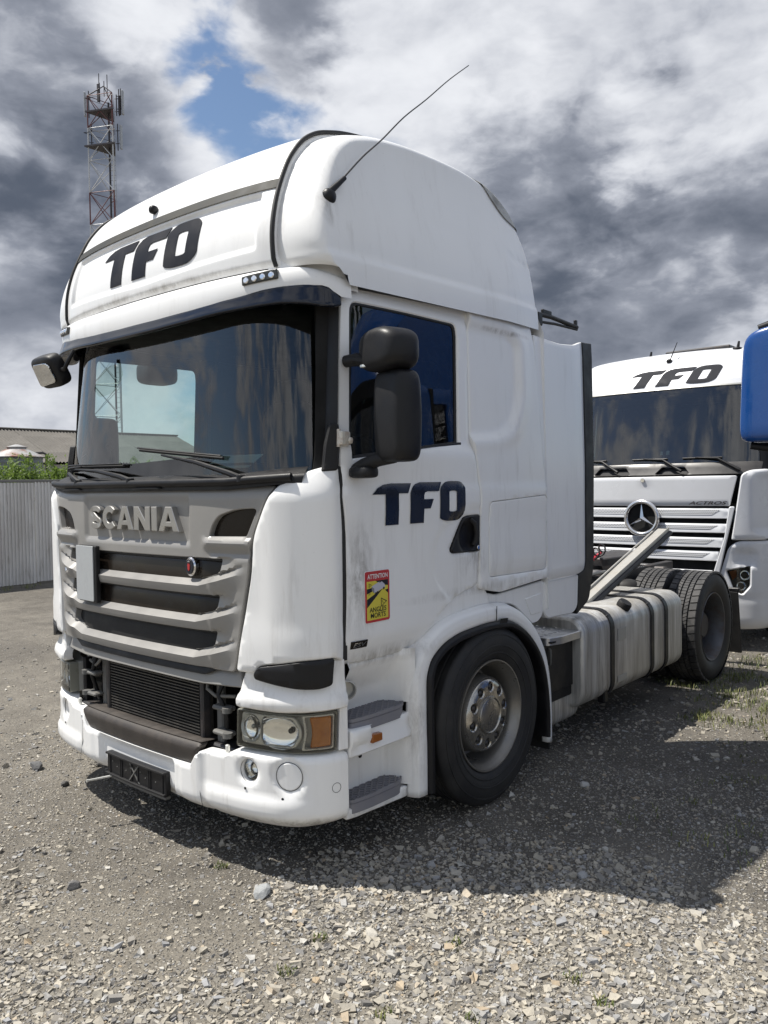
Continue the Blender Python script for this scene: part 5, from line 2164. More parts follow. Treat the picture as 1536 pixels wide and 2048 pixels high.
for sg in (1, -1):
    T(panel('cab_header', [(sg * a, b) for a, b in ((1.29, 2.66), (3.03, 2.70), (3.03, 2.80), (1.29, 2.80))], G, M['white'], None, .08, .0, .003, -.03))
    T(panel('drip_seal', [(sg * a, b) for a, b in ((1.31, 2.705), (2.365, 2.742), (2.365, 2.752), (1.31, 2.715))], G, M['seal'], None, .08, .02, .002, -.006))
# ---- sleeper side
sl_out = [(2.375, 2.69), (2.372, 2.740), (3.040, 2.762), (3.068, 2.548), (3.111, 2.152), (3.152, 1.735), (3.168, 1.30), (3.168, 1.205), (2.62, 1.172), (2.50, 1.195), (2.405, 1.215), (2.416, 1.40), (2.422, 1.75), (2.381, 1.99), (2.363, 2.035)]
rec = rnd([(2.30, 2.66), (2.77, 2.662), (2.852, 2.62), (2.858, 2.30), (2.76, 2.13), (2.62, 2.075), (2.30, 2.05)], [.02, .06, .06, .10, .10, .05, .02], 8)
RECP = np.array(resample(rec, .02))


def sl_relief(a, b):
    x = np.abs(a)
    P2 = np.stack([x.ravel(), b.ravel()], 1)
    dd = dist_poly(P2, RECP) * np.where(inside(P2, RECP), 1, -1)
    dd = dd.reshape(x.shape)
    r = side_relief(a, b)
    r = np.where(x > 2.36, r + .022 * ss(b, 1.94, 2.03), r)
    r -= .024 * ss(dd, -.028, .022)
    r += .012 * ss(dd, -.16, -.05) * ss(dd, -.02, -.05) * ss(b, 1.95, 2.1)
    return r


lk = rnd([(2.510, 1.692), (3.150, 1.722), (3.160, 1.256), (2.503, 1.266)], .035)
lk_in = [((a - 2.83) * .994 + 2.83, (b - 1.484) * .988 + 1.484) for a, b in lk]
for sg in (1, -1):
    S_ = (lambda p: p) if sg > 0 else mir
    T(panel('sleeper_side', S_(rnd(sl_out, [.01, .01, .02, .05, .05, .05, .03, .02, .03, .03, .02, .03, .05, .02, .02])), G, M['white'], None, .022, .03, .005, .002, [S_(lk)], 45, relief=sl_relief))
    T(panel('locker_door', S_(lk_in), G, M['white'], None, .03, .02, .004, .002, (), 45, relief=lambda a, b: sl_relief(a, b) - .008 * ss(b, 1.335, 1.29)))
    T(panel('door_pillar_strip', S_([(2.30, 1.2), (2.45, 1.2), (2.45, 2.74), (2.30, 2.74)]), G, M['gap'], None, .1, 0, .002, -.048))
    # lower skirt pieces behind the front wheel
    lo1 = rnd([(2.40, 1.225), (2.50, 1.180), (2.62, 1.155), (3.155, 1.185), (3.155, .975), (3.10, .935), (3.02, .93), (2.80, 1.08), (2.60, 1.10), (2.53, 1.105)], [.02, .02, .03, .01, .03, .03, .02, .06, .04, .02])
    T(panel('lower_skirt', S_(lo1), G, M['white'], None, .03, .03, .006, -.028))
    sub(panel('skirt_recess', S_(rnd([(2.93, 1.095), (3.13, 1.11), (3.13, .99), (3.00, .985)], .01)), G, M['white'], None, .03, .01, .004, -.0235), truck.children[-1])
    lo2 = rnd([(3.165, 1.172), (3.63, 1.178), (3.615, .965), (3.56, .925), (3.21, .935), (3.165, .98)], [.01, .01, .05, .04, .06, .05])
    T(panel('lower_skirt', S_(lo2), G, M['white'], None, .04, .03, .008, -.03))

# ---- side wind deflectors behind the cab
for sg in (1, -1):
    S_ = (lambda p: p) if sg > 0 else mir
    df = [(3.072, 2.705), (3.40, 2.688), (3.60, 2.705), (3.745, 2.745), (3.730, 1.25), (3.705, 1.20), (3.62, 1.186), (3.185, 1.182), (3.178, 1.30), (3.160, 1.735), (3.119, 2.152)]
    T(panel('side_deflector', S_(rnd(df, [.01, .05, .05, .006, .03, .03, .03, .02, .03, .05, .05])), G, M['white'], None, .05, .02, .004, -.012, (), 45,
            relief=lambda a, b: -.02 * ss(np.abs(a), 3.55, 3.75)))
    be = [(3.748, 2.745), (3.885, 2.752), (3.850, 1.215), (3.815, 1.10), (3.775, .985), (3.60, .908), (3.625, 1.18), (3.708, 1.198), (3.734, 1.25)]
    T(panel('deflector_edge', S_(rnd(be, [.004, .004, .05, .05, .04, .02, .01, .03, .03])), G, M['black'], None, .05, .05, .006, -.028))

# ---- roof whip antenna and rear light bracket
ab = T(superq('antenna_base', (1.145, .345, 3.10), (.06, .07, .07), M['black'], None, .9, .9, 12, 16))
ap_ = [(1.15, .334, 3.109), (1.165, .39, 3.165), (1.17, .424, 3.198), (1.165, .56, 3.335), (1.155, .70, 3.458), (1.15, .87, 3.62), (1.15, 1.054, 3.771), (1.15, 1.25, 3.94), (1.15, 1.438, 4.088)]
sub(tube('antenna_spring', ap_[:3], [.017, .013, .011], M['black'], None, 8), ab)
_ac = catmull(np.array([(0, 0)] + [(p[1], p[2]) for p in ap_[1:]]), 5)[10:]
sub(tube('antenna_whip', [(1.158, p[0], p[1]) for p in _ac], list(np.linspace(.0045, .0026, len(_ac))), M['steel_dark'], None, 6), ab)
lb = T(box('light_bracket', (.92, 2.56, 2.905), (.05, .06, .09), M['black'], None, .006))
sub(tube('bracket_arm', [(.92, 2.56, 2.94), (.92, 2.74, 2.945), (.92, 3.12, 2.925)], .016, M['black'], None, 8), lb)
sub(tube('bracket_arm', [(.92, 2.56, 2.89), (.92, 2.8, 2.905), (.92, 3.12, 2.91)], .010, M['black'], None, 8), lb)
sub(box('bracket_tab', (.92, 2.68, 2.965), (.02, .12, .035), M['black'], None, .004), lb)
sub(box('bracket_tab', (.92, 3.10, 2.95), (.02, .03, .05), M['black'], None, .004), lb)
sub(box('bracket_stay', (.92, 2.36, 2.90), (.03, .38, .03), M['black'], None, .004), lb)

# ---- mirrors
for sg in (1, -1):
    def mw(x, y, z):
        return (x * (1 - .10 * (y < 0) * abs(y)), y * (1 - .12 * abs(z)), z)
    if sg < 0:
        break
    rz = Matrix.Rotation(sg * -.12, 3, 'Z')
    mm = T(superq('mirror_housing', (sg * 1.422, .47, 2.10), (.195, .165, .405), M['black'], None, .30, .42, 24, 36, mw, rz))
    g_ = sub(box('mirror_glass', (sg * 1.422, .548, 2.095), (.14, .008, .30), M['mirror'], None, .003, rz), mm)
    wa = T(superq('wide_mirror_housing', (sg * 1.395, .45, 2.388), (.285, .20, .185), M['black'], None, .5, .6, 20, 36,
                  lambda x, y, z: (x, y, z * (1 - .18 * x * x) + (.10 if z > 0 else 0) * (1 - x * x)), Matrix.Rotation(sg * -.25, 3, 'Z')))
    sub(box('mirror_glass', (sg * 1.40, .540, 2.395), (.17, .008, .10), M['mirror'], None, .003, rz), wa)
    sub(tube('mirror_link', [(sg * 1.44, .46, 2.27), (sg * 1.44, .46, 2.34)], .02, M['bezel'], None, 10), mm)
    arm = T(tube('mirror_arm', [(sg * 1.18, .40, 2.362), (sg * 1.24, .405, 2.364), (sg * 1.33, .42, 2.345), (sg * 1.435, .45, 2.30)], [.028, .03, .027, .018], M['blackrough'], None, 12))
    sub(box('arm_cover', (sg * 1.30, .40, 2.352), (.14, .05, .045), M['blackrough'], None, .015, Matrix.Rotation(sg * .2, 3, 'Y')), arm)
    sub(box('arm_light', (sg * 1.305, .385, 2.326), (.035, .02, .014), M['bezel'], None, .003), arm)
    arm = T(tube('mirror_arm', [(sg * 1.20, .42, 1.865), (sg * 1.27, .42, 1.885), (sg * 1.34, .43, 1.91), (sg * 1.42, .46, 1.915)], [.026, .036, .032, .022], M['blackrough'], None, 12))
    sub(superq('camera_pod', (sg * 1.265, .415, 1.855), (.13, .10, .055), M['black'], None, .5, .6, 12, 20), arm)
# far side mirror folded back along the door, and the kerb mirror above the far window
mm = T(superq('mirror_housing', (-1.33, .60, 2.08), (.16, .22, .40), M['black'], None, .30, .42, 18, 28))
sub(tube('mirror_link', [(-1.22, .44, 2.30), (-1.30, .52, 2.30), (-1.33, .58, 2.25)], .02, M['black'], None, 8), mm)
km = T(superq('kerb_mirror', (-1.33, 1.06, 2.625), (.20, .27, .16), M['black'], None, .5, .5, 14, 22))
sub(tube('mirror_stalk', [(-1.2, 1.06, 2.72), (-1.28, 1.06, 2.71), (-1.33, 1.06, 2.66)], .015, M['black'], None, 8), km)
# front mirror hung on the visor, far side
fm = T(superq('front_mirror', (-.775, -.01, 2.485), (.25, .10, .19), M['black'], None, .45, .45, 18, 28, None, Matrix.Rotation(.5, 3, 'X')))
sub(panel('front_mirror_glass', rnd([(-.095, -.065), (.10, -.05), (.095, .065), (-.075, .07)], .03),
          flat_map((-.775, -.047, 2.458), (1, 0, 0), (0, -.48, .877), (0, -.877, -.48)), M['mirror'], None, .05, .006, .002, .012), fm)
sub(tube('front_mirror_stalk', [(-.66, -.01, 2.48), (-.60, -.02, 2.475), (-.575, -.02, 2.50), (-.57, .02, 2.58)], .012, M['black'], None, 8), fm)

# ---- cab interior
inn = T(box('cab_floor', (0, 1.2, 1.25), (2.2, 1.9, .04), M['interior']))
T(box('cab_inner_wall', (0, 2.06, 2.0), (2.3, .04, 1.5), M['interior']))
T(box('headliner', (0, 1.25, 2.735), (2.2, 1.7, .03), M['interior']))
def dash_pt(u, v):
    x = u * 1.06
    prof = [(.22 + .16 * u * u, 1.835), (.42, 1.845), (.60, 1.86), (.72, 1.82), (.76, 1.65), (.70, 1.30)]
    t = v * (len(prof) - 1)
    i = min(int(t), len(prof) - 2)
    k = t - i
    y = prof[i][0] * (1 - k) + prof[i + 1][0] * k
    z = prof[i][1] * (1 - k) + prof[i + 1][1] * k
    z += .06 * math.exp(-((x - .55) / .28) ** 2) * float(ss(v, .25, .5)) * float(ss(v, .8, .6))
    return (x, y, z)


dsh = T(grid('dashboard', dash_pt, np.linspace(-1, 1, 31), np.linspace(0, 1, 21), M['dash'], None, 60))
for xx in (-.75, -.35, .1, .95):
    sub(box('air_vent', (xx, .44 + .05 * xx * xx, 1.848), (.16, .05, .012), M['black'], None, .004), dsh)
sw = T(tube('steering_wheel', [(.58 + .23 * math.cos(a), .98 + .12 * math.sin(a), 1.88 + .195 * math.sin(a)) for a in np.linspace(0, 2 * math.pi, 33)[:-1]], .016, M['interior'], None, 8, True))
sub(tube('steering_column', [(.58, .98, 1.88), (.58, .80, 1.78), (.58, .70, 1.6)], [.07, .05, .05], M['interior'], None, 10), sw)
for sx in (.58, -.58):
    st = T(superq('seat_base', (sx, 1.35, 1.62), (.50, .52, .2), M['seat'], None, .4, .4))
    sub(superq('seat_back', (sx, 1.62, 2.02), (.48, .16, .76), M['seat'], None, .4, .4, 16, 24, None, Matrix.Rotation(-.12, 3, 'X')), st)
    sub(superq('head_rest', (sx, 1.68, 2.46), (.28, .12, .2), M['seat'], None, .5, .5), st)
    sub(box('seat_pedestal', (sx, 1.38, 1.40), (.36, .40, .28), M['interior'], None, .02), st)
T(tube('grab_handle', [(-1.0, .46, 1.86), (-1.0, .50, 1.90), (-1.0, .50, 2.04), (-1.0, .46, 2.08)], .014, M['interior'], None, 8))

# ---- wheels
def arc(y0, z0, ry, rz_, a0, a1, n):
    return [(y0 + ry * math.cos(a), z0 + rz_ * math.sin(a)) for a in np.linspace(a0, a1, n)]


def tyre_profile(R, rb, w):
    """closed section (axial, radius) from inner bead over the tread to outer bead; axial centred on 0"""
    h = w / 2
    pr = [(-h * .72, rb), (-h * .86, rb + .02), (-h * .98, rb + (R - rb) * .38), (-h, rb + (R - rb) * .55), (-h * .97, rb + (R - rb) * .75), (-h * .90, R - .022), (-h * .82, R - .006), (-h * .74, R)]
    return pr


def front_wheel(name, par):
    R, rb, w = .486, .298, .315
    half = tyre_profile(R, rb, w)
    groove = []
    xs = np.linspace(-.115, .115, 60)
    for x in xs:
        d = .012 if any(abs(x - g) < .0065 for g in (-.08, -.028, .028, .08)) else 0
        groove.append((x, R - d))
    full = half + groove + [(-a, r) for a, r in half[::-1]]
    wh = mk(name, *lathe_geo(full, (0, 0, 0), 'x', 72), M['rubber'], par, 30)
    fix_normals(wh)
    h = w / 2
    # sidewall rings in relief
    for rr, dx in ((.345, .004), (.385, .003), (.442, .004)):
        i = [(h * .93 + (.012 if rr > .36 else -.006) * 0 + dx, rr - .004)]
        xx = float(np.interp(rr, [p[1] for p in half], [-p[0] for p in half]))
        sub(lathe('sidewall_ring', [(xx - .004, rr - .006), (xx + .003, rr - .003), (xx + .003, rr + .003), (xx - .004, rr + .006)], (0, 0, 0), M['rubber'], None, 'x', 72), wh)
    rim = sub(lathe('rim', [(h * .72, .300), (h * .80, .306), (h * .86, .304), (h * .86, .297), (h * .74, .290), (h * .60, .272), (h * .30, .262), (-.02, .258), (-.045, .25), (-.05, .235), (-.02, .222), (.03, .212), (.08, .206), (.095, .198), (.095, .10)], (0, 0, 0), M['wheel'], None, 'x', 72), wh)
    # cover disc with ten openings
    hol = [circle(.153 * math.cos(a), .153 * math.sin(a), .0245, 16) for a in np.linspace(0, 2 * math.pi, 11)[:-1] + .2]
    sub(panel('wheel_cover', circle(0, 0, .198, 60), flat_map((.118, 0, 0), (0, 1, 0), (0, 0, 1), (1, 0, 0)), M['wheel_cover'], None, .025, .03, .006, 0, hol, 40,
              relief=lambda a, b: -.016 * ss(np.hypot(a, b), .165, .198)), wh)
    for a in np.linspace(0, 2 * math.pi, 11)[:-1] + .2:
        sub(lathe('wheel_nut', [(.08, .019), (.108, .016), (.114, .008), (.114, .0005)], (0, .153 * math.cos(a), .153 * math.sin(a)), M['steel_dark'], None, 'x', 6, 20), wh)
    sub(lathe('hub_cap', [(.11, .104), (.122, .104), (.130, .100), (.131, .095), (.125, .091), (.128, .083), (.130, .04), (.1305, .0005)], (0, 0, 0), M['wheel_cover'], None, 'x', 48), wh)
    vt, ft = text_geo('SCANIA', 1.0, .0, 0, 'CENTER', .3)
    lo, hi = vt.min(0), vt.max(0)
    k = .125 / (hi[0] - lo[0])
    a = (vt[:, 0] - (lo[0] + hi[0]) / 2) * k
    b = (vt[:, 1] - (lo[1] + hi[1]) / 2) * k
    ca, sa = math.cos(.95), math.sin(.95)
    sub(mk('hub_lettering', [(.1332, ca * p - sa * q, sa * p + ca * q) for p, q in zip(a, b)], ft, M['chrome'], None, 0), wh)
    for rr in np.linspace(0, 2 * math.pi, 11)[:-1]:
        pass
    return wh


AXF, AXR = 1.478, 5.06
fwl = front_wheel('front_wheel', None)
T(fwl)
fwl.location = (1.100, AXF + .004, .497)
fwl.scale = (1.0, 1.022, 1.022)


def wheel_copy(src, loc, rz):
    c = src.copy()
    COL.objects.link(c)
    for ch in src.children:
        d = ch.copy()
        COL.objects.link(d)
        d.parent = c
    c.location = loc
    c.rotation_euler = (0, 0, rz)
    return c


c_ = wheel_copy(fwl, (-1.100, AXF + .004, .497), math.pi)


def drive_wheel():
    R, rb, w = .495, .298, .30
    half = tyre_profile(R - .014, rb, w)
    full = half + [(x, R - .014) for x in np.linspace(-.105, .105, 9)] + [(-a, r) for a, r in half[::-1]]
    wh = mk('rear_wheel', *lathe_geo(full, (0, 0, 0), 'x', 64), M['rubber'], None, 30)
    fix_normals(wh)
    rg = random.Random(4)
    mb = MB()
    nb = 46
    for k in range(nb):
        t0 = 2 * math.pi * k / nb
        dt = 2 * math.pi / nb

        def blk(x0, x1, ta, tb, sk=0.0):
            v = []
            for r in (R - .018, R):
                sh = .003 if r == R else 0
                for (x, t) in ((x0 + sh, ta + sk * (0)), (x1 - sh, ta + sk), (x1 - sh, tb + sk), (x0 + sh, tb)):
                    v.append((x, r * math.cos(t), r * math.sin(t)))
            mb.add(v, [(4, 5, 6, 7), (0, 1, 5, 4), (1, 2, 6, 5), (2, 3, 7, 6), (3, 0, 4, 7)])
        g = dt * .10
        blk(-.140, -.075, t0 + g, t0 + dt - g * .6, .02)
        blk(.075, .140, t0 + g, t0 + dt - g * .6, -.02)
        for h_ in (0, .5):
            j = rg.uniform(-.004, .004)
            blk(-.068, -.030, t0 + dt * h_ + g * .6, t0 + dt * (h_ + .5) - g * .3, .03)
            blk(-.023, .023, t0 + dt * (h_ + .25) + g * .6, t0 + dt * (h_ + .75) - g * .3, 0)
            blk(.030, .068, t0 + dt * h_ + g * .6, t0 + dt * (h_ + .5) - g * .3, -.03)
    sub(mb.build('tread', M['rubber_worn'], None, 0, kind='stuff'), wh)
    h = w / 2
    sub(lathe('rim', [(h * .74, .300), (h * .84, .307), (h * .88, .303), (h * .86, .296), (h * .70, .285), (h * .3, .268), (-.03, .262), (-.06, .262), (-.09, .255), (-.105, .24), (-.10, .18), (-.09, .10)], (0, 0, 0), M['rust_rim'], None, 'x', 64), wh)
    sub(lathe('hub', [(-.11, .13), (.03, .12), (.05, .10), (.05, .0005)], (0, 0, 0), M['steel_dark'], None, 'x', 40), wh)
    for a in np.linspace(0, 2 * math.pi, 11)[:-1]:
        sub(lathe('wheel_nut', [(-.11, .018), (-.065, .016), (-.06, .006), (-.06, .0005)], (0, .165 * math.cos(a), .165 * math.sin(a)), M['steel_dark'], None, 'x', 6, 20), wh)
    return wh


rwl = drive_wheel()
T(rwl)
rwl.location = (1.10, AXR, .487)
wheel_copy(rwl, (.765, AXR, .487), 0)
wheel_copy(rwl, (-1.10, AXR, .487), math.pi)
wheel_copy(rwl, (-.765, AXR, .487), math.pi)

# ---- front wheel arch
ARCH = [(.800, .235), (.802, .45), (.800, .70), (.812, .86), (.86, .955), (.97, 1.035), (1.12, 1.083), (1.30, 1.103), (1.52, 1.108), (1.70, 1.085), (1.87, 1.0), (2.00, .88), (2.085, .74), (2.13, .58), (2.148, .40), (2.148, .19)]
AP = np.array(ARCH)
_a = np.concatenate([[0], np.cumsum(np.hypot(*np.diff(AP, axis=0).T))])
_a /= _a[-1]


def arch(t):
    return np.array([cat1(t, _a, AP[:, 0]), cat1(t, _a, AP[:, 1])])


def arch_n(t):
    d = arch(min(1, t + .01)) - arch(max(0, t - .01))
    d /= np.hypot(*d)
    return np.array([d[1], -d[0]])       # towards the wheel


FS = [(-.012, 1.185), (0.0, 1.222), (.012, 1.240), (.045, 1.247), (.075, 1.245), (.090, 1.235), (.095, 1.20)]
RS = [(.080, 1.225), (.088, 1.252), (.098, 1.262), (.118, 1.262), (.128, 1.250), (.132, 1.20), (.135, .85)]


def sweep(sec, sg):
    d_ = [q[0] for q in sec]

    def fn(t, w):
        k = w * (len(sec) - 1)
        i = min(int(k), len(sec) - 2)
        q = k - i
        d = sec[i][0] * (1 - q) + sec[i + 1][0] * q
        x = sec[i][1] * (1 - q) + sec[i + 1][1] * q
        nar = 1 - .35 * float(ss(t, .62, .95))
        p = arch(t) + arch_n(t) * d * nar
        return (sg * x, p[0], p[1])
    return fn


for sg in (1, -1):
    fe = T(grid('wheel_arch', sweep(FS, sg), np.linspace(0, 1, 80), np.linspace(0, 1, 19), M['white'], None, 50, .004))
    sub(grid('arch_rubber', sweep(RS, sg), np.linspace(.0, .985, 80), np.linspace(0, 1, 19), M['black'], None, 50), fe)
    p = arch(.555)
    sub(grid('arch_clip', lambda u, w, sg=sg: (lambda q: (sg * (1.252 + .014 * math.sin(math.pi * w)), *(arch(.535 + .03 * u) + arch_n(.535 + .03 * u) * (-.002 + .13 * w))))(0), np.linspace(0, 1, 5), np.linspace(.55, 1.0, 7), M['blackrough'], None, 50), fe)
    sub(grid('arch_joint', lambda u, w, sg=sg: (sg * 1.2485, *(arch(.528 + .003 * u) + arch_n(.53) * (.0 + .085 * w))), [0, 1], np.linspace(0, 1, 5), M['seal'], None, 50), fe)
    sub(grid('splash_liner', lambda t, w, sg=sg: (sg * (1.20 - .62 * w), *(arch(t) + arch_n(t) * (.05 + .02 * w))), np.linspace(0, 1, 60), [0, .5, 1], M['blackrough'], None, 50), fe)
    # splash guard at the front leg of the arch and flap behind the wheel
    sub(box('splash_guard', (sg * 1.10, .875, .50), (.24, .03, .52), M['blackrough'], None, .008), fe)
    sub(box('mud_flap', (sg * 1.03, 2.165, .30), (.36, .012, .36), M['rubber'], None, .004), fe)
    # white filler between door foot, step well and the arch
    T(panel('arch_filler', [(sg * q[0], q[1]) for q in rnd([(1.79, .90), (1.80, .985), (1.88, 1.02), (1.98, 1.085), (2.10, 1.165), (2.24, 1.215), (2.41, 1.245), (2.50, 1.20), (2.56, 1.08), (2.3, 1.06), (2.0, 1.0), (1.86, .93)], .02)], G, M['white'], None, .03, .03, .006, -.02, (), 45))

# ---- step well
def well(u, v, sg):
    y = .365 + .45 * u
    prof = [(.985, 1.150), (.955, 1.165), (.90, 1.135), (.82, 1.085), (.735, 1.065), (.715, 1.062)]
    t = v * (len(prof) - 1)
    i = min(int(t), len(prof) - 2)
    k = t - i
    z = prof[i][0] * (1 - k) + prof[i + 1][0] * k
    x = prof[i][1] * (1 - k) + prof[i + 1][1] * k
    x += (1.225 - x) * float(ss(u, .80, 1.0)) + .04 * float(ss(u, .12, .0))
    return (sg * x, y, z)


def tread(name, sg, z, xin, xout, y0, y1, mat, par=None):
    """diamond grid step plate with a raised edge"""
    out = rnd([(xin, y0), (xout - .015, y0), (xout, y0 + .10), (xout, y1 - .07), (xout - .05, y1), (xin, y1)], [.01, .02, .05, .05, .03, .01])
    P = [(sg * a, b) for a, b in out]
    o = panel(name, P, flat_map((0, 0, z), (1, 0, 0), (0, 1, 0), (0, 0, 1)), mat, par, .05, .045, .006, -.012)
    fix_normals(o)
    mb = MB()
    Pn = np.array(resample(out, .02))
    for d in (1, -1):
        for k in range(-14, 24):
            c0 = k * .045
            seg = []
            for t in np.linspace(-.1, .6, 70):
                x = xin - .02 + t
                y = y0 + c0 + d * 1.25 * t
                if inside(np.array([[x, y]]), Pn)[0]:
                    seg.append((sg * x, y, z - .004))
            if len(seg) > 2:
                a, b = Vector(seg[0]), Vector(seg[-1])
                dv = (b - a)
                L_ = dv.length
                mb.box(tuple((a + b) / 2), (L_, .007, .014), Matrix.Rotation(math.atan2(dv.y, dv.x), 3, 'Z'))
    for e0, e1 in zip(out, out[1:] + out[:1]):
        a, b = Vector((sg * e0[0], e0[1], z - .004)), Vector((sg * e1[0], e1[1], z - .004))
        dv = b - a
        if dv.length > .002:
            mb.box(tuple((a + b) / 2), (dv.length + .004, .009, .016), Matrix.Rotation(math.atan2(dv.y, dv.x), 3, 'Z'))
    g = fix_normals(mb.build('tread_grid', mat, None, 0))
    sub(g, o)
    return o


for sg in (1, -1):
    wl = T(grid('step_well', lambda u, v, sg=sg: well(u, v, sg), np.linspace(0, 1, 30), np.linspace(0, 1, 22), M['white'], None, 50))
    # round side lamp cup in the well
    cup = T(lathe('cab_tilt_cap', [(0, .043), (.03, .046), (.032, .040), (.008, .034), (.004, .0005)], (0, 0, 0), M['lens_grey'], None, 'x', 28))
    cup.location = (sg * 1.118, .425, .842)
    cup.rotation_euler = (0, 0, 0 if sg > 0 else math.pi)
    cup.rotation_euler.z += sg * -.5
    tread_u = T(tread('step_plate', sg, .715, 1.02, 1.205, .385, .800, M['step']))
    # kick strip with side marker
    st = T(panel('kick_strip', [(sg * a, b) for a, b in rnd([(1.345, .675), (1.79, .665), (1.79, .545), (1.345, .545)], .01)], G, M['white'], None, .03, .05, .008, -.012, (), 45,
                 relief=lambda a, b: .014 * ss(b, .595, .585) + .03 * ss(np.abs(a), 1.50, 1.47) * ss(b, .60, .61)))
    sub(panel('side_marker', [(sg * a, b) for a, b in rnd([(1.485, .628), (1.556, .622), (1.556, .585), (1.485, .585)], .005)], G, M['amber_dark'], None, .03, .02, .004, .012), st)
    T(grid('lower_well', lambda u, v, sg=sg: (sg * (1.075 + .15 * float(ss(u, .80, 1)) + .05 * float(ss(u, .1, 0))), .37 + .445 * u, .30 + .26 * v), np.linspace(0, 1, 24), np.linspace(0, 1, 8), M['white'], None, 50))
    T(grid('well_shelf', lambda u, v, sg=sg: (sg * (1.06 + .13 * v), .375 + .42 * u, .552 + .004 * v), np.linspace(0, 1, 5), [0, 1], M['white'], None, 50))
    for (yy, zz_) in ((.56, .48), (.41, .43)):
        q = T(lathe('well_bolt', [(0, .011), (.005, .009), (.006, .0005)], (0, 0, 0), M['gap'], None, 'x', 10))
        q.location = (sg * 1.078, yy, zz_)
        q.rotation_euler.z = 0 if sg > 0 else math.pi
    T(tread('step_plate', sg, .335, 1.02, 1.195, .385, .790, M['step']))
    T(panel('well_sill', [(sg * a, b) for a, b in rnd([(1.343, .30), (1.79, .29), (1.79, .235), (1.345, .250)], .01)], G, M['white'], None, .03, .05, .006, -.03, (), 45))

# ---- chassis
for x in (-.40, .40):
    T(box('frame_rail', (x, 3.45, .82), (.08, 5.4, .26), M['steel_dark'], None, .006))
T(box('rear_crossmember', (0, 6.1, .80), (.78, .10, .22), M['steel_dark'], None, .008))
T(box('engine_block', (0, 1.3, .85), (.7, 1.5, .7), M['gap'], None, .05))
T(tube('front_axle', [(-1.0, AXF, .45), (1.0, AXF, .45)], .06, M['steel_dark'], None, 12))
T(tube('rear_axle', [(-1.0, AXR, .49), (1.0, AXR, .49)], .11, M['steel_dark'], None, 14))
T(superq('differential', (0, AXR, .5), (.5, .5, .5), M['steel_dark'], None, .8, .8))
fifth = T(panel('fifth_wheel', rnd([(-.45, 4.55), (.45, 4.55), (.50, 5.0), (.42, 5.45), (.12, 5.5), (.06, 5.05), (-.06, 5.05), (-.12, 5.5), (-.42, 5.45), (-.50, 5.0)], .06),
                flat_map((0, 0, 1.10), (1, 0, 0), (0, 1, 0), (0, 0, 1)), M['steel_dark'], None, .1, .06, .01, 0))
T(box('deck_plate', (.05, 4.05, 1.00), (.95, .70, .02), M['alu'], None, .003))
T(box('air_panel', (0, 2.55, 1.30), (.9, .08, .5), M['black'], None, .02))
T(box('tail_unit', (.1, 3.05, 1.0), (.9, .7, .25), M['steel_dark'], None, .03))
for i_, (x, dz) in enumerate(((.25, 0), (.12, .03))):
    T(tube('air_hose', [(x, 2.62, 1.35), (x + .02, 2.9, 1.18), (x + .1, 3.4, 1.08 + dz), (x + .25, 4.1, 1.10 + dz), (x + .12, 4.6, 1.14)], .016, M['red_hose'] if i_ == 0 else M['black'], None, 8))
for (xh, cm, ph_) in ((.36, 'black', 0), (.22, 'red_hose', .8)):
    hx = []
    for i in range(170):
        q = i / 169
        cy, cz = 2.75 + 1.75 * q, 1.36 - .62 * q * (1 - q) - .16 * q
        hx.append((xh + .1 * q + .045 * math.cos(i * .62 + ph_), cy, cz + .045 * math.sin(i * .62 + ph_)))
    T(tube('coiled_air_line', hx, .008, M[cm], None, 6))
T(box('valve_block', (.30, 3.55, 1.01), (.22, .16, .14), M['alu'], None, .015))
T(box('catwalk', (.08, 3.35, .985), (.72, .60, .025), M['alu'], None, .004))
T(tube('brake_pipe', [(.46, 2.7, .99), (.47, 3.4, .97), (.46, 4.3, .99), (.40, 4.9, .97)], .012, M['hose'], None, 6))
T(tube('brake_pipe', [(.50, 2.7, .93), (.50, 3.6, .95), (.49, 4.4, .92)], .010, M['black'], None, 6))
for y in (4.45, 5.62):
    T(box('spring_hanger', (.52, y, .84), (.12, .10, .20), M['steel_dark'], None, .015))
for x, y in ((.30, 4.75), (.30, 5.3)):
    T(superq('air_bellows', (x + .25, y, .75), (.26, .26, .3), M['rubber'], None, .6, 1, 14, 20))

# fuel tank with straps
def rr_section(w, h, r, n=7):
    out = []
    for cx, cz, a0 in ((w / 2 - r, h / 2 - r, 0), (-w / 2 + r, h / 2 - r, 90), (-w / 2 + r, -h / 2 + r, 180), (w / 2 - r, -h / 2 + r, 270)):
        for k in range(n):
            a = math.radians(a0 + 90 * k / (n - 1))
            out.append((cx + r * math.cos(a), cz + r * math.sin(a)))
    return out


def extrude_sec(sec, cx, cz, ys, mat, name, cap=True, scale=None):
    n = len(sec)
    v = []
    for j, y in enumerate(ys):
        k = scale[j] if scale else 0
        for a, b in sec:
            l = math.hypot(a, b)
            v.append((cx + a - a / l * k, y, cz + b - b / l * k))
    f = [(j * n + i, j * n + (i + 1) % n, (j + 1) * n + (i + 1) % n, (j + 1) * n + i) for j in range(len(ys) - 1) for i in range(n)]
    if cap:
        f += [tuple(range(n)), tuple((len(ys) - 1) * n + i for i in range(n))]
    return fix_normals(mk(name, v, f, mat, None, 50))


def fuel_tank(sg, y0, y1):
    sec = rr_section(.66, .62, .12)
    t_ = T(extrude_sec(sec, sg * .885, .575, [y0, y0 + .008, y0 + .03, y0 + .034, y0 + .046, y0 + .05, y1 - .05, y1 - .046, y1 - .034, y1 - .02, y1], M['tank'], 'fuel_tank', True,
                       [.03, .008, 0, 0, 0.004, 0, 0, .004, 0, .006, .035]))
    return t_


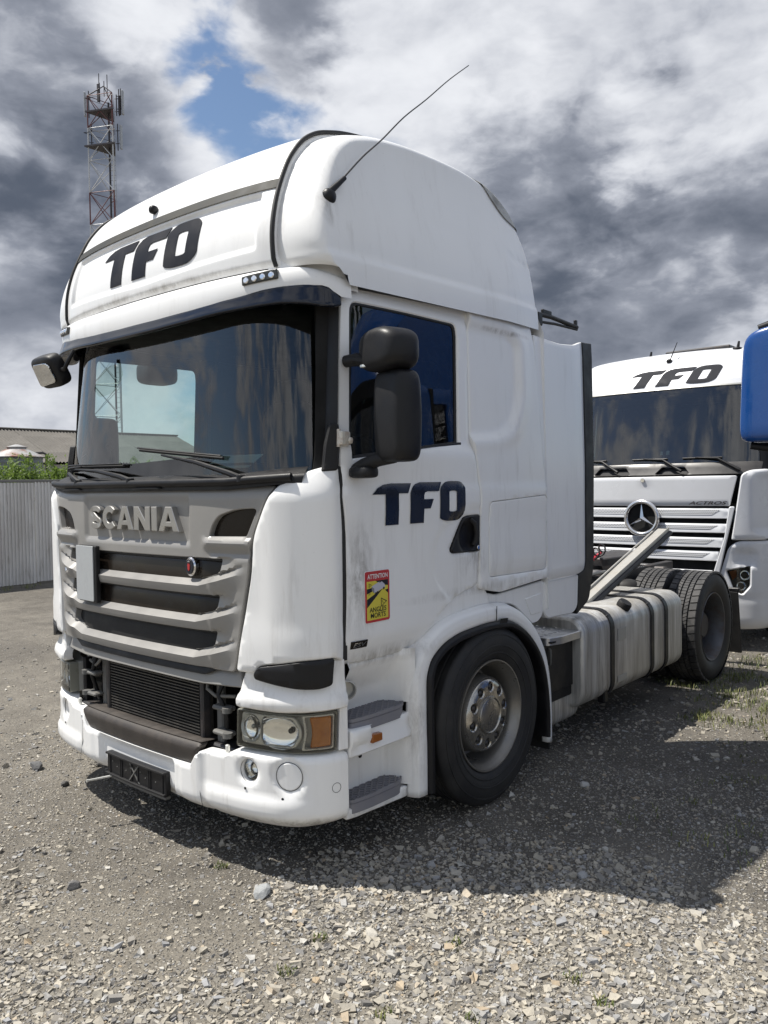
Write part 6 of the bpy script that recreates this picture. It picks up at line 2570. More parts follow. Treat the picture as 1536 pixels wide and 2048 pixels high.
ft_ = fuel_tank(1, 2.62, 4.38)
for y in (3.04, 3.735, 4.01):
    s2 = rr_section(.680, .640, .13)
    o_ = sub(extrude_sec(s2, .885, .575, [y - .030, y - .027, y + .027, y + .030], M['black'], 'tank_strap', False, [.008, 0, 0, .008]), ft_)
    sub(box('strap_buckle', (1.135, y, .866), (.13, .062, .022), M['black'], None, .008, Matrix.Rotation(.35, 3, 'Y')), ft_)
cp = T(lathe('fuel_cap', [(-.03, .046), (.0, .052), (.03, .052), (.042, .046), (.042, .0005)], (0, 0, 0), M['blackrough'], None, 'z', 20))
cp.location = (1.155, 3.36, .872)
cp.rotation_euler = (0, .55, 0)
sub(box('tank_label', (1.2185, 3.20, .70), (.003, .14, .09), M['lens_grey'], None, .001), ft_)
sub(box('tank_label', (1.2185, 3.20, .38), (.003, .15, .045), M['lens_grey'], None, .001), ft_)
fuel_tank(-1, 2.62, 4.0)

# battery box, foot plate and catalyst ahead of the tank
bbx = T(box('battery_box', (.86, 2.48, .565), (.52, .60, .42), M['blackrough'], None, .015))
sub(box('box_lid', (1.125, 2.45, .60), (.012, .46, .34), M['black'], None, .005), bbx)
sub(box('box_latch', (1.138, 2.66, .52), (.02, .05, .10), M['black'], None, .006), bbx)
sub(tube('box_hook', [(1.13, 2.30, .73), (1.145, 2.30, .72), (1.145, 2.30, .64), (1.135, 2.31, .62)], .007, M['hose'], None, 6), bbx)
T(box('tank_bracket', (1.10, 2.93, .47), (.10, .16, .16), M['black'], None, .01))
T(box('tank_bracket', (1.17, 2.98, .36), (.06, .06, .24), M['black'], None, .01))
T(superq('lower_reservoir', (.86, 2.52, .30), (.50, .62, .26), M['tank'], None, .4, .4))
fp_h = []
for i in range(5):
    for j in range(9):
        fp_h.append(circle(.79 + i * .075, 2.28 + j * .058 + (i % 2) * .029, .011, 8, .016))
fp = T(panel('foot_plate', rnd([(.70, 2.22), (1.16, 2.24), (1.195, 2.36), (1.195, 2.80), (.70, 2.80)], .03), flat_map((0, 0, .805), (1, 0, 0), (0, 1, 0), (0, 0, 1)), M['alu'], None, .06, .045, .004, 0, fp_h, 30))
fix_normals(fp)
T(box('under_plate', (.95, 2.52, .775), (.46, .54, .01), M['gap']))
T(tube('stay', [(1.02, 2.25, .45), (1.05, 2.45, .08)], .008, M['steel_dark'], None, 6))
# rear mudguard flap
mg = T(box('rear_mud_flap', (1.03, 5.80, .42), (.40, .02, .62), M['rubber'], None, .006, Matrix.Rotation(.18, 3, 'X')))
sub(box('flap_bracket', (1.03, 5.76, .74), (.42, .05, .04), M['black'], None, .008), mg)
truck_end = True

# ---- things lying on or in the truck
rl = mk('aluminium_rail', *(lambda sec, A, B: (
    [tuple(np.array(P0) + np.array((1, 0, 0)) * a + np.array((0, -.30, .954)) * b) for P0 in (A, B) for a, b in sec],
    [(i, (i + 1) % len(sec), len(sec) + (i + 1) % len(sec), len(sec) + i) for i in range(len(sec))] + [tuple(range(len(sec))), tuple(len(sec) + i for i in range(len(sec)))]))(
    [(-.055, .012), (.045, .012), (.045, .030), (.05, .030), (.05, -.045), (.035, -.045), (.035, 0), (-.055, 0)], (.86, 3.05, .80), (.80, 5.02, 1.345)), M['alu_pale'], None, 0)
fix_normals(rl)
tag(rl, 'long pale metal rail with a black seal leaning over the fuel tank', 'rail')
rs = mk('rail_seal', *tube_geo([(.917, 3.05, .775), (.857, 5.02, 1.32)], .022, 8), M['black'], rl, 50)
rs2 = mk('rail_cable', *tube_geo([(.80, 3.1, .828), (.79, 3.6, .98), (.76, 4.2, 1.14), (.74, 4.9, 1.335)], .008, 6), M['alu_pale'], rl, 50)
bx_ = empty('document_box', (.42, .36, 1.845), 'white paper lying on a small black box on the truck dashboard', 'box')
box('box_body', (0, .02, .04), (.26, .16, .07), M['black'], bx_, .008, Matrix.Rotation(.3, 3, 'Z'))
box('paper_sheet', (0, -.01, .085), (.27, .16, .003), M['paper'], bx_, .001, Matrix.Rotation(.3, 3, 'Z') @ Matrix.Rotation(.45, 3, 'X'))

# ================================================================ second truck, parked nose to tail behind
def cab_map(x0, y0, k, lean, tum):
    LE, TU = np.array(lean), np.array(tum)

    def f(s, z, off=0.0):
        s, z, off = np.broadcast_arrays(np.asarray(s, float), np.asarray(z, float), np.asarray(off, float))
        a = np.abs(s) / k
        sg = np.where(s < 0, -1.0, 1.0)
        x = np.interp(a, PS, PC[:, 0]) * k
        y = np.interp(a, PS, PC[:, 1]) * k
        tx = np.interp(a, PS, PT[:, 0])
        ty = np.interp(a, PS, PT[:, 1])
        fr = np.clip((1.4 - y) / 1.0, 0, 1)
        w = np.interp(z, *TU.T)
        return np.stack([x0 + sg * (x * w + ty * off), y0 + y + np.interp(z, *LE.T) * fr - tx * off, z + 0 * x], -1)
    return f


def keeper(root):
    inv = Matrix.Translation(-Vector(root.location))

    def K(o):
        o.parent = root
        o.matrix_parent_inverse = inv
        return o
    return K


def perforated():
    m, nt, b = nodes_of('perforated_grille_sheet')
    L = nt.links.new
    tc = nt.nodes.new('ShaderNodeTexCoord')
    sp = nt.nodes.new('ShaderNodeSeparateXYZ')
    L(tc.outputs['Object'], sp.inputs[0])

    def mt(op, a, b_=None):
        n = nt.nodes.new('ShaderNodeMath')
        n.operation = op
        for i, v in enumerate((a, b_)):
            if v is None:
                continue
            if isinstance(v, (int, float)):
                n.inputs[i].default_value = v
            else:
                L(v, n.inputs[i])
        return n.outputs[0]
    pz = mt('MULTIPLY', sp.outputs[2], 1 / .0165)
    row = mt('FLOOR', pz)
    shift = mt('MULTIPLY', mt('MODULO', row, 2.0), .5)
    px_ = mt('ADD', mt('MULTIPLY', sp.outputs[0], 1 / .019), shift)
    fx = mt('SUBTRACT', mt('FRACT', px_), .5)
    fz = mt('SUBTRACT', mt('FRACT', pz), .5)
    d = mt('SQRT', mt('ADD', mt('MULTIPLY', fx, fx), mt('MULTIPLY', fz, fz)))
    f = mrange(nt, d, .30, .38)
    L(mixc(nt, f, (.012, .012, .014), (.68, .69, .71)), b.inputs['Base Color'])
    setp(b, Roughness=.4)
    return m


def build_merc():
    X0, Y0 = .02, 6.38
    root = empty('tractor_truck', (X0, 7.8, 0), 'silver-white tractor truck with a round star badge, parked behind the first truck', 'truck', None)
    K = keeper(root)
    g = cab_map(X0, Y0, 1.035, [(0, 0), (1.85, 0), (1.95, .05), (2.82, .33), (2.9, .36), (3.1, .47), (3.2, .60), (3.27, .80), (3.3, 1.1)],
                [(0, 1), (1.9, 1), (2.82, .95), (3.3, .86)])
    W_, D_ = M['mercwhite'], M['mercgrey']
    # glass
    gl = K(grid('windscreen', lambda u, v: g(u * (1.235 - .06 * v), 1.94 + .90 * v), np.linspace(-1, 1, 49), np.linspace(0, 1, 15), M['glass_b'], None, 60))
    for sg in (-1, 1):
        K(grid('windscreen_pillar', lambda u, v, sg=sg: g(sg * (1.20 - .06 * v + .15 * u), 1.86 + .98 * v, .008), np.linspace(0, 1, 6), np.linspace(0, 1, 12), M['black'], None, 60))
    K(panel('cowl', rnd([(-1.20, 1.858), (1.20, 1.858), (1.23, 1.99), (-1.23, 1.99)], .02), g, D_, None, .05, .03, .006, .01,
            [rnd([(.13, 1.87), (.50, 1.87), (.44, 1.945), (.20, 1.945)], .02), rnd([(-.60, 1.87), (-.16, 1.87), (-.22, 1.945), (-.54, 1.945)], .02)]))
    K(panel('cowl_back', [(-1.2, 1.85), (1.2, 1.85), (1.2, 1.99), (-1.2, 1.99)], g, M['black'], None, .1, 0, .004, -.03))
    for a, b_ in ((.42, -.02), (-.30, -.75), (1.0, .55)):
        p0, p1 = g(a, 1.90, .03), g((a + b_) / 2, 2.03, .03)
        p2 = g(b_, 2.045, .025)
        wp = K(tube('wiper', [tuple(p0), tuple(p1), tuple(p2)], [.018, .012, .006], M['black'], None, 8))
        sub2(tube('wiper_blade', [tuple(g(b_ + (a - b_) * t, 2.04 + .0 * t, .016)) for t in np.linspace(-.3, .6, 9)], .009, M['black'], None, 6), wp)
    # bonnet panel and badges
    bp = K(panel('front_panel', rnd([(-.985, 1.845), (.985, 1.845), (.91, 1.525), (-.91, 1.525)], [.03, .03, .01, .01]), g, W_, None, .05, .03, .008, .006, (), 45,
                 relief=lambda a, b: .012 * ss(np.abs(a), .09, .02) * ss(b, 1.78, 1.80)))
    sub2(panel('hood_badge', circle(0, 1.808, .024, 16), g, M['chrome'], None, .02, .01, .003, .024), bp)
    vt, ft = text_geo('ACTROS', 1.0, .012, 0, 'LEFT', .35)
    lo, hi = vt.min(0), vt.max(0)
    sub2(mk('model_lettering', list(g(.50 + (vt[:, 0] - lo[0]) / (hi[0] - lo[0]) * .385, 1.540 + (vt[:, 1] - lo[1]) / (hi[1] - lo[1]) * .036, .014)), ft, M['steel_dark'], None, 0), bp)
    K(panel('grille_back', [(-.92, .74), (.92, .74), (.93, 1.53), (-.93, 1.53)], g, M['gap'], None, .1, 0, .004, -.05))
    rows = [(1.500, 1.392, .885), (1.338, 1.240, .865), (1.190, 1.085, .83), (1.045, .942, .785), (.84, .772, .72)]
    pf = perforated()
    for zt, zb, w in rows:
        sl = K(panel('grille_slat', rnd([(-w - .02, zt), (w + .02, zt), (w, zb), (-w, zb)], .01), g, W_, None, .05, .03, .006, .004, (), 45,
                     relief=lambda a, b, zt=zt, zb=zb: .010 * ss(b, zt, zb)))
        z0 = zt - .018
        z1 = zb + .036
        sub2(panel('slat_mesh', [(-w + .12, z0), (w - .12 + .05, z0), (w - .15, z1), (-w + .12, z1)], lambda a, b, o, zt=zt, zb=zb: g(a, b, np.asarray(o) + .010 * ss(b, zt, zb)), pf, None, .05, 0, .002, .0072), sl)
    # star in its ring
    c = g(0, 1.392, .05)
    ring = K(fix_normals(mk('star_ring', *tube_geo([(c[0] + .180 * math.cos(a), c[1], c[2] + .180 * math.sin(a)) for a in np.linspace(0, 2 * math.pi, 49)[:-1]], .024, 12, True, True), M['chrome_soft'], None, 60)))
    sub2(lathe('star_dish', [(-.012, .18), (.02, .15), (.03, .001)], (c[0], c[1], c[2]), M['gap'], None, 'y', 40), ring)
    v, f = [(c[0], c[1] - .045, c[2])], []
    for k in range(6):
        a = math.pi / 2 + k * math.pi / 3
        r = .165 if k % 2 == 0 else .030
        v.append((c[0] + r * math.cos(a), c[1] - (.006 if k % 2 == 0 else .012), c[2] + r * math.sin(a)))
    f = [(0, 1 + k, 1 + (k + 1) % 6) for k in range(6)]
    sub2(mk('star', v, f, M['chrome'], None, 0), ring)
    # corners and bumper
    for sg in (1, -1):
        S_ = (lambda p: p) if sg > 0 else mir
        cd = K(panel('corner_deflector', S_(rnd([(.925, 1.17), (1.02, 1.86), (1.10, 1.90), (1.28, 1.91), (1.36, 1.86), (1.37, 1.22), (1.25, 1.17)], [.02, .05, .06, .05, .04, .04, .03])), g, W_, None, .04, .05, .012, .03, (), 45,
                     relief=lambda a, b: -.02 * ss(np.abs(a), 1.13, 1.17) * ss(b, 1.23, 1.27) * ss(b, 1.87, 1.82)))
        K(panel('grille_side', S_(rnd([(.735, .76), (.80, .76), (.96, 1.52), (.905, 1.52), (.86, 1.2)], .02)), g, W_, None, .04, .04, .008, .03))
        lc = K(panel('bumper_corner', S_(rnd([(.80, .76), (.90, 1.10), (1.0, 1.16), (1.36, 1.16), (1.37, .24), (.70, .22), (.70, .74)], [.03, .06, .05, .04, .03, .03, .03])), g, W_, None, .04, .05, .012, .012, [S_(rnd([(.875, .845), (1.11, .90), (1.105, .69), (1.03, .60), (.955, .63)], .02))], 45,
                     relief=lambda a, b: -.03 * ss(np.abs(a), .94, .98) * ss(np.abs(a), 1.18, 1.14) * ss(b, .88, .91) * ss(b, 1.08, 1.05) - .03 * ss(b, .32, .22) - .008 * ss(np.abs(b - .56), .012, 0)))
        hl = K(panel('headlight', S_(rnd([(.86, .87), (1.13, .92), (1.12, .67), (1.03, .58), (.94, .61)], .02)), g, M['lens_dark'], None, .04, .03, .004, -.05))
        for (cs, cz, r) in ((1.055, .80, .058), (1.02, .685, .055)):
            sub2(grid('reflector', lambda u, w, cs=cs, cz=cz, r=r, sg=sg: g(sg * (cs + r * (1 - u) * math.cos(2 * math.pi * w)), cz + r * (1 - u) * math.sin(2 * math.pi * w), -.02 - .04 * math.sqrt(max(0, 1 - (1 - u) ** 2))), np.linspace(0, 1, 6), np.linspace(0, 1, 21), M['lamp_silver'], None, 60), hl)
        sub2(panel('turn_signal_lens', S_(rnd([(.90, .835), (.975, .853), (.975, .78), (.935, .74)], .008)), g, M['amber_dark'], None, .04, .01, .003, -.03), hl)
        sub2(panel('headlight_lens', S_(rnd([(.87, .85), (1.115, .905), (1.11, .685), (1.03, .595), (.95, .625)], .02)), g, M['clear_lens'], None, .05, 0, .003, -.006), hl)
        # doors and flanks
        ww_ = rnd([(1.47, 2.03), (1.47, 2.70), (2.25, 2.72), (2.28, 2.12), (1.9, 2.03)], .05)
        dr = K(panel('door', S_(rnd([(1.38, .62), (1.38, 2.80), (2.36, 2.82), (2.36, 1.3), (2.2, 1.2), (1.95, .95), (1.9, .62)], .03)), g, W_, None, .08, .03, .006, .0, [S_(ww_)], 45))
        sub2(panel('window_glass', S_(ww_), g, M['glass_b'], None, .1, 0, .002, -.02), dr)
        sub2(panel('door_handle', S_(rnd([(2.15, 1.60), (2.30, 1.60), (2.30, 1.66), (2.15, 1.66)], .01)), g, M['black'], None, .05, .02, .005, .012), dr)
        K(panel('cab_side', S_(rnd([(2.37, 1.2), (2.37, 2.82), (3.30, 2.84), (3.30, 1.2)], .03)), g, W_, None, .12, .03, .006, .0))
        K(panel('cab_inner', S_([(1.3, 1.2), (1.3, 1.9), (3.3, 1.9), (3.3, 1.2)]), g, M['gap'], None, .2, 0, .002, -.06))
        # mirror on its arm
        xm = X0 + sg * 1.52
        mm = K(superq('mirror_housing', (xm, 6.85, 2.25), (.24, .16, .62), M['black'], None, .35, .45))
        sub2(tube('mirror_arm', [(X0 + sg * 1.24, 6.82, 2.62), (xm, 6.84, 2.58)], .03, M['black'], None, 8), mm)
        # front wheels
        whl = wheel_copy(fwl, (0, 0, 0), 0)
        whl.parent = root
        whl.matrix_parent_inverse = Matrix.Translation(-Vector(root.location))
        whl.location = (X0 + sg * 1.07, 7.82, .497)
        whl.rotation_euler.z = 0 if sg > 0 else math.pi
        for ch in list(whl.children):
            if ch.name.startswith('hub_lettering'):
                bpy.data.objects.remove(ch)
        K(box('side_skirt', (X0 + sg * 1.2, 9.6, .62), (.06, 2.4, .6), W_, None, .03))
        rw = wheel_copy(rwl, (0, 0, 0), 0)
        rw.parent = root
        rw.matrix_parent_inverse = Matrix.Translation(-Vector(root.location))
        rw.location = (X0 + sg * 1.08, 11.5, .487)
        rw.rotation_euler.z = 0 if sg > 0 else math.pi
    K(panel('bumper', rnd([(-.72, .24), (.72, .24), (.72, .74), (-.72, .74)], .02), g, W_, None, .06, .04, .01, .012, [rnd([(-.5, .30), (.5, .30), (.5, .52), (-.5, .52)], .03)]))
    K(panel('bumper_mesh', [(-.55, .28), (.55, .28), (.55, .54), (-.55, .54)], g, M['mesh_black'], None, .1, 0, .003, -.02))
    # roof
    def rp(u, v):
        if v < .55:
            z = 2.835 + (3.20 - 2.835) * (v / .55)
            p = g(u * 1.36, z, 0)
            p[1] += .0
            return p
        q = (v - .55) / .45
        base = g(u * 1.36, 3.20, 0)
        z = 3.20 + .09 * math.sin(math.pi * .5 * min(1, q * 1.6)) + .03 * (1 - u * u) * min(1, q * 3)
        return np.array([base[0] * (1 - .02 * q) + X0 * .02 * q, base[1] + (8.6 - base[1]) * q * q, z])
    rf = K(grid('roof', rp, np.linspace(-1, 1, 55), np.unique(np.concatenate([np.linspace(0, .55, 74), np.linspace(.55, 1, 22)])), W_, None, 60))
    for sg in (1, -1):
        K(grid('roof_flank', lambda u, v, sg=sg: (lambda A, B: A * (1 - v) + B * v)(np.array(rp(sg, u)), g(sg * (1.36 + 1.9 * max(0, (u - .4) / .6)), 2.82, 0)), np.linspace(0, 1, 26), np.linspace(0, 1, 6), W_, None, 60))
    K(panel('roof_trim', [(-1.15, 2.822), (1.15, 2.822), (1.15, 2.845), (-1.15, 2.845)], g, M['lens_grey'], None, .06, .02, .004, .012))
    def rm(a, b, off):
        return g(a, b, np.asarray(off) + 0)
    for pl_, hl_ in letters_TFO(-.425, 2.872, .205, 1.11, .10):
        sub2(panel('roof_letter', pl_, rm, M['navy_roof'], None, .02, 0, .001, .006, hl_), rf)
    q = rp(.04, .50)
    an = K(superq('antenna_base', (X0 + .08, q[1], q[2] + .01), (.06, .08, .05), M['black'], None, .8, .8))
    sub2(tube('antenna_whip', [(X0 + .08, q[1], q[2]), (X0 + .16, q[1] + .03, q[2] + .22)], [.007, .004], M['black'], None, 6), an)
    for xx in (-.235, .77):
        be = K(superq('roof_fin', (X0 + xx, 7.15, 3.255), (.10, .14, .05), M['black'], None, .8, .8))
        sub2(tube('fin_tip', [(X0 + xx, 7.15, 3.26), (X0 + xx + .01, 7.16, 3.345)], [.02, .012], M['black'], None, 8), be)
    K(box('roof_hatch', (X0 + .28, 7.6, 3.315), (.75, .7, .05), M['steel_dark'], None, .015))
    K(mk('back_wall', [(X0 - 1.22, 8.62, 1.0), (X0 + 1.22, 8.62, 1.0), (X0 + 1.2, 8.62, 2.82), (X0 + 1.05, 8.6, 3.25), (X0 - 1.05, 8.6, 3.25), (X0 - 1.2, 8.62, 2.82)], [tuple(range(6))], W_, None, 0))
    # interior
    K(box('dashboard', (X0, 7.0, 1.93), (2.2, .5, .10), M['pale_dash'], None, .03))
    K(box('cab_inner_wall', (X0, 8.4, 2.3), (2.3, .05, 1.6), M['interior'], None))
    K(box('headliner', (X0, 7.7, 2.80), (2.2, 1.5, .03), M['interior'], None))
    for sx in (-.6, .6):
        st = K(superq('seat_back', (X0 + sx, 7.95, 2.05), (.5, .18, .8), M['seat'], None, .4, .4))
        sub2(superq('head_rest', (X0 + sx, 7.98, 2.52), (.28, .12, .2), M['seat'], None, .5, .5), st)
    K(mk('sticker', list(g(np.array([.155, .185, .185, .155]), np.array([2.085, 2.085, 2.125, 2.125]), -.004)), [(0, 1, 2, 3)], M['paper'], None, 0))
    K(mk('sticker', list(g(np.array([.22, .255, .255, .22]), np.array([2.085, 2.085, 2.13, 2.13]), -.004)), [(0, 1, 2, 3)], M['paper'], None, 0))
    for x in (-.4, .4):
        K(box('frame_rail', (X0 + x, 9.6, .85), (.08, 5.6, .26), M['steel_dark'], None, .006))
    K(box('engine_block', (X0, 7.6, .8), (1.0, 1.9, .9), M['gap'], None, .05))
    return root


def sub2(o, p):
    """child of a part that is itself placed in world coordinates"""
    o.parent = p
    o.matrix_parent_inverse = Matrix.Identity(4)
    return o


M['glass_b'] = thin_glass('dark_windscreen', (.55, .66, .64), ior=1.95, dust=.012)
M['chrome_soft'] = simple('satin_chrome', (.72, .72, .73), .2, .9)
M['pale_dash'] = simple('pale_dashboard', (.30, .33, .30), .6)
build_merc()


# ================================================================ blue truck at the right edge
def build_blue():
    X0, Y0 = 3.93, 2.12
    root = empty('tractor_truck', (X0, 3.5, 0), 'bright blue truck whose mirror juts in at the right edge of the photo', 'truck')
    K = keeper(root)
    g = cab_map(X0, Y0, 1.04, [(0, 0), (1.7, 0), (2.55, .22), (2.7, .20), (3.2, .42), (3.45, .75), (3.55, 1.2)], [(0, 1), (1.9, 1), (2.7, .97), (3.55, .85)])
    B = M['blue']
    K(grid('windscreen', lambda u, v: g(u * 1.2, 1.72 + .86 * v), np.linspace(-1, 1, 33), np.linspace(0, 1, 9), M['glass_b'], None, 60))
    for sg in (-1, 1):
        K(grid('windscreen_pillar', lambda u, v, sg=sg: g(sg * (1.18 + .16 * u), 1.66 + .94 * v, .008), np.linspace(0, 1, 6), np.linspace(0, 1, 10), M['black'], None, 60))
    K(panel('front_panel', rnd([(-1.3, 1.0), (1.3, 1.0), (1.3, 1.72), (-1.3, 1.72)], .03), g, B, None, .08, .03, .008, .01))
    for zz in (.96, .89, .82, .75, .68):
        K(panel('grille_slat', rnd([(-.85, zz), (.85, zz), (.85, zz + .035), (-.85, zz + .035)], .006), g, M['black'], None, .08, .03, .006, .0))
    for zz in (1.16, 1.30):
        K(panel('front_slot', rnd([(-.80, zz), (.80, zz), (.84, zz + .06), (-.84, zz + .06)], .012), g, M['mesh_black'], None, .06, .01, .004, .014))
    K(panel('cowl', rnd([(-1.2, 1.66), (1.2, 1.66), (1.22, 1.745), (-1.22, 1.745)], .02), g, M['black'], None, .06, .03, .006, .02))
    for a, b_ in ((.75, .1), (-.05, -.75)):
        wp = K(tube('wiper', [tuple(g(a, 1.71, .05)), tuple(g((a + b_) / 2, 1.80, .03)), tuple(g(b_, 1.80, .022))], [.016, .011, .006], M['black'], None, 8))
        sub2(tube('wiper_blade', [tuple(g(b_ + (a - b_) * t, 1.795, .014)) for t in np.linspace(-.3, .6, 9)], .008, M['black'], None, 6), wp)
    K(panel('number_plate_frame', rnd([(-.27, .38), (.27, .38), (.27, .50), (-.27, .50)], .01), g, M['black'], None, .06, .02, .004, .035))
    K(panel('grille_back', [(-.9, .6), (.9, .6), (.9, 1.05), (-.9, 1.05)], g, M['gap'], None, .1, 0, .004, -.05))
    K(panel('bumper', rnd([(-1.38, .26), (1.38, .26), (1.38, .66), (-1.38, .66)], .04), g, B, None, .06, .05, .012, .02))
    for sg in (1, -1):
        S_ = (lambda p: p) if sg > 0 else mir
        hb = K(panel('headlight', S_(rnd([(.9, .70), (1.34, .72), (1.34, .95), (.95, .95)], .03)), g, M['lamp_olive'], None, .05, .03, .006, .0))
        for (cs, cz, r) in ((1.02, .83, .075), (1.18, .83, .07)):
            sub2(grid('reflector', lambda u, w, cs=cs, cz=cz, r=r, sg=sg: g(sg * (cs + r * (1 - u) * math.cos(2 * math.pi * w)), cz + r * (1 - u) * math.sin(2 * math.pi * w), .012 - .004 * u), np.linspace(0, 1, 5), np.linspace(0, 1, 21), M['lamp_silver'], None, 60), hb)
        sub2(panel('turn_signal_lens', S_(rnd([(1.265, .74), (1.325, .745), (1.325, .92), (1.265, .92)], .01)), g, M['amber'], None, .05, .01, .003, .010), hb)
        sub2(panel('headlight_lens', S_(rnd([(.91, .71), (1.335, .73), (1.335, .945), (.955, .945)], .03)), g, M['clear_lens'], None, .06, 0, .003, .022), hb)
        K(panel('corner_deflector', S_(rnd([(1.02, 1.02), (1.36, 1.02), (1.36, 1.72), (1.14, 1.72)], .03)), g, B, None, .05, .03, .008, .024))
        K(panel('fog_lamp', S_(circle(1.05, .46, .06, 20)), g, M['lamp_silver'], None, .04, .02, .006, .026))
        K(panel('step_plate', S_(rnd([(1.42, .36), (1.86, .36), (1.86, .42), (1.42, .42)], .01)), g, M['step'], None, .06, .16, .006, .01))
        K(panel('step_plate', S_(rnd([(1.42, .66), (1.86, .66), (1.86, .72), (1.42, .72)], .01)), g, M['step'], None, .06, .14, .006, .012))
        K(panel('roof_marker', S_(rnd([(.86, 3.02), (1.0, 3.03), (1.0, 3.07), (.86, 3.06)], .008)), g, M['bezel'], None, .05, .01, .004, .02))
        ww_ = rnd([(1.47, 1.80), (1.47, 2.52), (2.25, 2.56), (2.28, 1.92), (1.9, 1.80)], .05)
        dr = K(panel('door', S_(rnd([(1.36, .62), (1.36, 2.66), (2.36, 2.70), (2.36, 1.25), (2.2, 1.15), (1.95, .95), (1.9, .62)], .03)), g, B, None, .08, .03, .006, .0, [S_(ww_)], 45))
        sub2(panel('window_glass', S_(ww_), g, M['glass_b'], None, .1, 0, .002, -.02), dr)
        sub2(panel('door_handle', S_(rnd([(2.15, 1.45), (2.30, 1.45), (2.30, 1.52), (2.15, 1.52)], .01)), g, M['black'], None, .05, .02, .005, .012), dr)
        K(panel('cab_side', S_(rnd([(2.37, 1.1), (2.37, 2.70), (3.30, 2.74), (3.30, 1.1)], .03)), g, B, None, .12, .03, .006, .0))
        K(panel('cab_inner', S_([(1.3, 1.0), (1.3, 1.75), (3.3, 1.75), (3.3, 1.0)]), g, M['gap'], None, .2, 0, .002, -.06))
        xm = X0 + sg * 1.505
        mm = K(superq('mirror_housing', (xm, 2.50, 2.315), (.32, .22, .625), B, None, .22, .40, 24, 36,
                      lambda x, y, z: (x - sg * .14 * (z + 1) * .5 * (x * sg > 0), y, z - (.16 * x * x if z > 0 and x * sg > 0 else 0))))
        sub2(box('mirror_glass', (xm - sg * .0, 2.60, 2.31), (.29, .03, .54), M['black'], None, .01), mm)
        sub2(tube('mirror_arm', [(X0 + sg * 1.22, 2.62, 2.70), (X0 + sg * 1.40, 2.56, 2.69), (X0 + sg * 1.58, 2.50, 2.635)], [.035, .03, .02], M['black'], None, 10), mm)
        sub2(tube('mirror_arm', [(X0 + sg * 1.22, 2.62, 1.92), (X0 + sg * 1.38, 2.55, 1.95), (X0 + sg * 1.62, 2.50, 1.985)], [.035, .03, .02], M['black'], None, 10), mm)
        for ys, src in ((Y0 + 1.45, fwl), (Y0 + 5.1, rwl)):
            w_ = wheel_copy(src, (0, 0, 0), 0)
            w_.parent = root
            w_.matrix_parent_inverse = Matrix.Translation(-Vector(root.location))
            w_.location = (X0 + sg * 1.07, ys, .492)
            w_.rotation_euler.z = 0 if sg > 0 else math.pi
            for ch in list(w_.children):
                if ch.name.startswith('hub_lettering'):
                    bpy.data.objects.remove(ch)
    def rp(u, v):
        if v < .5:
            return g(u * 1.36, 2.60 + (3.40 - 2.60) * (v / .5), .01)
        q = (v - .5) / .5
        b0 = g(u * 1.36, 3.40, .01)
        return np.array([b0[0], b0[1] + (Y0 + 2.3 - b0[1]) * q, b0[2] + .16 * math.sin(math.pi * .5 * min(1, q * 1.5))])
    K(grid('roof', rp, np.linspace(-1, 1, 41), np.linspace(0, 1, 31), B, None, 60))
    for sg in (1, -1):
        K(grid('roof_flank', lambda u, v, sg=sg: (lambda A, C_: A * (1 - v) + C_ * v)(np.array(rp(sg, u)), g(sg * (1.36 + 1.95 * max(0, (u - .3) / .7)), 2.68, 0)), np.linspace(0, 1, 24), np.linspace(0, 1, 6), B, None, 60))
    K(panel('sun_visor', rnd([(-1.2, 2.56), (1.2, 2.56), (1.2, 2.70), (-1.2, 2.70)], .03), g, M['visor'], None, .06, .02, .006, .12))
    K(mk('back_wall', [(X0 - 1.2, Y0 + 2.32, 1.0), (X0 + 1.2, Y0 + 2.32, 1.0), (X0 + 1.15, Y0 + 2.3, 2.7), (X0 + 1.0, Y0 + 2.3, 3.5), (X0 - 1.0, Y0 + 2.3, 3.5), (X0 - 1.15, Y0 + 2.3, 2.7)], [tuple(range(6))], B, None, 0))
    K(box('dashboard', (X0, Y0 + .65, 1.70), (2.2, .5, .10), M['interior'], None, .03))
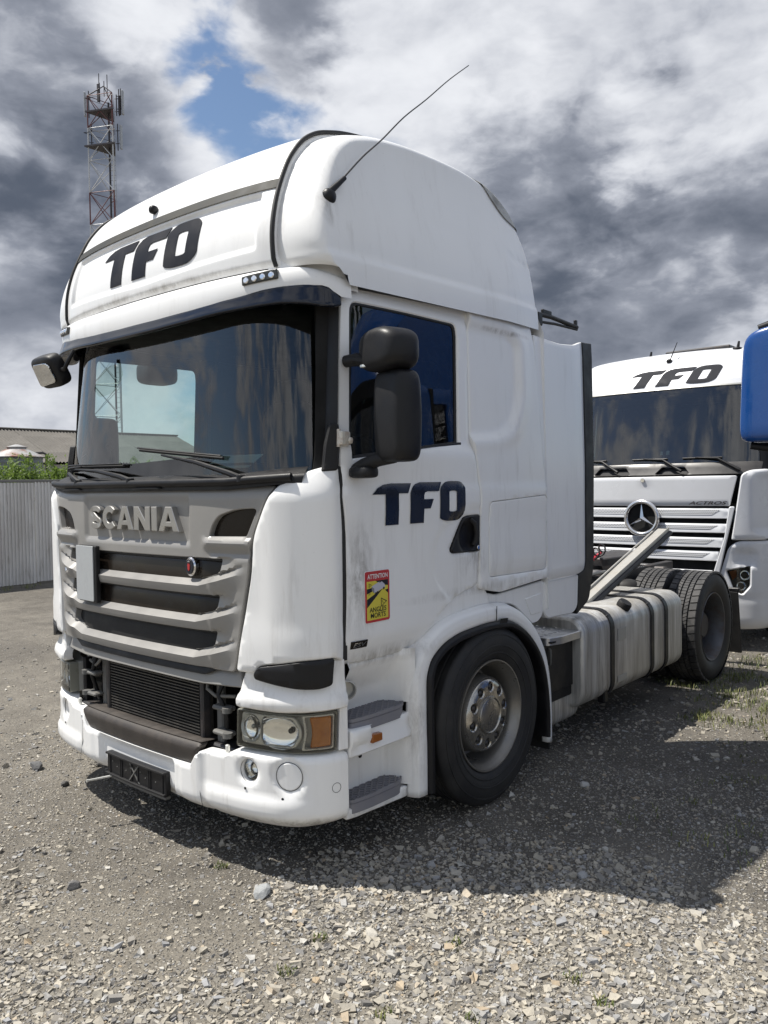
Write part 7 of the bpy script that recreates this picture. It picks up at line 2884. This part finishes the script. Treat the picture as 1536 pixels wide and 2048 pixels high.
    K(box('cab_inner_wall', (X0, Y0 + 2.1, 2.1), (2.3, .05, 1.6), M['interior'], None))
    for x in (-.4, .4):
        K(box('frame_rail', (X0 + x, Y0 + 3.8, .85), (.08, 4.6, .26), M['steel_dark'], None, .006))
    K(box('engine_block', (X0, Y0 + 1.2, .8), (1.0, 1.7, .8), M['gap'], None, .05))
    K(box('fuel_tank', (X0 - .9, Y0 + 3.3, .58), (.6, 1.2, .6), M['tank'], None, .06))


build_blue()


# ================================================================ trees beyond the right side of the yard
def build_trees():
    lm = leaf_mat('conifer_leaves', (.012, .030, .010), (.045, .085, .022))
    bark = simple('tree_bark', (.07, .055, .04), .9, bumpy=.5, bump_scale=20)
    rg = np.random.default_rng(77)
    specs = [(20.0, 12.0, 11.5, 'dark slender tree nearest the blue truck, right of the yard'),
             (21.5, 15.5, 12.8, 'tallest dark tree in the row right of the yard'),
             (22.0, 18.5, 11.0, 'dark tree in the middle of the row right of the yard'),
             (23.5, 22.0, 12.0, 'dark tree farthest back in the row right of the yard')]
    for x, y, h, lab in specs:
        root = empty('tree', (x, y, 0), lab, 'tree', 'row of trees right of the yard')
        pts = []
        for k in range(70):
            t = (k + rg.random()) / 70
            z = h * (.14 + .86 * t)
            r = 1.5 * (1 - t) ** .7 + .1
            a = rg.uniform(0, 6.28)
            pts.append(leaf_cloud(rg, 60, (r * .6 * math.cos(a), r * .6 * math.sin(a), z), (r * .5 + .12, r * .5 + .12, .5), .13))
        co = np.concatenate(pts)
        obj_from('crown', fast_mesh('crown', co, np.arange(len(co)).reshape(-1, 4)), lm, root, 0)
        mb = MB()
        mb.tube([(0, 0, -.05), (.05, 0, h * .5), (0, .05, h * .97)], [.2, .12, .03], 8)
        for k in range(14):
            a = k * 2.4
            z = h * (.15 + .055 * k)
            mb.tube([(0, 0, z), (.9 * (1 - k / 16) * math.cos(a), .9 * (1 - k / 16) * math.sin(a), z + .3)], [.05, .015], 5)
        mb.build('trunk', bark, root)


build_trees()
